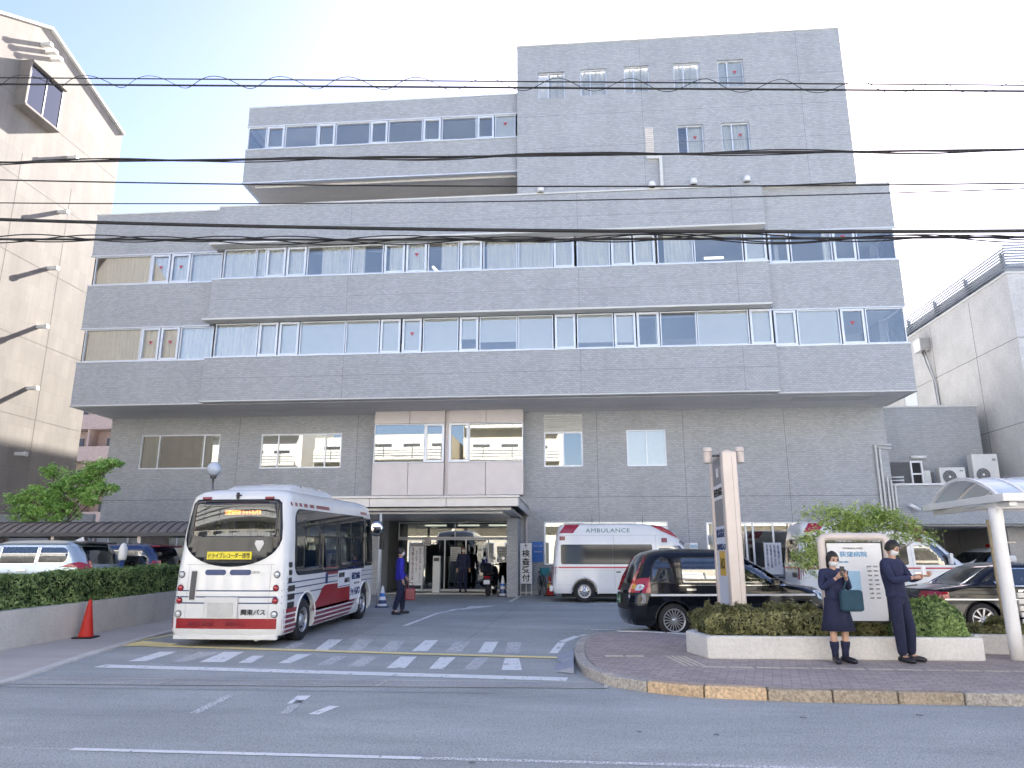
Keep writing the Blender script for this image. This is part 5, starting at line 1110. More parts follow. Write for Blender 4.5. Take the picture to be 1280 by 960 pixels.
        # wheel arch lips
        for x in (1.2, 5.28):
            mb = MB(); pts = [(x + .53 * math.cos(PI * i / 20), (-1 if f == 'R' else 1) * (sh.sidey(x, .6) + .004), .40 + .53 * math.sin(PI * i / 20)) for i in range(21)]; mb.tube(pts, .022, 6); mb.build('arch_lip', M['vwhite'], B)
    y = -(W + .004)
    def sidetext(s, x, z, w, h, m, bold=.01, off=.0): return text(s, w, h, B, m, (x, y - .010, z), (PI / 2, 0, 0), bold=bold)
    s1 = decal(sh, rrect(3.12, .88, 4.02, 1.30, .004), 'R', .008, 'route_notice', M['signwhite'], B); sidetext('荻窪駅', 3.37, 1.16, .4, .11, M['black_ink']); sidetext('病院行', 3.78, 1.03, .4, .11, M['black_ink'])
    for z in (.90, 1.27): decal(sh, rrect(3.16, z, 3.98, z + .018, .001), 'R', .011, 'blue_pinstripe', M['navy'], B)
    decal(sh, rrect(4.04, .56, 4.92, 1.38, .004), 'R', .008, 'shuttle_banner', M['paleblue'] if False else M['signwhite'], B)
    sidetext('荻窪病院', 4.48, 1.10, .70, .17, M['navy_ink'], .02); sidetext('東京衛生', 4.40, 1.30, .34, .05, M['navy_ink']); sidetext('シャトルバス', 4.46, .74, .76, .20, M['navy_ink'], .03); sidetext('無料送迎', 4.55, .93, .45, .05, M['grey_ink'])
    decal(sh, rrect(4.6, .45, 4.85, .55, .01), 'R', .008, 'small_notice', M['offwhite'], B)
    # roof hump (air conditioning)
    mb = MB(); pr = [(-.72, 2.78), (.72, 2.78), (.66, 3.02), (.55, 3.07), (-.55, 3.07), (-.66, 3.02)]
    vs = []; 
    for x, k in ((.85, .45), (1.1, .8), (1.4, 1), (3.2, 1), (3.55, .9), (3.85, .35)): vs += [(x, p[0] * (.9 + .1 * k), 2.78 + (p[1] - 2.78) * k) for p in pr]
    n = 6; fs = [(i * n + j, i * n + (j + 1) % n, (i + 1) * n + (j + 1) % n, (i + 1) * n + j) for i in range(5) for j in range(n)] + [(5, 4, 3, 2, 1, 0), tuple(range(30, 36))]; mb.add(vs, fs, 0, True)
    hmp = mb.build('roof_air_conditioner', M['vwhite'], B, bevel=.02)
    for x in (1.6, 2.6): mb = MB(); mb.box(x, -.68, 3.0, x + .05, -.64, 3.05); mb.build('lifting_eye', M['grey_ink'], hmp)
    for x in (1.2, 5.28):
        for s in (-1, 1): wheel(B, x, s * (W - .17), .395, .26, s, style='bus', rimr=.60)
    for s in (-1, 1): mb = MB(); mb.box(6.25, s * 1.12 - .03, 1.7, 6.40, s * 1.12 + .14 * s, 2.15); mb.tube([(6.2, s * .95, 2.3), (6.33, s * 1.15, 2.2)], .02, 6); mb.build('wing_mirror', M['blackp'], B, bevel=.02)
    return B
make_bus()
# ---------------------------------------------------------------- AMBULANCES
AMB_GR = 'ambulances parked at the hospital'
def make_ambulance(loc, label, rz=0):
    W = .94; L = 5.55
    lv = [(.28, .05, L - .18, W - .03, .10, .3), (.36, .0, L - .06, W, .13, .34), (.75, .0, L, W, .16, .38), (.98, .01, L - .05, W, .16, .38), (1.10, .02, L - .28, W, .16, .38), (1.22, .03, L - .60, W - .01, .16, .38), (1.75, .08, L - 1.15, W - .05, .18, .34), (1.98, .12, L - 1.38, W - .075, .18, .32), (2.10, .14, L - 1.56, W - .09, .18, .32), (2.32, .19, L - 1.95, W - .13, .2, .32), (2.42, .24, L - 2.2, W - .19, .2, .3), (2.47, .38, L - 2.5, W - .34, .2, .28), (2.485, .6, L - 2.8, W - .5, .2, .25)]
    sh = Shell(lv, .03, .12); A = thing('ambulance', label, 'ambulance', loc, rz, AMB_GR)
    body = sh.mesh(.1).build('body', [M['vwhite']], A)
    cab = [(4.18, 1.14), (4.62, 1.14), (4.22, 1.74), (3.62, 1.74), (3.62, 1.14)]; cab = [(3.42, 1.18), (4.55, 1.18), (4.58, 1.22), (4.08, 1.76), (3.42, 1.76)]
    w1 = rrect(.30, 1.18, 3.22, 1.80, .06)
    rearw = rrect(-.70, 1.25, .70, 1.95, .08); wind = rrect(-.80, 1.30, .80, 1.92, .1)
    hollow(body, sh, .7, 1.95, .07, [('R', cab), ('L', cab), ('f', rrect(-.72, 1.36, .72, 1.86, .1))], .3)
    arches(body, (1.03, 4.55), .40, W, .34); smooth_edges(body)
    for f in 'RL':
        decal(sh, w1, f, .004, 'side_window', M['vdkglass'], A); decal(sh, [(1.95, 1.19), (1.962, 1.19), (1.962, 1.79), (1.95, 1.79)], f, .007, 'window_divider', M['blackp'], A)
        decal(sh, cab, f, .002, 'cab_window', M['carglass'], A); q = poly_off(cab, .03)
        decal(sh, rrect(.06, 1.06, 4.75, 1.105, .003), f, .0035, 'red_stripe', M['redstripe'], A)
        decal(sh, rrect(.08, .985, 4.7, .988, .001), f, .003, 'panel_gap', M['grey_ink'], A); decal(sh, rrect(.08, .545, .62, .548, .001), f, .003, 'panel_gap', M['grey_ink'], A)
        for x in (2.0, 3.33): decal(sh, rrect(x, .45, x + .008, 2.08, .001), f, .003, 'panel_gap', M['grey_ink'], A)
        decal(sh, rrect(.16, 2.085, 3.6, 2.093, .001), f, .003, 'panel_gap', M['grey_ink'], A)
        decal(sh, rrect(.26, 1.93, .44, 2.06, .02), f, .006, 'flasher', M['maroon'], A); decal(sh, rrect(3.52, 1.86, 3.70, 2.0, .02), f, .006, 'flasher', M['maroon'], A)
        decal(sh, [(.25, 2.16), (.70, 2.16), (.93, 2.44), (.45, 2.44)], f, .010, 'beacon', M['redlens'], A)
        decal(sh, [(.02, .86), (.12, .86), (.12, 1.09), (.03, 1.09)], f, .006, 'tail_lamp', M['redlens'], A); decal(sh, [(.02, .70), (.11, .70), (.11, .84), (.02, .84)], f, .006, 'reverse_lamp', M['clearlens'], A)
        decal(sh, rrect(3.36, .92, 3.50, .96, .01), f, .01, 'door_handle', M['chrome'], A); decal(sh, rrect(2.05, .92, 2.2, .96, .01), f, .01, 'door_handle', M['chrome'], A)
        sg = -1 if f == 'R' else 1
        if f == 'R': text('AMBULANCE', 1.42, .13, A, M['green_ink'], (1.82, -(W - .115), 2.245), (PI / 2 - .2, 0, 0), spacing=1.1)
        mb = MB(); mb.box(4.33, sg * (W + .02), 1.2, 4.43, sg * (W + .2), 1.52); mb.build('wing_mirror', M['vwhite'], A, bevel=.03)
        for x in (1.03, 4.55):
            mb = MB(); pts = [(x + .44 * math.cos(PI * i / 20), sg * (sh.sidey(x, .6) + .0), .34 + .44 * math.sin(PI * i / 20)) for i in range(-1, 22)]; mb.tube(pts, .03, 6); mb.build('arch_lip', M['vwhite'], A)
    # front beacon pods on the slope of the roof
    for s in (-1, 1):
        mb = MB(); vs = []
        for x, z, r in ((3.12, 2.36, .02), (3.25, 2.40, .09), (3.55, 2.33, .12), (3.85, 2.20, .10), (4.05, 2.08, .03)):
            for k in range(10): a = 2 * PI * k / 10; vs.append((x, s * .55 + .24 * (r / .12) * math.cos(a), z - .06 + r * math.sin(a)))
        mb.add(vs, [(i * 10 + k, i * 10 + (k + 1) % 10, (i + 1) * 10 + (k + 1) % 10, (i + 1) * 10 + k) for i in range(4) for k in range(10)], 0, True); mb.build('beacon', M['redlens'], A)
    mb = MB(); mb.box(3.15, -.5, 2.25, 3.75, .5, 2.40); mb.build('beacon_fairing', M['vwhite'], A, bevel=.05)
    decal(sh, wind, 'f', .004, 'windscreen', M['carglass'], A); decal(sh, rearw, 'r', .004, 'rear_window', M['vdkglass'], A)
    decal(sh, rrect(-.9, 1.06, .9, 1.105, .003), 'r', .0035, 'red_stripe', M['redstripe'], A); decal(sh, rrect(-.004, .45, .004, 2.2, .001), 'r', .003, 'panel_gap', M['grey_ink'], A)
    for s in (-1, 1): decal(sh, rrect(s * .80 - .08, .74, s * .80 + .08, 1.10, .02), 'r', .006, 'tail_lamp', M['redlens'], A); decal(sh, rrect(s * .68 - .18, .72, s * .68 + .14, .92, .06), 'f', .008, 'headlight', M['clearlens'], A)
    decal(sh, rrect(-.45, .70, .45, .92, .03), 'f', .006, 'front_grille', M['blackp'], A)
    mb = MB(); mb.box(-.08, -.9, .34, .03, .9, .52); mb.build('rear_bumper', M['vwhite'], A, bevel=.03); mb = MB(); mb.box(-.12, -.75, .80, -.03, -.55, .95); mb.build('rear_mirror', M['blackp'], A, bevel=.02)
    for x in (1.35, 3.45 if False else 3.05): mb = MB(); mb.tube([(x, .3, 2.45), (x, .3, 2.80)], .008, 5); mb.build('aerial', M['blackp'], A)
    mb = MB(); mb.box(.3, -.7, .16, 5.0, .7, .32); mb.build('underbody', M['rubber'], A)
    for x in (1.03, 4.55):
        for s in (-1, 1): wheel(A, x, s * (W - .13), .345, .2, s, style='steel', rimr=.60)
    return A
make_ambulance((-.78, 24.95, .225), 'white ambulance with AMBULANCE on its roof side, parked behind the black wagon taxi')
make_ambulance((6.75, 24.3, .22), 'white ambulance nose to the right, half hidden behind the thin tree and the notice board')
# ---------------------------------------------------------------- CARS
def make_car(name, label, cat, loc, rz, lv, body_m, wins, L, W, wb, wr, crown=(.08, .16), extra=None, group=None, spokes=5, rimr=.66, glass='carglass', cabin=(.75, 1.3), rear=None, front=None, hol=True, trim=None):
    sh = Shell(lv, *crown); A = thing(name, label, cat, loc, rz, group); body = sh.mesh(.07).build('body', [M[body_m]], A)
    if hol:
        hollow(body, sh, cabin[0], cabin[1], .06, [(f, p) for f in 'RL' for p in wins] + ([('r', rear)] if rear else []) + ([('f', front)] if front else []), .32)
    arches(body, wb, wr + .055, W, wr, .3); smooth_edges(body, 35)
    for f in 'RL':
        for p in wins:
            decal(sh, p, f, .002, 'side_window', M[glass], A)
            if trim:
                q = poly_off(p, -.018); mb = MB(); n = len(p); sg = -1 if f == 'R' else 1
                for i in range(n):
                    j = (i + 1) % n; mb.quad(*[(a[0], sg * (sh.sidey(a[0], a[1]) + .007), a[1]) for a in (p[i], p[j], q[j], q[i])])
                mb.build('window_trim', M[trim], A)
        sg = -1 if f == 'R' else 1
        for x in wb:
            mb = MB(); pts = [(x + (wr + .06) * math.cos(PI * i / 20), sg * (sh.sidey(x, wr + .2) - .004), wr + (wr + .06) * math.sin(PI * i / 20)) for i in range(-1, 22)]; mb.tube(pts, .016, 6); mb.build('arch_lip', M[body_m], A)
            wheel(A, x, sg * (W - .115), wr, .19, sg, spokes, rimr)
    if rear: decal(sh, rear, 'r', .003, 'rear_window', M[glass], A)
    if front: decal(sh, front, 'f', .003, 'windscreen', M[glass], A)
    mb = MB(); mb.box(wb[0] - .3, -W + .25, .14, wb[1] + .3, W - .25, .30); mb.build('underbody', M['rubber'], A)
    for y in (-.38, .38):
        mb = MB(); x = wb[0] + .95; mb.box(x, y - .26, .5, x + .5, y + .26, .72); mb.box(x - .1, y - .26, .7, x + .05, y + .26, min(cabin[1] - .12, 1.22)); mb.box(x + 1.0, y - .26, .5, x + 1.5, y + .26, .72); mb.box(x + .9, y - .26, .7, x + 1.05, y + .26, min(cabin[1] - .12, 1.22)); mb.build('car_seat', M['darkgrey'], A, bevel=.03)
    return A, sh
# black wagon taxi (tall)
W = .845
lv = [(.22, .10, 4.28, W - .06, .22, .40), (.34, .02, 4.36, W - .01, .26, .45), (.62, .0, 4.40, W, .28, .45), (.84, .04, 4.34, W, .28, .45), (.96, .10, 4.05, W - .01, .28, .40), (1.02, .13, 3.62, W - .015, .27, .35), (1.12, .16, 3.36, W - .03, .25, .30), (1.40, .28, 2.92, W - .085, .22, .26), (1.58, .40, 2.62, W - .13, .2, .24), (1.66, .52, 2.42, W - .19, .2, .22), (1.72, .78, 2.15, W - .33, .2, .2), (1.735, 1.05, 1.9, W - .48, .15, .15)]
lv = [(z, a, b, w_, r1, r2) for z, a, b, w_, r1, r2 in lv]
wn = [[(.50, 1.07), (.98, 1.04), (.94, 1.35), (.86, 1.52), (.74, 1.58), (.60, 1.50), (.52, 1.35)], rrect(1.12, 1.04, 2.00, 1.56, .05), [(2.10, 1.04), (3.30, 1.04), (3.08, 1.20), (2.60, 1.53), (2.55, 1.56), (2.10, 1.56)]]
rearw = [(-.58, 1.06), (.58, 1.06), (.52, 1.56), (.44, 1.60), (-.44, 1.60), (-.52, 1.56)]
T, sh = make_car('wagon_taxi', 'glossy black tall wagon taxi with wraparound red tail lamps and a white side line', 'taxi', (.92, 16.2, .055), R(8), lv, 'vblack', wn, 4.4, W, (.93, 3.58), .325, extra=None, spokes=18, rimr=.70, cabin=(.80, 1.62), rear=rearw, front=rrect(-.62, 1.12, .62, 1.56, .08), crown=(.12, .2), trim='blackp', group='black taxis waiting on the forecourt')
for f in 'RL':
    sg = -1 if f == 'R' else 1
    decal(sh, [(.06, .86), (.46, .86), (.46, 1.14), (.18, 1.17)], f, .012, 'tail_lamp', M['redlens'], T)
    decal(sh, [(.18, 1.17), (.34, 1.16), (.50, 1.50), (.46, 1.58), (.42, 1.56)], f, .010, 'pillar_lamp', M['maroon'], T)
    decal(sh, rrect(.46, .795, 4.0, .835, .002), f, .006, 'white_line', M['white'], T)
    for x in (1.05, 2.06, 3.2): decal(sh, rrect(x, .36, x + .006, 1.56 if x < 3 else 1.05, .001), f, .003, 'door_gap', M['rubber'], T)
    decal(sh, rrect(1.06, 1.0, 3.5, 1.012, .001), f, .006, 'belt_moulding', M['chrome'], T)
    for x in (1.2, 2.2): decal(sh, rrect(x, .90, x + .2, .94, .018), f, .02, 'door_handle', M['chrome'], T)
    decal(sh, rrect(.06, .66, .36, .84, .05), f, .008, 'bumper_corner', M['vnavy'], T)
    mb = MB(); mb.box(2.95, sg * (W), .98, 3.08, sg * (W + .2), 1.14); mb.build('wing_mirror', M['vblack'], T, bevel=.03)
for s in (-1, 1):
    decal(sh, [(s * .84, .86), (s * .60, .86), (s * .60, 1.12), (s * .80, 1.16)][::(1 if s > 0 else -1)], 'r', .012, 'tail_lamp', M['redlens'], T); decal(sh, rrect(s * .74 - .06, .90, s * .74 + .06, 1.02, .04), 'r', .02, 'reverse_lamp', M['clearlens'], T)
    decal(sh, rrect(s * .64 - .16, .72, s * .64 + .14, .9, .05), 'f', .008, 'headlight', M['clearlens'], T)
decal(sh, rrect(-.55, .90, .55, 1.04, .02), 'r', .006, 'chrome_garnish', M['blackp'], T); decal(sh, rrect(-.58, .52, .58, .84, .03), 'r', .006, 'plate_recess', M['rubber'], T)
pp = MB(); pp.box(-.035, -.2, .62, -.02, .2, .80); pl = pp.build('number_plate', M['green_plate'] if 'green_plate' in M else mat('green_plate', (.04, .13, .07), .5), T, bevel=.004)
text('・・・8', .30, .09, pl, M['white'], (-.038, 0, .69), (PI / 2, 0, -PI / 2), bold=.01)
decal(sh, rrect(-.66, .93, -.54, 1.03, .01), 'r', .016, 'gold_sticker', M['gold'], T)
mb = MB(); mb.box(1.5, -.25, 1.72, 1.68, .25, 1.86); rl = mb.build('roof_sign', M['signwhite'], T, bevel=.03); text('病院', .16, .08, rl, M['blue_ink'], (1.59, -.254, 1.79), (PI / 2, 0, 0))
# black saloon taxi
W = .86
lv = [(.20, .10, 4.55, W - .06, .2, .4), (.32, .02, 4.66, W - .01, .24, .45), (.60, .0, 4.70, W, .26, .45), (.80, .03, 4.60, W, .26, .45), (.90, .10, 4.3, W - .015, .24, .4), (.94, .30, 3.75, W - .02, .22, .35), (.98, .62, 3.45, W - .03, .2, .3), (1.02, .82, 3.35, W - .05, .18, .28), (1.20, 1.10, 3.02, W - .11, .18, .25), (1.34, 1.34, 2.72, W - .155, .17, .22), (1.41, 1.55, 2.5, W - .24, .16, .2), (1.445, 1.85, 2.2, W - .38, .12, .15)]
wn = [rrect(1.75, .97, 2.28, 1.33, .04, 4, (.03, .02, .02, .10)), [(2.36, .97), (3.22, .97), (2.98, 1.12), (2.68, 1.33), (2.36, 1.33)]]
rearw = [(-.66, 1.00), (.66, 1.00), (.58, 1.32), (-.58, 1.32)]
S, sh = make_car('saloon_taxi', 'black saloon taxi with chrome window frames behind the shelter post', 'taxi', (7.1, 16.9, .07), R(2), lv, 'vblack', wn, 4.7, W, (1.06, 3.84), .32, spokes=9, rimr=.70, cabin=(.86, 1.33), rear=rearw, front=rrect(-.62, 1.03, .62, 1.31, .06), crown=(.08, .16), trim='chrome', group='black taxis waiting on the forecourt')
for f in 'RL':
    decal(sh, rrect(.05, .70, 4.5, .722, .002), f, .008, 'side_moulding', M['chrome'], S); decal(sh, rrect(1.70, .955, 3.35, .968, .001), f, .008, 'belt_moulding', M['chrome'], S)
    for x in (1.66, 2.32, 3.2): decal(sh, rrect(x, .36, x + .006, .95, .001), f, .003, 'door_gap', M['rubber'], S)
    for x in (1.80, 2.44): decal(sh, rrect(x, .86, x + .2, .90, .018), f, .02, 'door_handle', M['chrome'], S)
    decal(sh, [(1.38, 1.06), (1.44, 1.06), (1.41, 1.00)], f, .008, 'pillar_emblem', M['chrome'], S)
    decal(sh, [(.04, .72), (.42, .72), (.42, .86), (.06, .86)], f, .01, 'tail_lamp', M['redlens'], S)
    mb = MB(); sg = -1 if f == 'R' else 1; mb.box(3.0, sg * W, .95, 3.1, sg * (W + .18), 1.07); mb.build('wing_mirror', M['vblack'], S, bevel=.03)
for s in (-1, 1): decal(sh, rrect(s * .62 - .2, .70, s * .62 + .2, .87, .02), 'r', .01, 'tail_lamp', M['redlens'], S); decal(sh, rrect(s * .62 - .16, .62, s * .62 + .14, .78, .02), 'f', .01, 'headlight', M['clearlens'], S)
mb = MB(); n = len(rearw); q = poly_off(rearw, -.03)
for i in range(n): mb.quad(*[(sh.endx(a[0], a[1], 'r') - .01, a[0], a[1]) for a in (rearw[i], rearw[(i + 1) % n], q[(i + 1) % n], q[i])])
mb.build('rear_window_trim', M['chrome'], S)
mb = MB(); mb.box(2.1, -.2, 1.44, 2.28, .2, 1.58); rl = mb.build('roof_sign', M['signwhite'], S, bevel=.03)
# pale silver estate car, rear to the right, heading left
W = .86
lv = [(.2, .10, 4.5, W - .06, .2, .4), (.32, .02, 4.6, W - .01, .24, .45), (.7, .0, 4.65, W, .26, .45), (.92, .05, 4.45, W, .26, .42), (1.0, .08, 4.0, W - .01, .26, .4), (1.06, .10, 3.55, W - .02, .24, .35), (1.30, .24, 3.1, W - .07, .22, .28), (1.50, .42, 2.7, W - .12, .2, .25), (1.58, .62, 2.45, W - .22, .2, .22), (1.61, .95, 2.1, W - .38, .15, .18)]
wn = [rrect(.55, 1.08, 1.28, 1.46, .05, 4, (.12, .02, .03, .2)), rrect(1.32, 1.06, 2.22, 1.47, .03), [(2.28, 1.06), (3.35, 1.06), (3.1, 1.2), (2.72, 1.46), (2.28, 1.47)]]
rearw = [(-.66, 1.06), (.66, 1.06), (.56, 1.46), (-.56, 1.46)]
E1, sh = make_car('estate_car', 'pale silver-blue estate car parked side-on behind the clipped hedge', 'car', (-11.15, 17.1, .40), R(181), lv, 'vsilver', wn, 4.65, W, (.9, 3.6), .33, cabin=(.85, 1.5), rear=rearw, front=rrect(-.62, 1.1, .62, 1.46, .06), trim='chrome', group='cars parked behind the hedge')
for f in 'RL': decal(sh, [(.06, .98), (.66, 1.00), (.50, 1.07), (.14, 1.14)], f, .014, 'tail_lamp', M['redlens'], E1); decal(sh, rrect(1.5, .90, 1.72, .945, .018), f, .02, 'door_handle', M['chrome'], E1); decal(sh, rrect(1.30, .4, 1.306, 1.06, .001), f, .003, 'door_gap', M['grey_ink'], E1); decal(sh, rrect(2.25, .4, 2.256, 1.06, .001), f, .003, 'door_gap', M['grey_ink'], E1); decal(sh, rrect(.6, 1.51, 2.4, 1.53, .005), f, .01, 'roof_moulding', M['darkgrey'], E1)
for s in (-1, 1): decal(sh, [(s * .84, .92), (s * .52, .92), (s * .60, 1.04), (s * .80, 1.12)][::(1 if s > 0 else -1)], 'r', .012, 'tail_lamp', M['redlens'], E1)
mb = MB(); mb.box(.28, -.6, 1.53, .62, .6, 1.575); mb.build('rear_spoiler', M['darkgrey'], E1, bevel=.02); decal(sh, rrect(-.25, .70, .25, .84, .01), 'r', .008, 'number_plate', M['signwhite'], E1)
mb = MB(); mb.prismY([(.75, 1.60), (1.0, 1.61), (.80, 1.70)], -.015, .015); mb.build('roof_aerial', M['signwhite'], E1, bevel=.005)
# dark navy one-box car
W = .82
lv = [(.2, .08, 4.1, W - .06, .2, .4), (.32, .02, 4.2, W - .01, .22, .4), (.8, .0, 4.2, W, .24, .4), (1.0, .03, 4.0, W, .24, .4), (1.1, .05, 3.75, W - .01, .24, .36), (1.45, .14, 3.3, W - .05, .22, .3), (1.66, .26, 3.0, W - .09, .22, .26), (1.75, .42, 2.75, W - .18, .2, .22), (1.79, .8, 2.4, W - .36, .16, .18)]
wn = [rrect(.36, 1.12, 1.0, 1.60, .06, 4, (.1, .02, .02, .2)), rrect(1.08, 1.1, 2.0, 1.62, .04), [(2.08, 1.1), (3.35, 1.1), (3.3, 1.3), (2.95, 1.6), (2.08, 1.62)]]
rearw = [(-.62, 1.10), (.62, 1.10), (.56, 1.62), (-.56, 1.62)]
E2, sh = make_car('one_box_car', 'dark navy tall car with red tail lamps, between the silver car and the bus', 'car', (-10.85, 19.4, .2), R(183), lv, 'vnavy', wn, 4.2, W, (.85, 3.4), .31, cabin=(.85, 1.66), rear=rearw, front=rrect(-.6, 1.15, .6, 1.6, .06), trim='blackp', group='cars parked behind the hedge')
for f in 'RL': decal(sh, [(.02, .92), (.34, .94), (.26, 1.30), (.10, 1.34)], f, .012, 'tail_lamp', M['redlens'], E2)
for s in (-1, 1): decal(sh, [(s * .80, .92), (s * .62, .92), (s * .66, 1.34), (s * .78, 1.34)][::(1 if s > 0 else -1)], 'r', .012, 'tail_lamp', M['redlens'], E2)
mb = MB(); mb.box(.12, -.6, 1.68, .42, .6, 1.73); mb.build('rear_spoiler', M['maroon'], E2, bevel=.02)
# silver command car in the garage, with a red light bar
W = .85
lv = [(.22, .1, 4.4, W - .06, .2, .4), (.35, .02, 4.5, W - .01, .22, .42), (.8, .0, 4.55, W, .24, .42), (1.0, .04, 4.3, W, .24, .4), (1.1, .06, 3.6, W - .02, .24, .36), (1.4, .2, 3.0, W - .07, .22, .28), (1.58, .34, 2.7, W - .12, .2, .25), (1.68, .55, 2.4, W - .26, .2, .2), (1.71, .9, 2.1, W - .4, .15, .15)]
wn = [rrect(.5, 1.14, 1.2, 1.52, .05), rrect(1.28, 1.12, 2.1, 1.54, .04), [(2.18, 1.12), (3.3, 1.12), (2.75, 1.5), (2.6, 1.54), (2.18, 1.54)]]
G, sh = make_car('response_car', 'silver-white response car with a red light bar inside the annex garage', 'car', (17.9, 30.6, .28), R(190), lv, 'vwhite', wn, 4.55, W, (.9, 3.55), .33, cabin=(.9, 1.58), rear=rrect(-.6, 1.15, .6, 1.5, .05), front=rrect(-.66, 1.14, .66, 1.54, .08), trim='blackp')
mb = MB(); mb.box(1.5, -.5, 1.72, 1.75, .5, 1.86); mb.build('light_bar', M['redlens'], G, bevel=.04); decal(sh, rrect(-.8, .95, .8, 1.0, .002), 'f', .006, 'red_stripe', M['redstripe'], G)
for s in (-1, 1): decal(sh, rrect(s * .64 - .16, .72, s * .64 + .12, .9, .05), 'f', .008, 'headlight', M['clearlens'], G)
for f in 'RL': decal(sh, rrect(.1, .92, 4.2, .97, .002), f, .006, 'red_stripe', M['redstripe'], G)
# ================================================================ RIGHT ISLAND: PLANTER, SIGNS, SHELTER
def planter(name, poly, z0, z1, label, t=.14):
    P = thing(name, label, 'planter', (poly[0][0], poly[0][1], z0)); o = Vector((poly[0][0], poly[0][1]))
    n = len(poly); c = Vector((sum(p[0] for p in poly) / n, sum(p[1] for p in poly) / n)); q = [Vector(p) - o for p in poly]
    inn = []
    for i in range(n):
        a, b, d = q[i - 1], q[i], q[(i + 1) % n]; e1 = (b - a).normalized(); e2 = (d - b).normalized(); n1 = Vector((-e1.y, e1.x)); n2 = Vector((-e2.y, e2.x)); m = (n1 + n2); m = m / max(.2, m.length_squared) * 2; inn.append(b + m * t * 1.0)
    mb = MB(); H = z1 - z0
    for i in range(n):
        j = (i + 1) % n; a, b, c_, d = q[i], q[j], inn[j], inn[i]
        lean = .03
        mb.prism([a, b, c_, d], 0, H)
    mb.build('kerb_wall', M['conc_lt'], P, bevel=.02)
    mb = MB(); mb.prism([tuple(v) for v in inn], 0, H - .08); mb.build('soil', mat('soil', (.06, .045, .03), .95, 0, .3, 10), P)
    return P
planter('raised_planter', [(1.95, 11.78), (5.98, 11.86), (6.0, 12.55), (3.6, 13.6), (2.5, 14.1), (1.75, 12.6)][0:6], .12, .45, 'white concrete planter with shrubs in front of the black wagon taxi')
planter('raised_planter', [(6.02, 12.7), (12.5, 12.5), (12.5, 13.3), (6.02, 13.5)], .12, .42, 'long white concrete planter strip behind the shelter post')
def shrub(x0, x1, y0, y1, z0, z1, n, label, seed, m='shrub_leaf', size=.032):
    return hedge('low_shrub', x0, x1, y0, y1, z0, z1, n, size, M[m], label, 'shrub', 'low shrubs in the planters', rnd_amp=.16, seed=seed, roundness=.5)
shrub(1.98, 3.0, 11.98, 13.2, .38, .76, 9000, 'low mounded olive shrub at the foot of the sign pylon', 31)
shrub(2.9, 4.0, 12.0, 13.2, .38, .80, 9000, 'low olive shrub between the sign pylon and the schoolgirl', 32)
shrub(3.95, 4.95, 12.45, 13.0, .38, .80, 6000, 'low olive shrub growing under the notice board', 33)
shrub(4.9, 5.85, 12.05, 12.5, .38, .95, 8000, 'taller dark green shrub at the right end of the planter', 34, 'hedge_leaf')
shrub(6.15, 7.3, 12.8, 13.25, .36, .56, 5000, 'sparse dry shrub in the planter strip in front of the saloon taxi', 35)
# pylon sign
PY = thing('sign_pylon', 'tall pinkish-beige hospital sign pylon with two cylinder lamps on top', 'sign', (2.55, 12.75, .3))
mb = MB(); mb.box(0, 0, 0, .25, .22, 3.10); mb.build('main_pillar', M['pylon'], PY, bevel=.025)
mb = MB(); mb.box(-.01, 1.12, 0, .22, 1.24, 3.05); mb.build('rear_post', M['pylon'], PY, bevel=.02)
mb = MB(); mb.tube([(.125, .1, 3.08), (.125, .6, 3.13), (.105, 1.2, 3.06)], .06, 8); mb.build('top_rail', M['pylon'], PY)
mb = MB(); mb.box(.035, .22, .35, .195, 1.12, 3.02); mb.build('grey_panel', M['pylongrey'], PY)
mb = MB(); mb.box(.025, .25, .35, .035, 1.10, 1.85); wp = mb.build('white_panel', mat('pale_blue_white', (.62, .68, .80), .4, 0, .02), PY)
mb = MB(); mb.box(.025, .25, 2.32, .034, 1.10, 2.58); mb.build('name_plate', M['signwhite'], PY)
mb = MB(); mb.box(.019, .40, 1.0, .026, .90, 1.42); mb.build('gold_notice', M['gold'], PY)
mb = MB(); mb.box(.025, .60, 2.72, .034, .76, 2.88); mb.build('emblem', M['signwhite'], PY)
rz = (PI / 2, 0, -PI / 2)
text('荻窪病院', .74, .15, PY, M['black_ink'], (.020, .68, 2.45), rz, bold=.01); text('救急指定', .74, .15, PY, M['navy_ink'], (.020, .68, 1.73), rz, bold=.01); text('駐車場入口', .74, .11, PY, M['navy_ink'], (.020, .68, 1.49), rz, bold=.01); text('入口', .36, .2, PY, M['black_ink'], (.014, .65, 1.21), rz, bold=.01)
mb = MB(); mb.box(.16, -.003, .1, .166, .0, 3.0); mb.build('pillar_seam', M['grey_ink'], PY)
for (x, y) in ((-.16, .45), (.40, .45)):
    mb = MB(); mb.lathe([(.075, 2.95), (.078, 2.97), (.078, 3.14), (.083, 3.15), (.083, 3.19), (.07, 3.23), (.001, 3.24)], 20, (x, y, 0)); l = mb.build('cylinder_lamp', M['pylon'], PY); mb = MB(); mb.tube([(x, y, 3.08), (.13, y, 3.08)], .022, 6); mb.build('lamp_arm', M['darkgrey'], l)
    mb = MB(); mb.lathe([(.079, 3.145), (.084, 3.146), (.084, 3.152), (.079, 3.153)], 20, (x, y, 0)); mb.build('lamp_ring', M['darkgrey'], l)
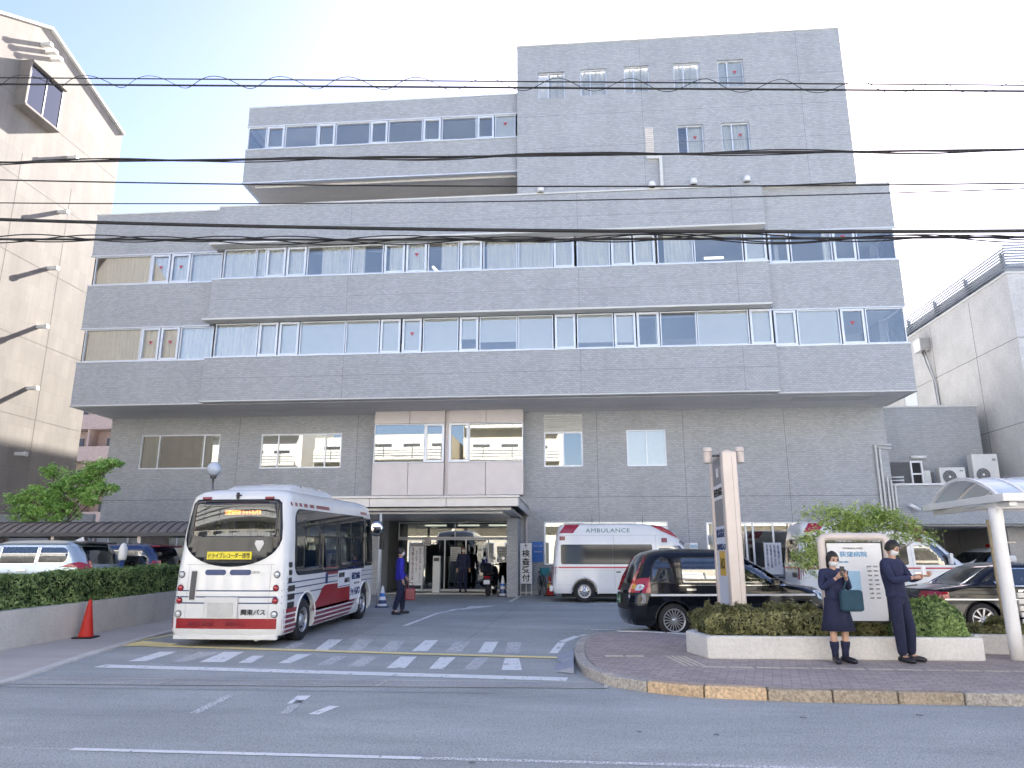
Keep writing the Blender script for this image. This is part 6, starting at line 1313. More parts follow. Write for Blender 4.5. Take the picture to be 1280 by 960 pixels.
# notice board
NB = thing('notice_board', 'white hospital notice board in a rounded pinkish tube frame', 'notice board', (4.40, 12.22, .3), 0)
mb = MB(); w2 = .50; h = 1.63
pts = [(-w2, 0, 0), (-w2, 0, h - .09)] + [(-w2 + .09 - .09 * math.cos(a), 0, h - .09 + .09 * math.sin(a)) for a in (PI / 6, PI / 3, PI / 2)] + [(w2 - .09 + .09 * math.sin(a), 0, h - .09 + .09 * math.cos(a)) for a in (0, PI / 6, PI / 3, PI / 2)] + [(w2, 0, 0)]
mb.tube(pts, .062, 12); mb.build('tube_frame', M['pylon'], NB)
mb = MB(); mb.box(-w2 + .085, .0, .35, w2 - .085, .03, h - .10); mb.build('panel', M['signwhite'], NB, bevel=.006)
mb = MB(); mb.box(-w2 + .06, .006, .33, w2 - .06, .024, h - .075); mb.build('panel_edge', M['blackp'], NB)
mb = MB(); mb.box(-.30, -.006, .62, .05, -.001, 1.10); mb.build('map_patch', M['paleblue'], NB)
text('荻窪病院', .42, .085, NB, M['blue_ink'], (-.02, -.004, 1.36), bold=.004); text('特定医療法人財団', .30, .03, NB, M['grey_ink'], (-.02, -.004, 1.45)); text('診療科目のご案内', .22, .03, NB, M['blue_ink'], (-.22, -.004, 1.24))
for k, (a, b) in enumerate((('内科', '外科'), ('循環器', '整形'), ('血液', '眼科'), ('小児', '皮膚'), ('産婦人', '泌尿'), ('脳神経', '耳鼻'), ('心臓', '放射'), ('麻酔', '歯科'))):
    text(a, .06, .026, NB, M['grey_ink'], (.20, -.004, 1.17 - k * .068)); text(b, .06, .026, NB, M['grey_ink'], (.30, -.004, 1.17 - k * .068))
# bus shelter
SH = thing('bus_shelter', 'white barrel-roofed bus shelter on a round white post', 'shelter', (6.5, 12.0, .13))
x0, x1, y0, y1, zb = -.13, 5.6, -.5, 2.1, 2.30
mb = MB(); mb.box(x0, y0, zb, x1, y0 + .08, zb + .115); mb.box(x0, y1 - .08, zb, x1, y1, zb + .115); mb.box(x0, y0 + .08, zb, x0 + .08, y1 - .08, zb + .115); mb.build('roof_frame', M['white'], SH, bevel=.008)
mb = MB(); mb.box(x0 + .09, y0 + .09, zb + .01, x1, y0 + .45, zb + .05); mb.box(x0 + .09, y1 - .45, zb + .01, x1, y1 - .09, zb + .05); mb.build('inner_gutter', M['offwhite'], SH)
n = 14; arc = [(y0 + .25 + (y1 - y0 - .5) * k / n, zb + .115 + .34 * math.sin(PI * k / n) ** .85) for k in range(n + 1)]
mb = MB(); mb.prismX(arc + [(a, b - .012) for a, b in reversed(arc)], x0 + .06, x1); mb.build('barrel_sheet', mat('pale_polycarbonate', (.55, .64, .72), .2, 0, .03), SH)
mb = MB(); x = x0 + .03
while x < x1: mb.prismX([(a, b + .02) for a, b in arc] + [(a, b - .03) for a, b in reversed(arc)], x, x + .05); x += .42
mb.build('roof_rib', M['white'], SH)
mb = MB(); mb.box(-.05, -.1, zb - .09, 5.5, .12, zb - .002); mb.box(.0, y0 + .1, zb - .07, .12, y1 - .1, zb - .004); mb.build('beam', M['white'], SH, bevel=.01)
mb = MB(); mb.lathe([(.10, 0), (.098, .4), (.095, 2.0), (.10, 2.02), (.10, 2.22)], 20); mb.build('post', M['white'], SH); mb = MB(); mb.lathe([(.10, 0), (.095, 2.22)], 16, (4.5, 0, 0)); mb.build('post', M['white'], SH)
t = thing('rusty_pole', 'thin rusty yellowish pole leaning beside the shelter post', 'pole', (6.98, 13.1, .4)); mb = MB(); mb.tube([(0, 0, 0), (-.02, 0, 1.83)], .035, 10); mb.build('pole', mat('rusty_paint', (.42, .34, .22), .6, .1, .3, 9), t)
mb = MB(); mb.tube([(-.05, 0, 1.45), (.25, -.2, 1.45)], .015, 6); mb.box(.02, -.08, 1.34, .10, -.02, 1.42); mb.build('pole_clamp', M['pylon'], t)
BN = thing('slatted_bench', 'pale grey slatted bench just right of the shelter post', 'bench', (6.72, 11.75, .13))
for k in range(5): mb = MB(); mb.box(0, .36 + k * .012, .50 + k * .095, 1.8, .39 + k * .012, .57 + k * .095); mb.build('back_slat', M['conc_lt'], BN, bevel=.008)
for k in range(4): mb = MB(); mb.box(0, -.04 + k * .1, .42, 1.8, .04 + k * .1, .45); mb.build('seat_slat', M['conc_lt'], BN, bevel=.008)
for x in (.12, 1.6): mb = MB(); mb.tube([(x, -.02, 0), (x, 0, .42), (x, .33, .42), (x, .43, .98)], .022, 8); mb.tube([(x, .4, 0), (x, .33, .42)], .022, 8); mb.build('bench_leg', M['darkgrey'], BN)
# ---------------------------------------------------------------- trees
def tree(name, label, loc, H, blobs, leafm, nleaf, size, seed, trunk_r=.05, lean=(0, 0), group=None, fork=.35):
    rnd = random.Random(seed); T = thing(name, label, 'tree', loc, 0, group); mb = MB()
    top = Vector((lean[0], lean[1], H * .9)); base = Vector((0, 0, 0)); f = Vector((lean[0] * fork, lean[1] * fork, H * fork))
    mb.tube([base, f * .5 + Vector((.02, 0, 0)), f, f.lerp(top, .5) + Vector((.04, .02, 0)), top], [trunk_r, trunk_r * .85, trunk_r * .7, trunk_r * .4, trunk_r * .1], 8)
    mb.build('trunk', M['bark'], T); mb = MB()
    for (c, r, w_) in blobs:
        c = Vector(c); a = f.lerp(top, rnd.uniform(0, .5)); m = a.lerp(c, .5) + Vector((rnd.uniform(-.1, .1), rnd.uniform(-.1, .1), rnd.uniform(.0, .12)))
        mb.tube([a, m, c], [trunk_r * .4, trunk_r * .25, trunk_r * .08], 5)
        for k in range(7):
            d = Vector((rnd.gauss(0, 1), rnd.gauss(0, 1), rnd.gauss(0, .5))).normalized() * r[0] * .9 if hasattr(r, '__len__') else Vector((rnd.gauss(0, 1), rnd.gauss(0, 1), rnd.gauss(0, .6))).normalized() * r * .9
            mb.tube([m.lerp(c, rnd.uniform(0, 1)), c + d * .5 + Vector((0, 0, .03)), c + d], [trunk_r * .12, trunk_r * .08, .002], 4)
    mb.build('limbs', M['bark'], T)
    tot = sum(b[2] for b in blobs); sprays = []
    for (c, r, w_) in blobs:
        for k in range(int(26 * w_) + 4):
            v = Vector((rnd.gauss(0, 1), rnd.gauss(0, 1), rnd.gauss(0, 1))).normalized() * (rnd.random() ** .45); rr = r if hasattr(r, '__len__') else (r, r, r * .6)
            sprays.append((Vector(c) + Vector((v.x * rr[0], v.y * rr[1], v.z * rr[2])), rnd.uniform(.6, 1.3), w_))
    def samp(r):
        p, s, w_ = r.choice(sprays); d = Vector((r.gauss(0, .085), r.gauss(0, .085), r.gauss(0, .05))) * s
        return p + d, Vector((r.gauss(0, .4), r.gauss(0, .4), 1)).normalized()
    leaf_cloud(samp, nleaf, size, M[leafm], 'crown', T, seed + 1, aspect=.42); return T
tree('maple_tree', 'small bright green maple with layered sprays behind the covered walkway', (-17.0, 22.7, .2), 4.6,
     [((.2, 0, 3.55), (.75, .6, .5), 2.0), ((.9, .1, 4.0), (.6, .5, .32), 1.3), ((1.35, .0, 4.3), (.55, .4, .2), .8), ((-.6, .1, 3.4), (.75, .6, .35), 1.3), ((-1.35, .0, 3.3), (.55, .4, .2), .7), ((.0, 0, 2.8), (.8, .5, .5), 2.0), ((-.9, 0, 2.8), (.7, .4, .35), 1.3), ((1.1, 0, 3.4), (.65, .4, .3), 1.2), ((1.7, 0, 3.65), (.4, .3, .15), .5), ((-.2, 0, 4.2), (.4, .3, .2), .4), ((1.7, 0, 4.45), (.45, .3, .12), .5)], 'maple_leaf', 17000, .052, 41, .07, (.4, 0))
tree('young_tree', 'thin yellow-green young tree behind the notice board', (5.15, 14.2, .2), 2.5,
     [((.35, 0, 2.12), (.60, .4, .30), 1.8), ((-.15, 0, 2.0), (.42, .35, .28), 1.0), ((.85, .1, 1.95), (.42, .35, .28), 1.1), ((-.60, 0, 1.75), (.36, .3, .32), 1.0), ((-.85, 0, 1.35), (.30, .3, .28), .8), ((-.35, 0, 1.2), (.32, .3, .4), .8), ((.2, 0, 1.6), (.45, .3, .3), .6), ((-.55, 0, 2.2), (.35, .2, .15), .3), ((1.2, 0, 1.8), (.2, .2, .2), .2)], 'bright_leaf', 9500, .034, 43, .03, (.1, 0), fork=.3)
# ---------------------------------------------------------------- things at the entrance
GZ = .285
t = thing('reception_sign', 'white standing sign with four large black characters and an arrow', 'sign', (-1.80, 26.9, GZ)); mb = MB(); mb.box(-.215, 0, .42, .215, .04, 1.84); mb.build('panel', M['signwhite'], t, bevel=.006)
mb = MB(); 
for x in (-.2, 0, .2): mb.box(x - .015, .005, 0, x + .015, .035, .42)
mb.box(-.2, .0, .1, .2, .03, .13); mb.build('leg', M['offwhite'], t)
for k, ch in enumerate('検査受付'): text(ch, .28, .26, t, M['black_ink'], (0, -.004, 1.48 - k * .285), bold=.02)
text('↑', .12, .16, t, M['black_ink'], (0, -.004, 1.73), bold=.01)
t = thing('blue_wall_sign', 'small blue wall sign with a white arrow beside the reception sign', 'sign', (-1.42, YW - .03, 1.45)); mb = MB(); mb.box(-.22, 0, 0, .2, .025, .75); mb.build('board', M['bluesign'], t, bevel=.005)
text('入口', .15, .07, t, M['signwhite'], (-.1, -.004, .58)); text('→', .16, .10, t, M['signwhite'], (.09, -.004, .58), bold=.01); text('救急外来', .28, .06, t, M['signwhite'], (0, -.004, .38))
t = thing('banner_stand', 'white banner stand with vertical purple writing left of the doors', 'banner', (-6.0, 27.75, GZ)); mb = MB(); mb.box(-.25, 0, .32, .25, .02, 1.88); mb.build('banner', M['signwhite'], t)
mb = MB(); mb.tube([(-.27, .01, 0), (-.27, .01, 1.95), (.27, .01, 1.95), (.27, .01, 0)], .018, 6); mb.build('frame', M['steel'], t)
mb = MB(); mb.box(-.24, -.004, 1.74, .24, -.001, 1.86); mb.build('header', M['grey_ink'], t)
text('発熱のある方は', .10, 1.2, t, M['purple_ink'], (-.14, -.004, 1.12), vertical=True, bold=.01); text('係員にお申し出ください', .08, 1.3, t, M['purple_ink'], (.14, -.004, 1.05), vertical=True); text('お知らせ', .07, .8, t, M['purple_ink'], (0, -.004, 1.2), vertical=True)
t = thing('white_pedestal', 'slim white pedestal standing by the glass doors', 'pedestal', (-5.32, 28.3, .33)); mb = MB(); mb.box(-.14, -.1, 0, .14, .1, 1.35); mb.build('cabinet', M['signwhite'], t, bevel=.01); mb = MB(); mb.box(-.10, -.105, 1.15, .10, -.1, 1.28); mb.build('screen', M['darkgrey'], t)
t = thing('outdoor_banner', 'small white banner with dark writing against the wall behind the wagon taxi', 'banner', (7.05, 27.4, GZ)); mb = MB(); mb.box(-.3, 0, .75, .3, .02, 1.85); mb.build('banner', M['signwhite'], t); mb = MB(); mb.tube([(-.3, .02, 0), (-.3, .02, 1.9)], .015, 6); mb.build('pole', M['steel'], t)
for k in range(4): text('駐輪禁止お願い'[:7 - k], .07, .9 - .08 * k, t, M['navy_ink'], (-.2 + k * .13, -.004, 1.35 + .03 * k), vertical=True)
def bicycle(x, y, z, rz, label, frame='blackp', basket='darkgrey', cover=None, group='bicycles parked along the hospital wall'):
    t = thing('bicycle', label, 'bicycle', (x, y, z), rz, group)
    for cx in (0, 1.08):
        e = bpy.data.objects.new('wheel', None); C.objects.link(e); e.parent = t; e.location = (cx, 0, .33)
        mb = MB(); mb.tube([(.32 * math.cos(2 * PI * i / 28), 0, .32 * math.sin(2 * PI * i / 28)) for i in range(28)], .018, 6, closed=True); mb.build('tyre', M['rubber'], e)
        mb = MB(); mb.tube([(.295 * math.cos(2 * PI * i / 28), 0, .295 * math.sin(2 * PI * i / 28)) for i in range(28)], .008, 5, closed=True)
        for k in range(14): a = 2 * PI * k / 14; mb.tube([(0, .02, 0), (.295 * math.cos(a), 0, .295 * math.sin(a))], .002, 3)
        mb.build('rim', M['steel'], e)
    mb = MB(); bb, st, hd, ra, fa = (.45, 0, .30), (.36, 0, .72), (.92, 0, .80), (0, 0, .33), (1.08, 0, .33)
    for a, b in ((bb, st), (bb, (.95, 0, .66)), ((.38, 0, .6), hd), (bb, ra), ((.37, 0, .66), ra), (hd, (.97, 0, .60)), ((.97, 0, .60), fa)): mb.tube([a, b], .018, 6)
    mb.build('frame', M[frame], t)
    mb = MB(); mb.tube([hd, (.90, 0, 1.0)], .014, 6); mb.tube([(.72, -.28, .98), (.86, -.24, 1.02), (.92, 0, 1.0), (.86, .24, 1.02), (.72, .28, .98)], .013, 6); mb.build('handlebar', M['steel'], t)
    mb = MB(); mb.box(.20, -.08, .80, .48, .08, .86); mb.tube([st, (.34, 0, .82)], .014, 6); mb.build('saddle', M['blackp'], t, bevel=.02)
    mb = MB(); mb.prismX([(-.17, .98), (.17, .98), (.13, .72), (-.13, .72)], 1.02, 1.32); mb.build('basket', M[cover or basket], t, bevel=.02)
    mb = MB(); mb.tube([(.45, .09, .30), (.58, .09, .22)], .012, 5); mb.tube([(.45, -.09, .30), (.32, -.09, .38)], .012, 5); mb.lathe([(.09, -.02), (.09, -.012)], 16, (.45, -.03, .30), 'y'); mb.build('crank', M['steel'], t)
    mb = MB(); mb.tube([(-.3 * math.cos(a) * 1.15, 0, .33 + .37 * math.sin(a)) for a in (0, .4, .8, 1.2, 1.6, 2.0)], .02, 5); mb.build('mudguard', M['steel'], t); return t
bicycle(-1.35, 27.65, GZ, R(-78), 'black bicycle with a teal covered basket between the reception sign and the cone', cover='tealcover' if 'tealcover' in M else 'bluesign')
bicycle(7.3, 27.5, GZ, R(12), 'silver bicycle parked by the wall right of the small banner', frame='steel'); bicycle(8.0, 27.2, GZ, R(25), 'black bicycle parked at the wall nearest the second ambulance'); bicycle(6.4, 27.3, GZ, R(100), 'dark bicycle parked left of the small banner')
# motor scooter seen from behind
MC = thing('motor_scooter', 'black motor scooter seen from behind, parked by the right entrance pier', 'motorcycle', (-3.12, 26.5, GZ), R(86))
for x in (0, 1.25):
    e = bpy.data.objects.new('wheel', None); C.objects.link(e); e.parent = MC; e.location = (x, 0, .27); mb = MB(); mb.lathe([(.15, -.055), (.24, -.06), (.27, -.03), (.27, .03), (.24, .06), (.15, .055)], 24, (0, 0, 0), 'y'); mb.build('tyre', M['rubber'], e); mb = MB(); mb.lathe([(.15, -.04), (.03, -.06), (.03, .06), (.15, .04)], 18, (0, 0, 0), 'y'); mb.build('rim', M['rim'], e)
mb = MB(); vs = []; secs = ((-.22, .62, .10, .06), (0, .60, .17, .14), (.35, .55, .18, .18), (.55, .38, .16, .12), (.85, .34, .17, .08), (1.0, .60, .2, .22), (1.12, .85, .16, .18), (1.2, .98, .08, .06))
for x, z, ww, hh in secs:
    for k in range(10): a = 2 * PI * k / 10; vs.append((x, ww * math.cos(a), z + hh * math.sin(a)))
mb.add(vs, [(i * 10 + k, i * 10 + (k + 1) % 10, (i + 1) * 10 + (k + 1) % 10, (i + 1) * 10 + k) for i in range(7) for k in range(10)] + [tuple(range(9, -1, -1)), tuple(range(70, 80))], 0, True); mb.build('body', M['vblack'], MC)
mb = MB(); mb.box(-.2, -.14, .74, .5, .14, .84); mb.build('seat', M['blackp'], MC, bevel=.04)
mb = MB(); mb.box(-.52, -.2, .82, -.18, .2, 1.14); mb.build('top_box', M['vblack'], MC, bevel=.05)
mb = MB(); mb.tube([(1.1, -.33, 1.05), (1.16, -.1, 1.08), (1.16, .1, 1.08), (1.1, .33, 1.05)], .018, 6); mb.build('handlebar', M['blackp'], MC)
for s in (-1, 1): mb = MB(); mb.tube([(1.12, s * .28, 1.06), (1.1, s * .34, 1.26)], .008, 5); mb.lathe([(.065, 0), (.06, -.02)], 14, (1.09, s * .36, 1.31), 'x'); mb.build('mirror', M['chrome'], MC)
mb = MB(); mb.box(-.30, -.11, .42, -.29, .11, .56); mb.build('number_plate', M['signwhite'], MC); mb = MB(); mb.box(-.25, -.1, .62, -.22, .1, .70); mb.build('tail_lamp', M['redlens'], MC, bevel=.01); mb = MB(); mb.box(-.29, -.10, .40, -.1, .10, .60); mb.build('mudguard', M['blackp'], MC, bevel=.02)
mb = MB(); mb.tube([(-.1, -.17, .3), (.5, -.17, .25)], .045, 10); mb.build('exhaust_pipe', M['steel'], MC); mb = MB(); mb.prismX([(-.2, 1.1), (.2, 1.1), (.16, 1.5), (-.16, 1.5)], 1.17, 1.18); mb.build('windshield', M['glass'], MC)
# ================================================================ PEOPLE
def skin_obj(J, E, parent, m, name, sub=2, root='pelvis'):
    keys = list(J); me = bpy.data.meshes.new(name); me.from_pydata([J[k][0] for k in keys], [(keys.index(a), keys.index(b)) for a, b in E], []); me.materials.append(m)
    o = bpy.data.objects.new(name, me); C.objects.link(o); sk = o.modifiers.new('skin', 'SKIN'); sk.use_smooth_shade = True
    for i, k in enumerate(keys):
        r = J[k][1]; v = me.skin_vertices[0].data[i]; v.radius = (r, r) if not isinstance(r, tuple) else r; v.use_root = (k == root)
    ss = o.modifiers.new('sub', 'SUBSURF'); ss.levels = sub; ss.render_levels = sub; bake(o)
    for p in o.data.polygons: p.use_smooth = True
    if not len(o.data.materials): o.data.materials.append(m)
    o.parent = parent; return o
def merge(dst, others):
    bm = bmesh.new(); bm.from_mesh(dst.data)
    for o in others: bm.from_mesh(o.data); bpy.data.objects.remove(o)
    bm.to_mesh(dst.data); bm.free()
def person(label, loc, rz, J, top, bottom, skirt=False, hair='short', H=1.7, mask=True, head_tilt=0, coat_len=.0, shoes='shoe', group=None, bag=None, held=None, socks=None, head_yaw=0):
    """J: joints in local coords (m, faces -y, z up)"""
    P = thing('person', label, 'person', loc, rz, group); V = Vector
    j = {k: V(v) for k, v in J.items()}; hd = j['head']
    base = {}
    def add(k, r): base[k] = (j[k], r)
    for k, r in (('pelvis', (.085, .07)), ('waist', (.08, .065)), ('chest', (.11, .08)), ('neck', .05), ('head', .055), ('shL', .045), ('shR', .045), ('elL', .036), ('elR', .036), ('wrL', .028), ('wrR', .028), ('hipL', .045), ('hipR', .045), ('knL', .056), ('knR', .056), ('anL', .038), ('anR', .038), ('toL', .03), ('toR', .03)): add(k, r)
    E = [('pelvis', 'waist'), ('waist', 'chest'), ('chest', 'neck'), ('neck', 'head'), ('chest', 'shL'), ('chest', 'shR'), ('shL', 'elL'), ('elL', 'wrL'), ('shR', 'elR'), ('elR', 'wrR'), ('pelvis', 'hipL'), ('pelvis', 'hipR'), ('hipL', 'knL'), ('knL', 'anL'), ('anL', 'toL'), ('hipR', 'knR'), ('knR', 'anR'), ('anR', 'toR')]
    body = skin_obj(base, E, None, M['skin'], 'body')
    extra = []
    mb = MB(); vs = []; n = 18
    for i in range(n + 1):          # head as a shaped ellipsoid: narrower jaw, brow and nose
        ph = PI * i / n; zz = -math.cos(ph) * .118; r = math.sin(ph)
        for k in range(24):
            th = 2 * PI * k / 24; x = r * .076 * math.cos(th); y = r * .096 * math.sin(th)
            jaw = 1 - .22 * max(0, -zz / .118); x *= jaw; y *= 1 - .10 * max(0, -zz / .118)
            if y < 0: y *= .96
            if abs(math.cos(th)) < .3 and y < 0 and -.045 < zz < .02: y -= .018 * (1 - abs(math.cos(th)) / .3) * (1 - abs(zz + .02) / .04 if abs(zz + .02) < .04 else 0)
            vs.append((x, y, zz))
    mb.add(vs, [(i * 24 + k, i * 24 + (k + 1) % 24, (i + 1) * 24 + (k + 1) % 24, (i + 1) * 24 + k) for i in range(n) for k in range(24)], 0, True)
    for s in (-1, 1): mb.lathe([(.012, -.006), (.022, 0), (.018, .006)], 10, (s * .078, .01, -.005), 'x')
    ho = mb.build('head', M['skin'])
    hm = Matrix.Translation(hd + V((0, 0, .045))) @ Matrix.Rotation(head_yaw, 4, 'Z') @ Matrix.Rotation(head_tilt, 4, 'X'); ho.data.transform(hm); extra.append(ho)
    for s, w_, e_ in (('L', 'wrL', 'elL'), ('R', 'wrR', 'elR')):     # palm, four unequal fingers, thumb
        d = (j[w_] - j[e_]).normalized(); side = d.cross(V((0, -1, .3))).normalized(); nn = side.cross(d); curl = nn * (1 if s == 'L' else 1)
        palm = j[w_] + d * .05; mb = MB()
        mb.tube([j[w_] - d * .01, palm, palm + d * .035], [.024, .034, .032], 10)
        for f, ln in zip((-1.5, -.5, .5, 1.5), (.055, .068, .064, .048)):
            a = palm + d * .03 + side * f * .016; mb.tube([a, a + d * ln * .55 + curl * .008, a + d * ln * .8 + curl * .03], [.0095, .0085, .006], 6)
        a = palm + side * -.028; mb.tube([palm, a, a + d * .03 - side * .012 + curl * .01, a + d * .05 + curl * .025], [.012, .011, .010, .007], 6)
        extra.append(mb.build('hand', M['skin']))
    merge(body, extra); body.parent = P
    # garments
    g = {}
    for k, r in (('pelvis', (.155, .125)), ('waist', (.145, .118)), ('chest', (.172, .130)), ('neckb', .068), ('shL', .077), ('shR', .077), ('elL', .058), ('elR', .058), ('cuL', .046), ('cuR', .046)): g[k] = None
    jj = dict(j); jj['neckb'] = j['chest'].lerp(j['neck'], .75); jj['cuL'] = j['elL'].lerp(j['wrL'], .92); jj['cuR'] = j['elR'].lerp(j['wrR'], .92); jj['hem'] = j['pelvis'] + V((0, 0, -coat_len))
    G = {k: (jj[k], r) for k, r in (('hem', (.165, .13)), ('pelvis', (.155, .125)), ('waist', (.145, .118)), ('chest', (.172, .130)), ('neckb', .068), ('shL', .077), ('shR', .077), ('elL', .058), ('elR', .058), ('cuL', .046), ('cuR', .046))}
    GE = [('pelvis', 'waist'), ('waist', 'chest'), ('chest', 'neckb'), ('chest', 'shL'), ('chest', 'shR'), ('shL', 'elL'), ('elL', 'cuL'), ('shR', 'elR'), ('elR', 'cuR')]
    if coat_len: GE.append(('hem', 'pelvis'))
    else: G.pop('hem')
    skin_obj(G, GE, P, M[top], 'jacket', root='chest')
    mb = MB(); nb = j['neck']; mb.tube([nb + V((.062 * math.cos(2 * PI * k / 14), .055 * math.sin(2 * PI * k / 14) , -.028 + .012 * math.sin(2 * PI * k / 14))) for k in range(14)], .013, 6, closed=True); mb.build('collar', M[top], P)
    if skirt:
        pl = j['pelvis']; mb = MB(); n = 40; prof = ((.165, .06), (.17, -.05), (.20, -.22), (.235, -.40))
        vs = [(pl.x + (r + .012 * (i % 2) * (q / 3)) * math.cos(2 * PI * i / n), pl.y + (r + .012 * (i % 2) * (q / 3)) * .78 * math.sin(2 * PI * i / n), pl.z + h) for q, (r, h) in enumerate(prof) for i in range(n)]
        mb.add(vs, [(q * n + i, q * n + (i + 1) % n, (q + 1) * n + (i + 1) % n, (q + 1) * n + i) for q in range(3) for i in range(n)], 0, True); o = mb.build('skirt', M[bottom], P)
        so = o.modifiers.new('s', 'SOLIDIFY'); so.thickness = .008
        if socks:
            for s in 'LR':
                k, a = j['kn' + s], j['an' + s]; mb = MB(); mb.tube([a + V((0, 0, -.02)), a + (k - a) * .25, a + (k - a) * .45, a + (k - a) * .62], [.045, .048, .062, .064], 12); mb.build('sock', M[socks], P)
    else:
        T_ = {k: (jj[k], r) for k, r in (('pelvis', (.158, .13)), ('hipL', .112), ('hipR', .112), ('knL', .084), ('knR', .084), ('anL', .068), ('anR', .068))}
        T_['waist2'] = (j['pelvis'].lerp(j['waist'], .5), (.14, .112))
        skin_obj(T_, [('waist2', 'pelvis'), ('pelvis', 'hipL'), ('pelvis', 'hipR'), ('hipL', 'knL'), ('knL', 'anL'), ('hipR', 'knR'), ('knR', 'anR')], P, M[bottom], 'trousers')
    for s in 'LR':
        a, t_ = j['an' + s], j['to' + s]; d = (t_ - a); d.z = 0; d = d.normalized() if d.length > .001 else V((0, -1, 0)); b = V((a.x, a.y, 0)); mb = MB()
        mb.tube([b - d * .06 + V((0, 0, .045)), b + d * .02 + V((0, 0, .05)), b + d * .10 + V((0, 0, .042)), b + d * .17 + V((0, 0, .034)), b + d * .20 + V((0, 0, .03))], [.036, .046, .044, .036, .018], 10)
        mb.tube([b + V((0, 0, .05)), V((a.x, a.y, .11))], [.045, .042], 10); mb.build('shoe', M[shoes], P)
    # hair cap
    mb = MB(); vs = []; n = 12; lowb = -.05 if hair == 'short' else -.085
    for i in range(n + 1):
        for k in range(28):
            th = 2 * PI * k / 28; front = max(0, -math.sin(th)); lim = lowb * (1 - front) + .055 * front if front < .75 else .062
            z = .128 - (.128 - lim) * (i / n); q = max(0, 1 - (z / .130) ** 2) ** .5; vs.append((q * .086 * math.cos(th), q * .108 * math.sin(th) + .006, z))
    mb.add(vs, [(i * 28 + k, i * 28 + (k + 1) % 28, (i + 1) * 28 + (k + 1) % 28, (i + 1) * 28 + k) for i in range(n) for k in range(28)], 0, True)
    if hair == 'long': mb.tube([(0, .09, .03), (0, .115, -.03), (0, .11, -.12), (0, .10, -.20)], [.035, .04, .032, .01], 8)
    h_ = mb.build('hair', M['hair']); h_.data.transform(hm); h_.parent = P
    for s in (-1, 1):
        mb = MB(); mb.lathe([(.001, -.004), (.010, -.002), (.010, .004)], 10, (s * .030, -.090, .012), 'y'); e = mb.build('eye', M['black_ink']); e.data.transform(hm); e.parent = P
        mb = MB(); mb.tube([(s * .018, -.094, .030), (s * .044, -.086, .032)], .004, 5); e = mb.build('eyebrow', M['hair']); e.data.transform(hm); e.parent = P
    if mask:
        mb = MB(); vs = []; 
        for i in range(7):
            for k in range(13):
                th = -PI / 2 + (k - 6) / 6 * 1.25; z = -.012 - .085 * i / 6; r = max(.2, 1 - (z / .118) ** 2) ** .5; vs.append((r * .082 * math.cos(th), r * .098 * math.sin(th) - .014 * math.exp(-((k - 6) / 2.2) ** 2) * (1 - abs(i - 2.5) / 4), z))
        mb.add(vs, [(i * 13 + k, i * 13 + k + 1, (i + 1) * 13 + k + 1, (i + 1) * 13 + k) for i in range(6) for k in range(12)], 0, True); e = mb.build('face_mask', M['maskcloth']); so = e.modifiers.new('s', 'SOLIDIFY'); so.thickness = .003; e.data.transform(hm); e.parent = P
    return P, j
def stand(H=1.7, w=.17, lean=0, **kw):
    k = H / 1.7
    J = dict(pelvis=(0, 0, .92), waist=(0, .0, 1.06), chest=(0, .0, 1.27), neck=(0, -.005, 1.44), head=(0, -.015, 1.535), shL=(.175, .0, 1.37), shR=(-.175, .0, 1.37), elL=(.23, .03, 1.10), elR=(-.23, .03, 1.10), wrL=(.235, -.04, .86), wrR=(-.235, -.04, .86), hipL=(.09, 0, .86), hipR=(-.09, 0, .86), knL=(.10, -.02, .47), knR=(-.10, -.02, .47), anL=(.10, .02, .08), anR=(-.10, .02, .08), toL=(.115, -.12, .04), toR=(-.115, -.12, .04))
    J.update(kw); return {a: tuple(c * k for c in v) for a, v in J.items()}
def held(name, P, mb, m, bevel=0): return mb.build(name, M[m], P, bevel=bevel)
# schoolgirl in navy, phone raised to her face, bag on her arm
J = stand(1.56, elL=(.23, -.02, 1.12), wrL=(.10, -.20, 1.30), elR=(-.24, -.05, 1.12), wrR=(-.06, -.22, 1.30), head=(0, -.03, 1.53), anL=(.07, 0, .08), anR=(-.09, 0, .08))
Pg, j = person('schoolgirl in a navy blazer and pleated skirt looking at the phone in her hands', (3.80, 11.5, .128), R(10), J, 'navycloth', 'navycloth2', skirt=True, hair='long', head_tilt=R(14), coat_len=.06, socks='navycloth2')
t = thing('mobile_phone', 'dark phone held up by the schoolgirl', 'phone', (3.80, 11.5, .128), R(10)); mb = MB(); mb.box(-.035, -.275, 1.215, .035, -.265, 1.355); mb.build('phone_body', M['blackp'], t, bevel=.006)
t = thing('shoulder_bag', 'dark teal school bag hanging at the front of the schoolgirl', 'bag', (3.80, 11.5, .128), R(10)); mb = MB(); mb.box(-.04, -.26, .72, .30, -.15, 1.02); mb.build('bag_body', M['tealcloth'], t, bevel=.04); mb = MB(); mb.tube([(.02, -.2, 1.0), (.10, -.17, 1.15), (.20, -.06, 1.28), (.20, .05, 1.24)], .012, 6); mb.build('strap', M['tealcloth'], t)
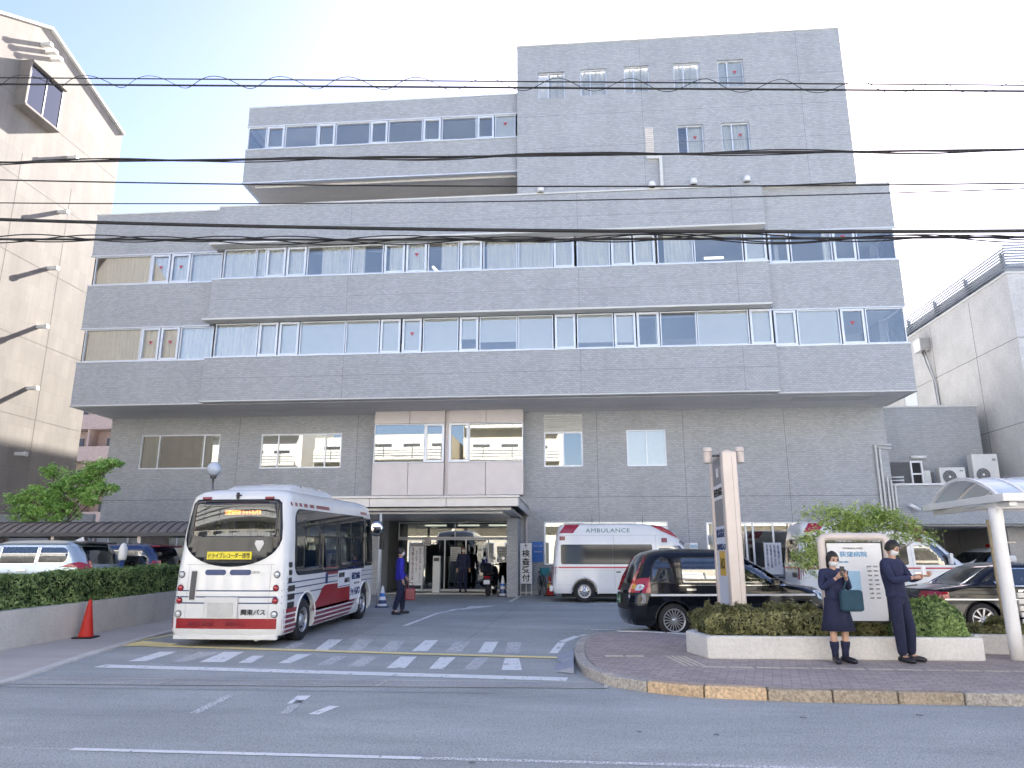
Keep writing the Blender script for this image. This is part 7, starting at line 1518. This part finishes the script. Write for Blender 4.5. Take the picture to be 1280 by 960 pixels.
# man in dark navy, right arms forward with a phone, legs apart
J = stand(1.74, pelvis=(.02, 0, .92), chest=(-.03, -.01, 1.27), neck=(-.04, -.03, 1.44), head=(-.045, -.06, 1.53), waist=(-.0, 0, 1.06), shL=(.14, -.02, 1.37), shR=(-.20, .0, 1.37), elL=(.20, -.14, 1.13), wrL=(.14, -.36, 1.20), elR=(-.24, -.12, 1.13), wrR=(-.08, -.34, 1.17), hipL=(.12, 0, .86), hipR=(-.06, 0, .86), knL=(.19, -.05, .47), knR=(-.04, -.02, .47), anL=(.26, .02, .08), anR=(.04, .02, .08), toL=(.30, -.12, .04), toR=(.03, -.12, .04))
Pm, j = person('man in a dark navy shirt and trousers bending his head over a phone', (4.68, 11.55, .128), R(38), J, 'navycloth', 'navycloth2', hair='short', head_tilt=R(24), coat_len=.05, shoes='shoe')
t = thing('mobile_phone', 'pale phone held in both hands by the man in navy', 'phone', (4.68, 11.55, .128), R(38)); mb = MB(); mb.box(-.02, -.46, 1.235, .06, -.43, 1.37); mb.build('phone_body', M['signwhite'], t, bevel=.006)
# person in a bright blue jacket beside the bus, and one in the doorway
J = stand(1.74, anL=(.12, -.12, .08), toL=(.13, -.26, .04), knL=(.11, -.12, .47), anR=(-.10, .14, .10), toR=(-.11, 0, .04), knR=(-.10, .02, .47), elL=(.22, -.06, 1.10), wrL=(.20, -.22, .92))
Pb, j = person('person in a bright royal blue jacket walking past the front of the bus', (-4.75, 19.9, .138), R(115), J, 'royal', 'navycloth2', hair='short', coat_len=.12)
t = thing('hand_bag', 'dull red bag carried low by the person in the blue jacket', 'bag', (-4.45, 19.9, .14), R(20)); mb = MB(); mb.box(-.14, -.06, .36, .14, .06, .68); mb.build('bag_body', M['maroon'], t, bevel=.03); mb = MB(); mb.tube([(-.08, 0, .67), (-.06, 0, .82), (.06, 0, .82), (.08, 0, .67)], .010, 6); mb.build('handle', M['maroon'], t)
J = stand(1.70, anL=(.10, .05, .08), knL=(.1, -.05, .47))
person('person in dark navy standing in the dim entrance doorway', (-4.28, 28.2, .335), R(10), J, 'navycloth', 'navycloth2', hair='short', coat_len=.1)
SUN_E, SKY_E, EXPO, OZ, DU = 3.4, .046, 2.95, 2.2, 1.0
# ================================================================ CAMERA, LIGHT, WORLD
cam = bpy.data.cameras.new('camera'); co = bpy.data.objects.new('camera', cam); C.objects.link(co); SC.camera = co
co.location = (0, 0, 1.6); co.rotation_euler = (R(90 + 13.5), 0, R(4.9)); cam.sensor_width = 36; cam.lens = 906 / 1280 * 36; cam.clip_end = 3000; cam.clip_start = .05
sd = Vector((.25, 1.0, .65)).normalized(); elev = math.asin(sd.z); azim = math.atan2(sd.x, sd.y)
sun = bpy.data.lights.new('sun', 'SUN'); so = bpy.data.objects.new('sun', sun); C.objects.link(so); sun.energy = SUN_E; sun.angle = R(.5); sun.color = (1, .94, .85)
so.rotation_euler = (-sd).to_track_quat('-Z', 'Y').to_euler()
w = bpy.data.worlds.new('World'); SC.world = w; w.use_nodes = True; nt = w.node_tree; bg = nt.nodes['Background']; sky = nt.nodes.new('ShaderNodeTexSky')
sky.sky_type = 'NISHITA'; sky.sun_disc = False; sky.sun_elevation = elev; sky.sun_rotation = azim; sky.air_density = 1.0; sky.dust_density = DU; sky.ozone_density = OZ
tn = nt.nodes.new('ShaderNodeVectorMath'); tn.operation = 'MULTIPLY'; tn.inputs[1].default_value = (1.05, .935, .985); nt.links.new(sky.outputs[0], tn.inputs[0]); nt.links.new(tn.outputs[0], bg.inputs[0]); bg.inputs[1].default_value = SKY_E
SC.view_settings.view_transform = 'Standard'; SC.view_settings.look = 'None'; SC.view_settings.gamma = 1; SC.view_settings.exposure = EXPO
SC.cycles.max_bounces = 8; SC.cycles.transparent_max_bounces = 16; SC.cycles.caustics_reflective = False; SC.cycles.caustics_refractive = False
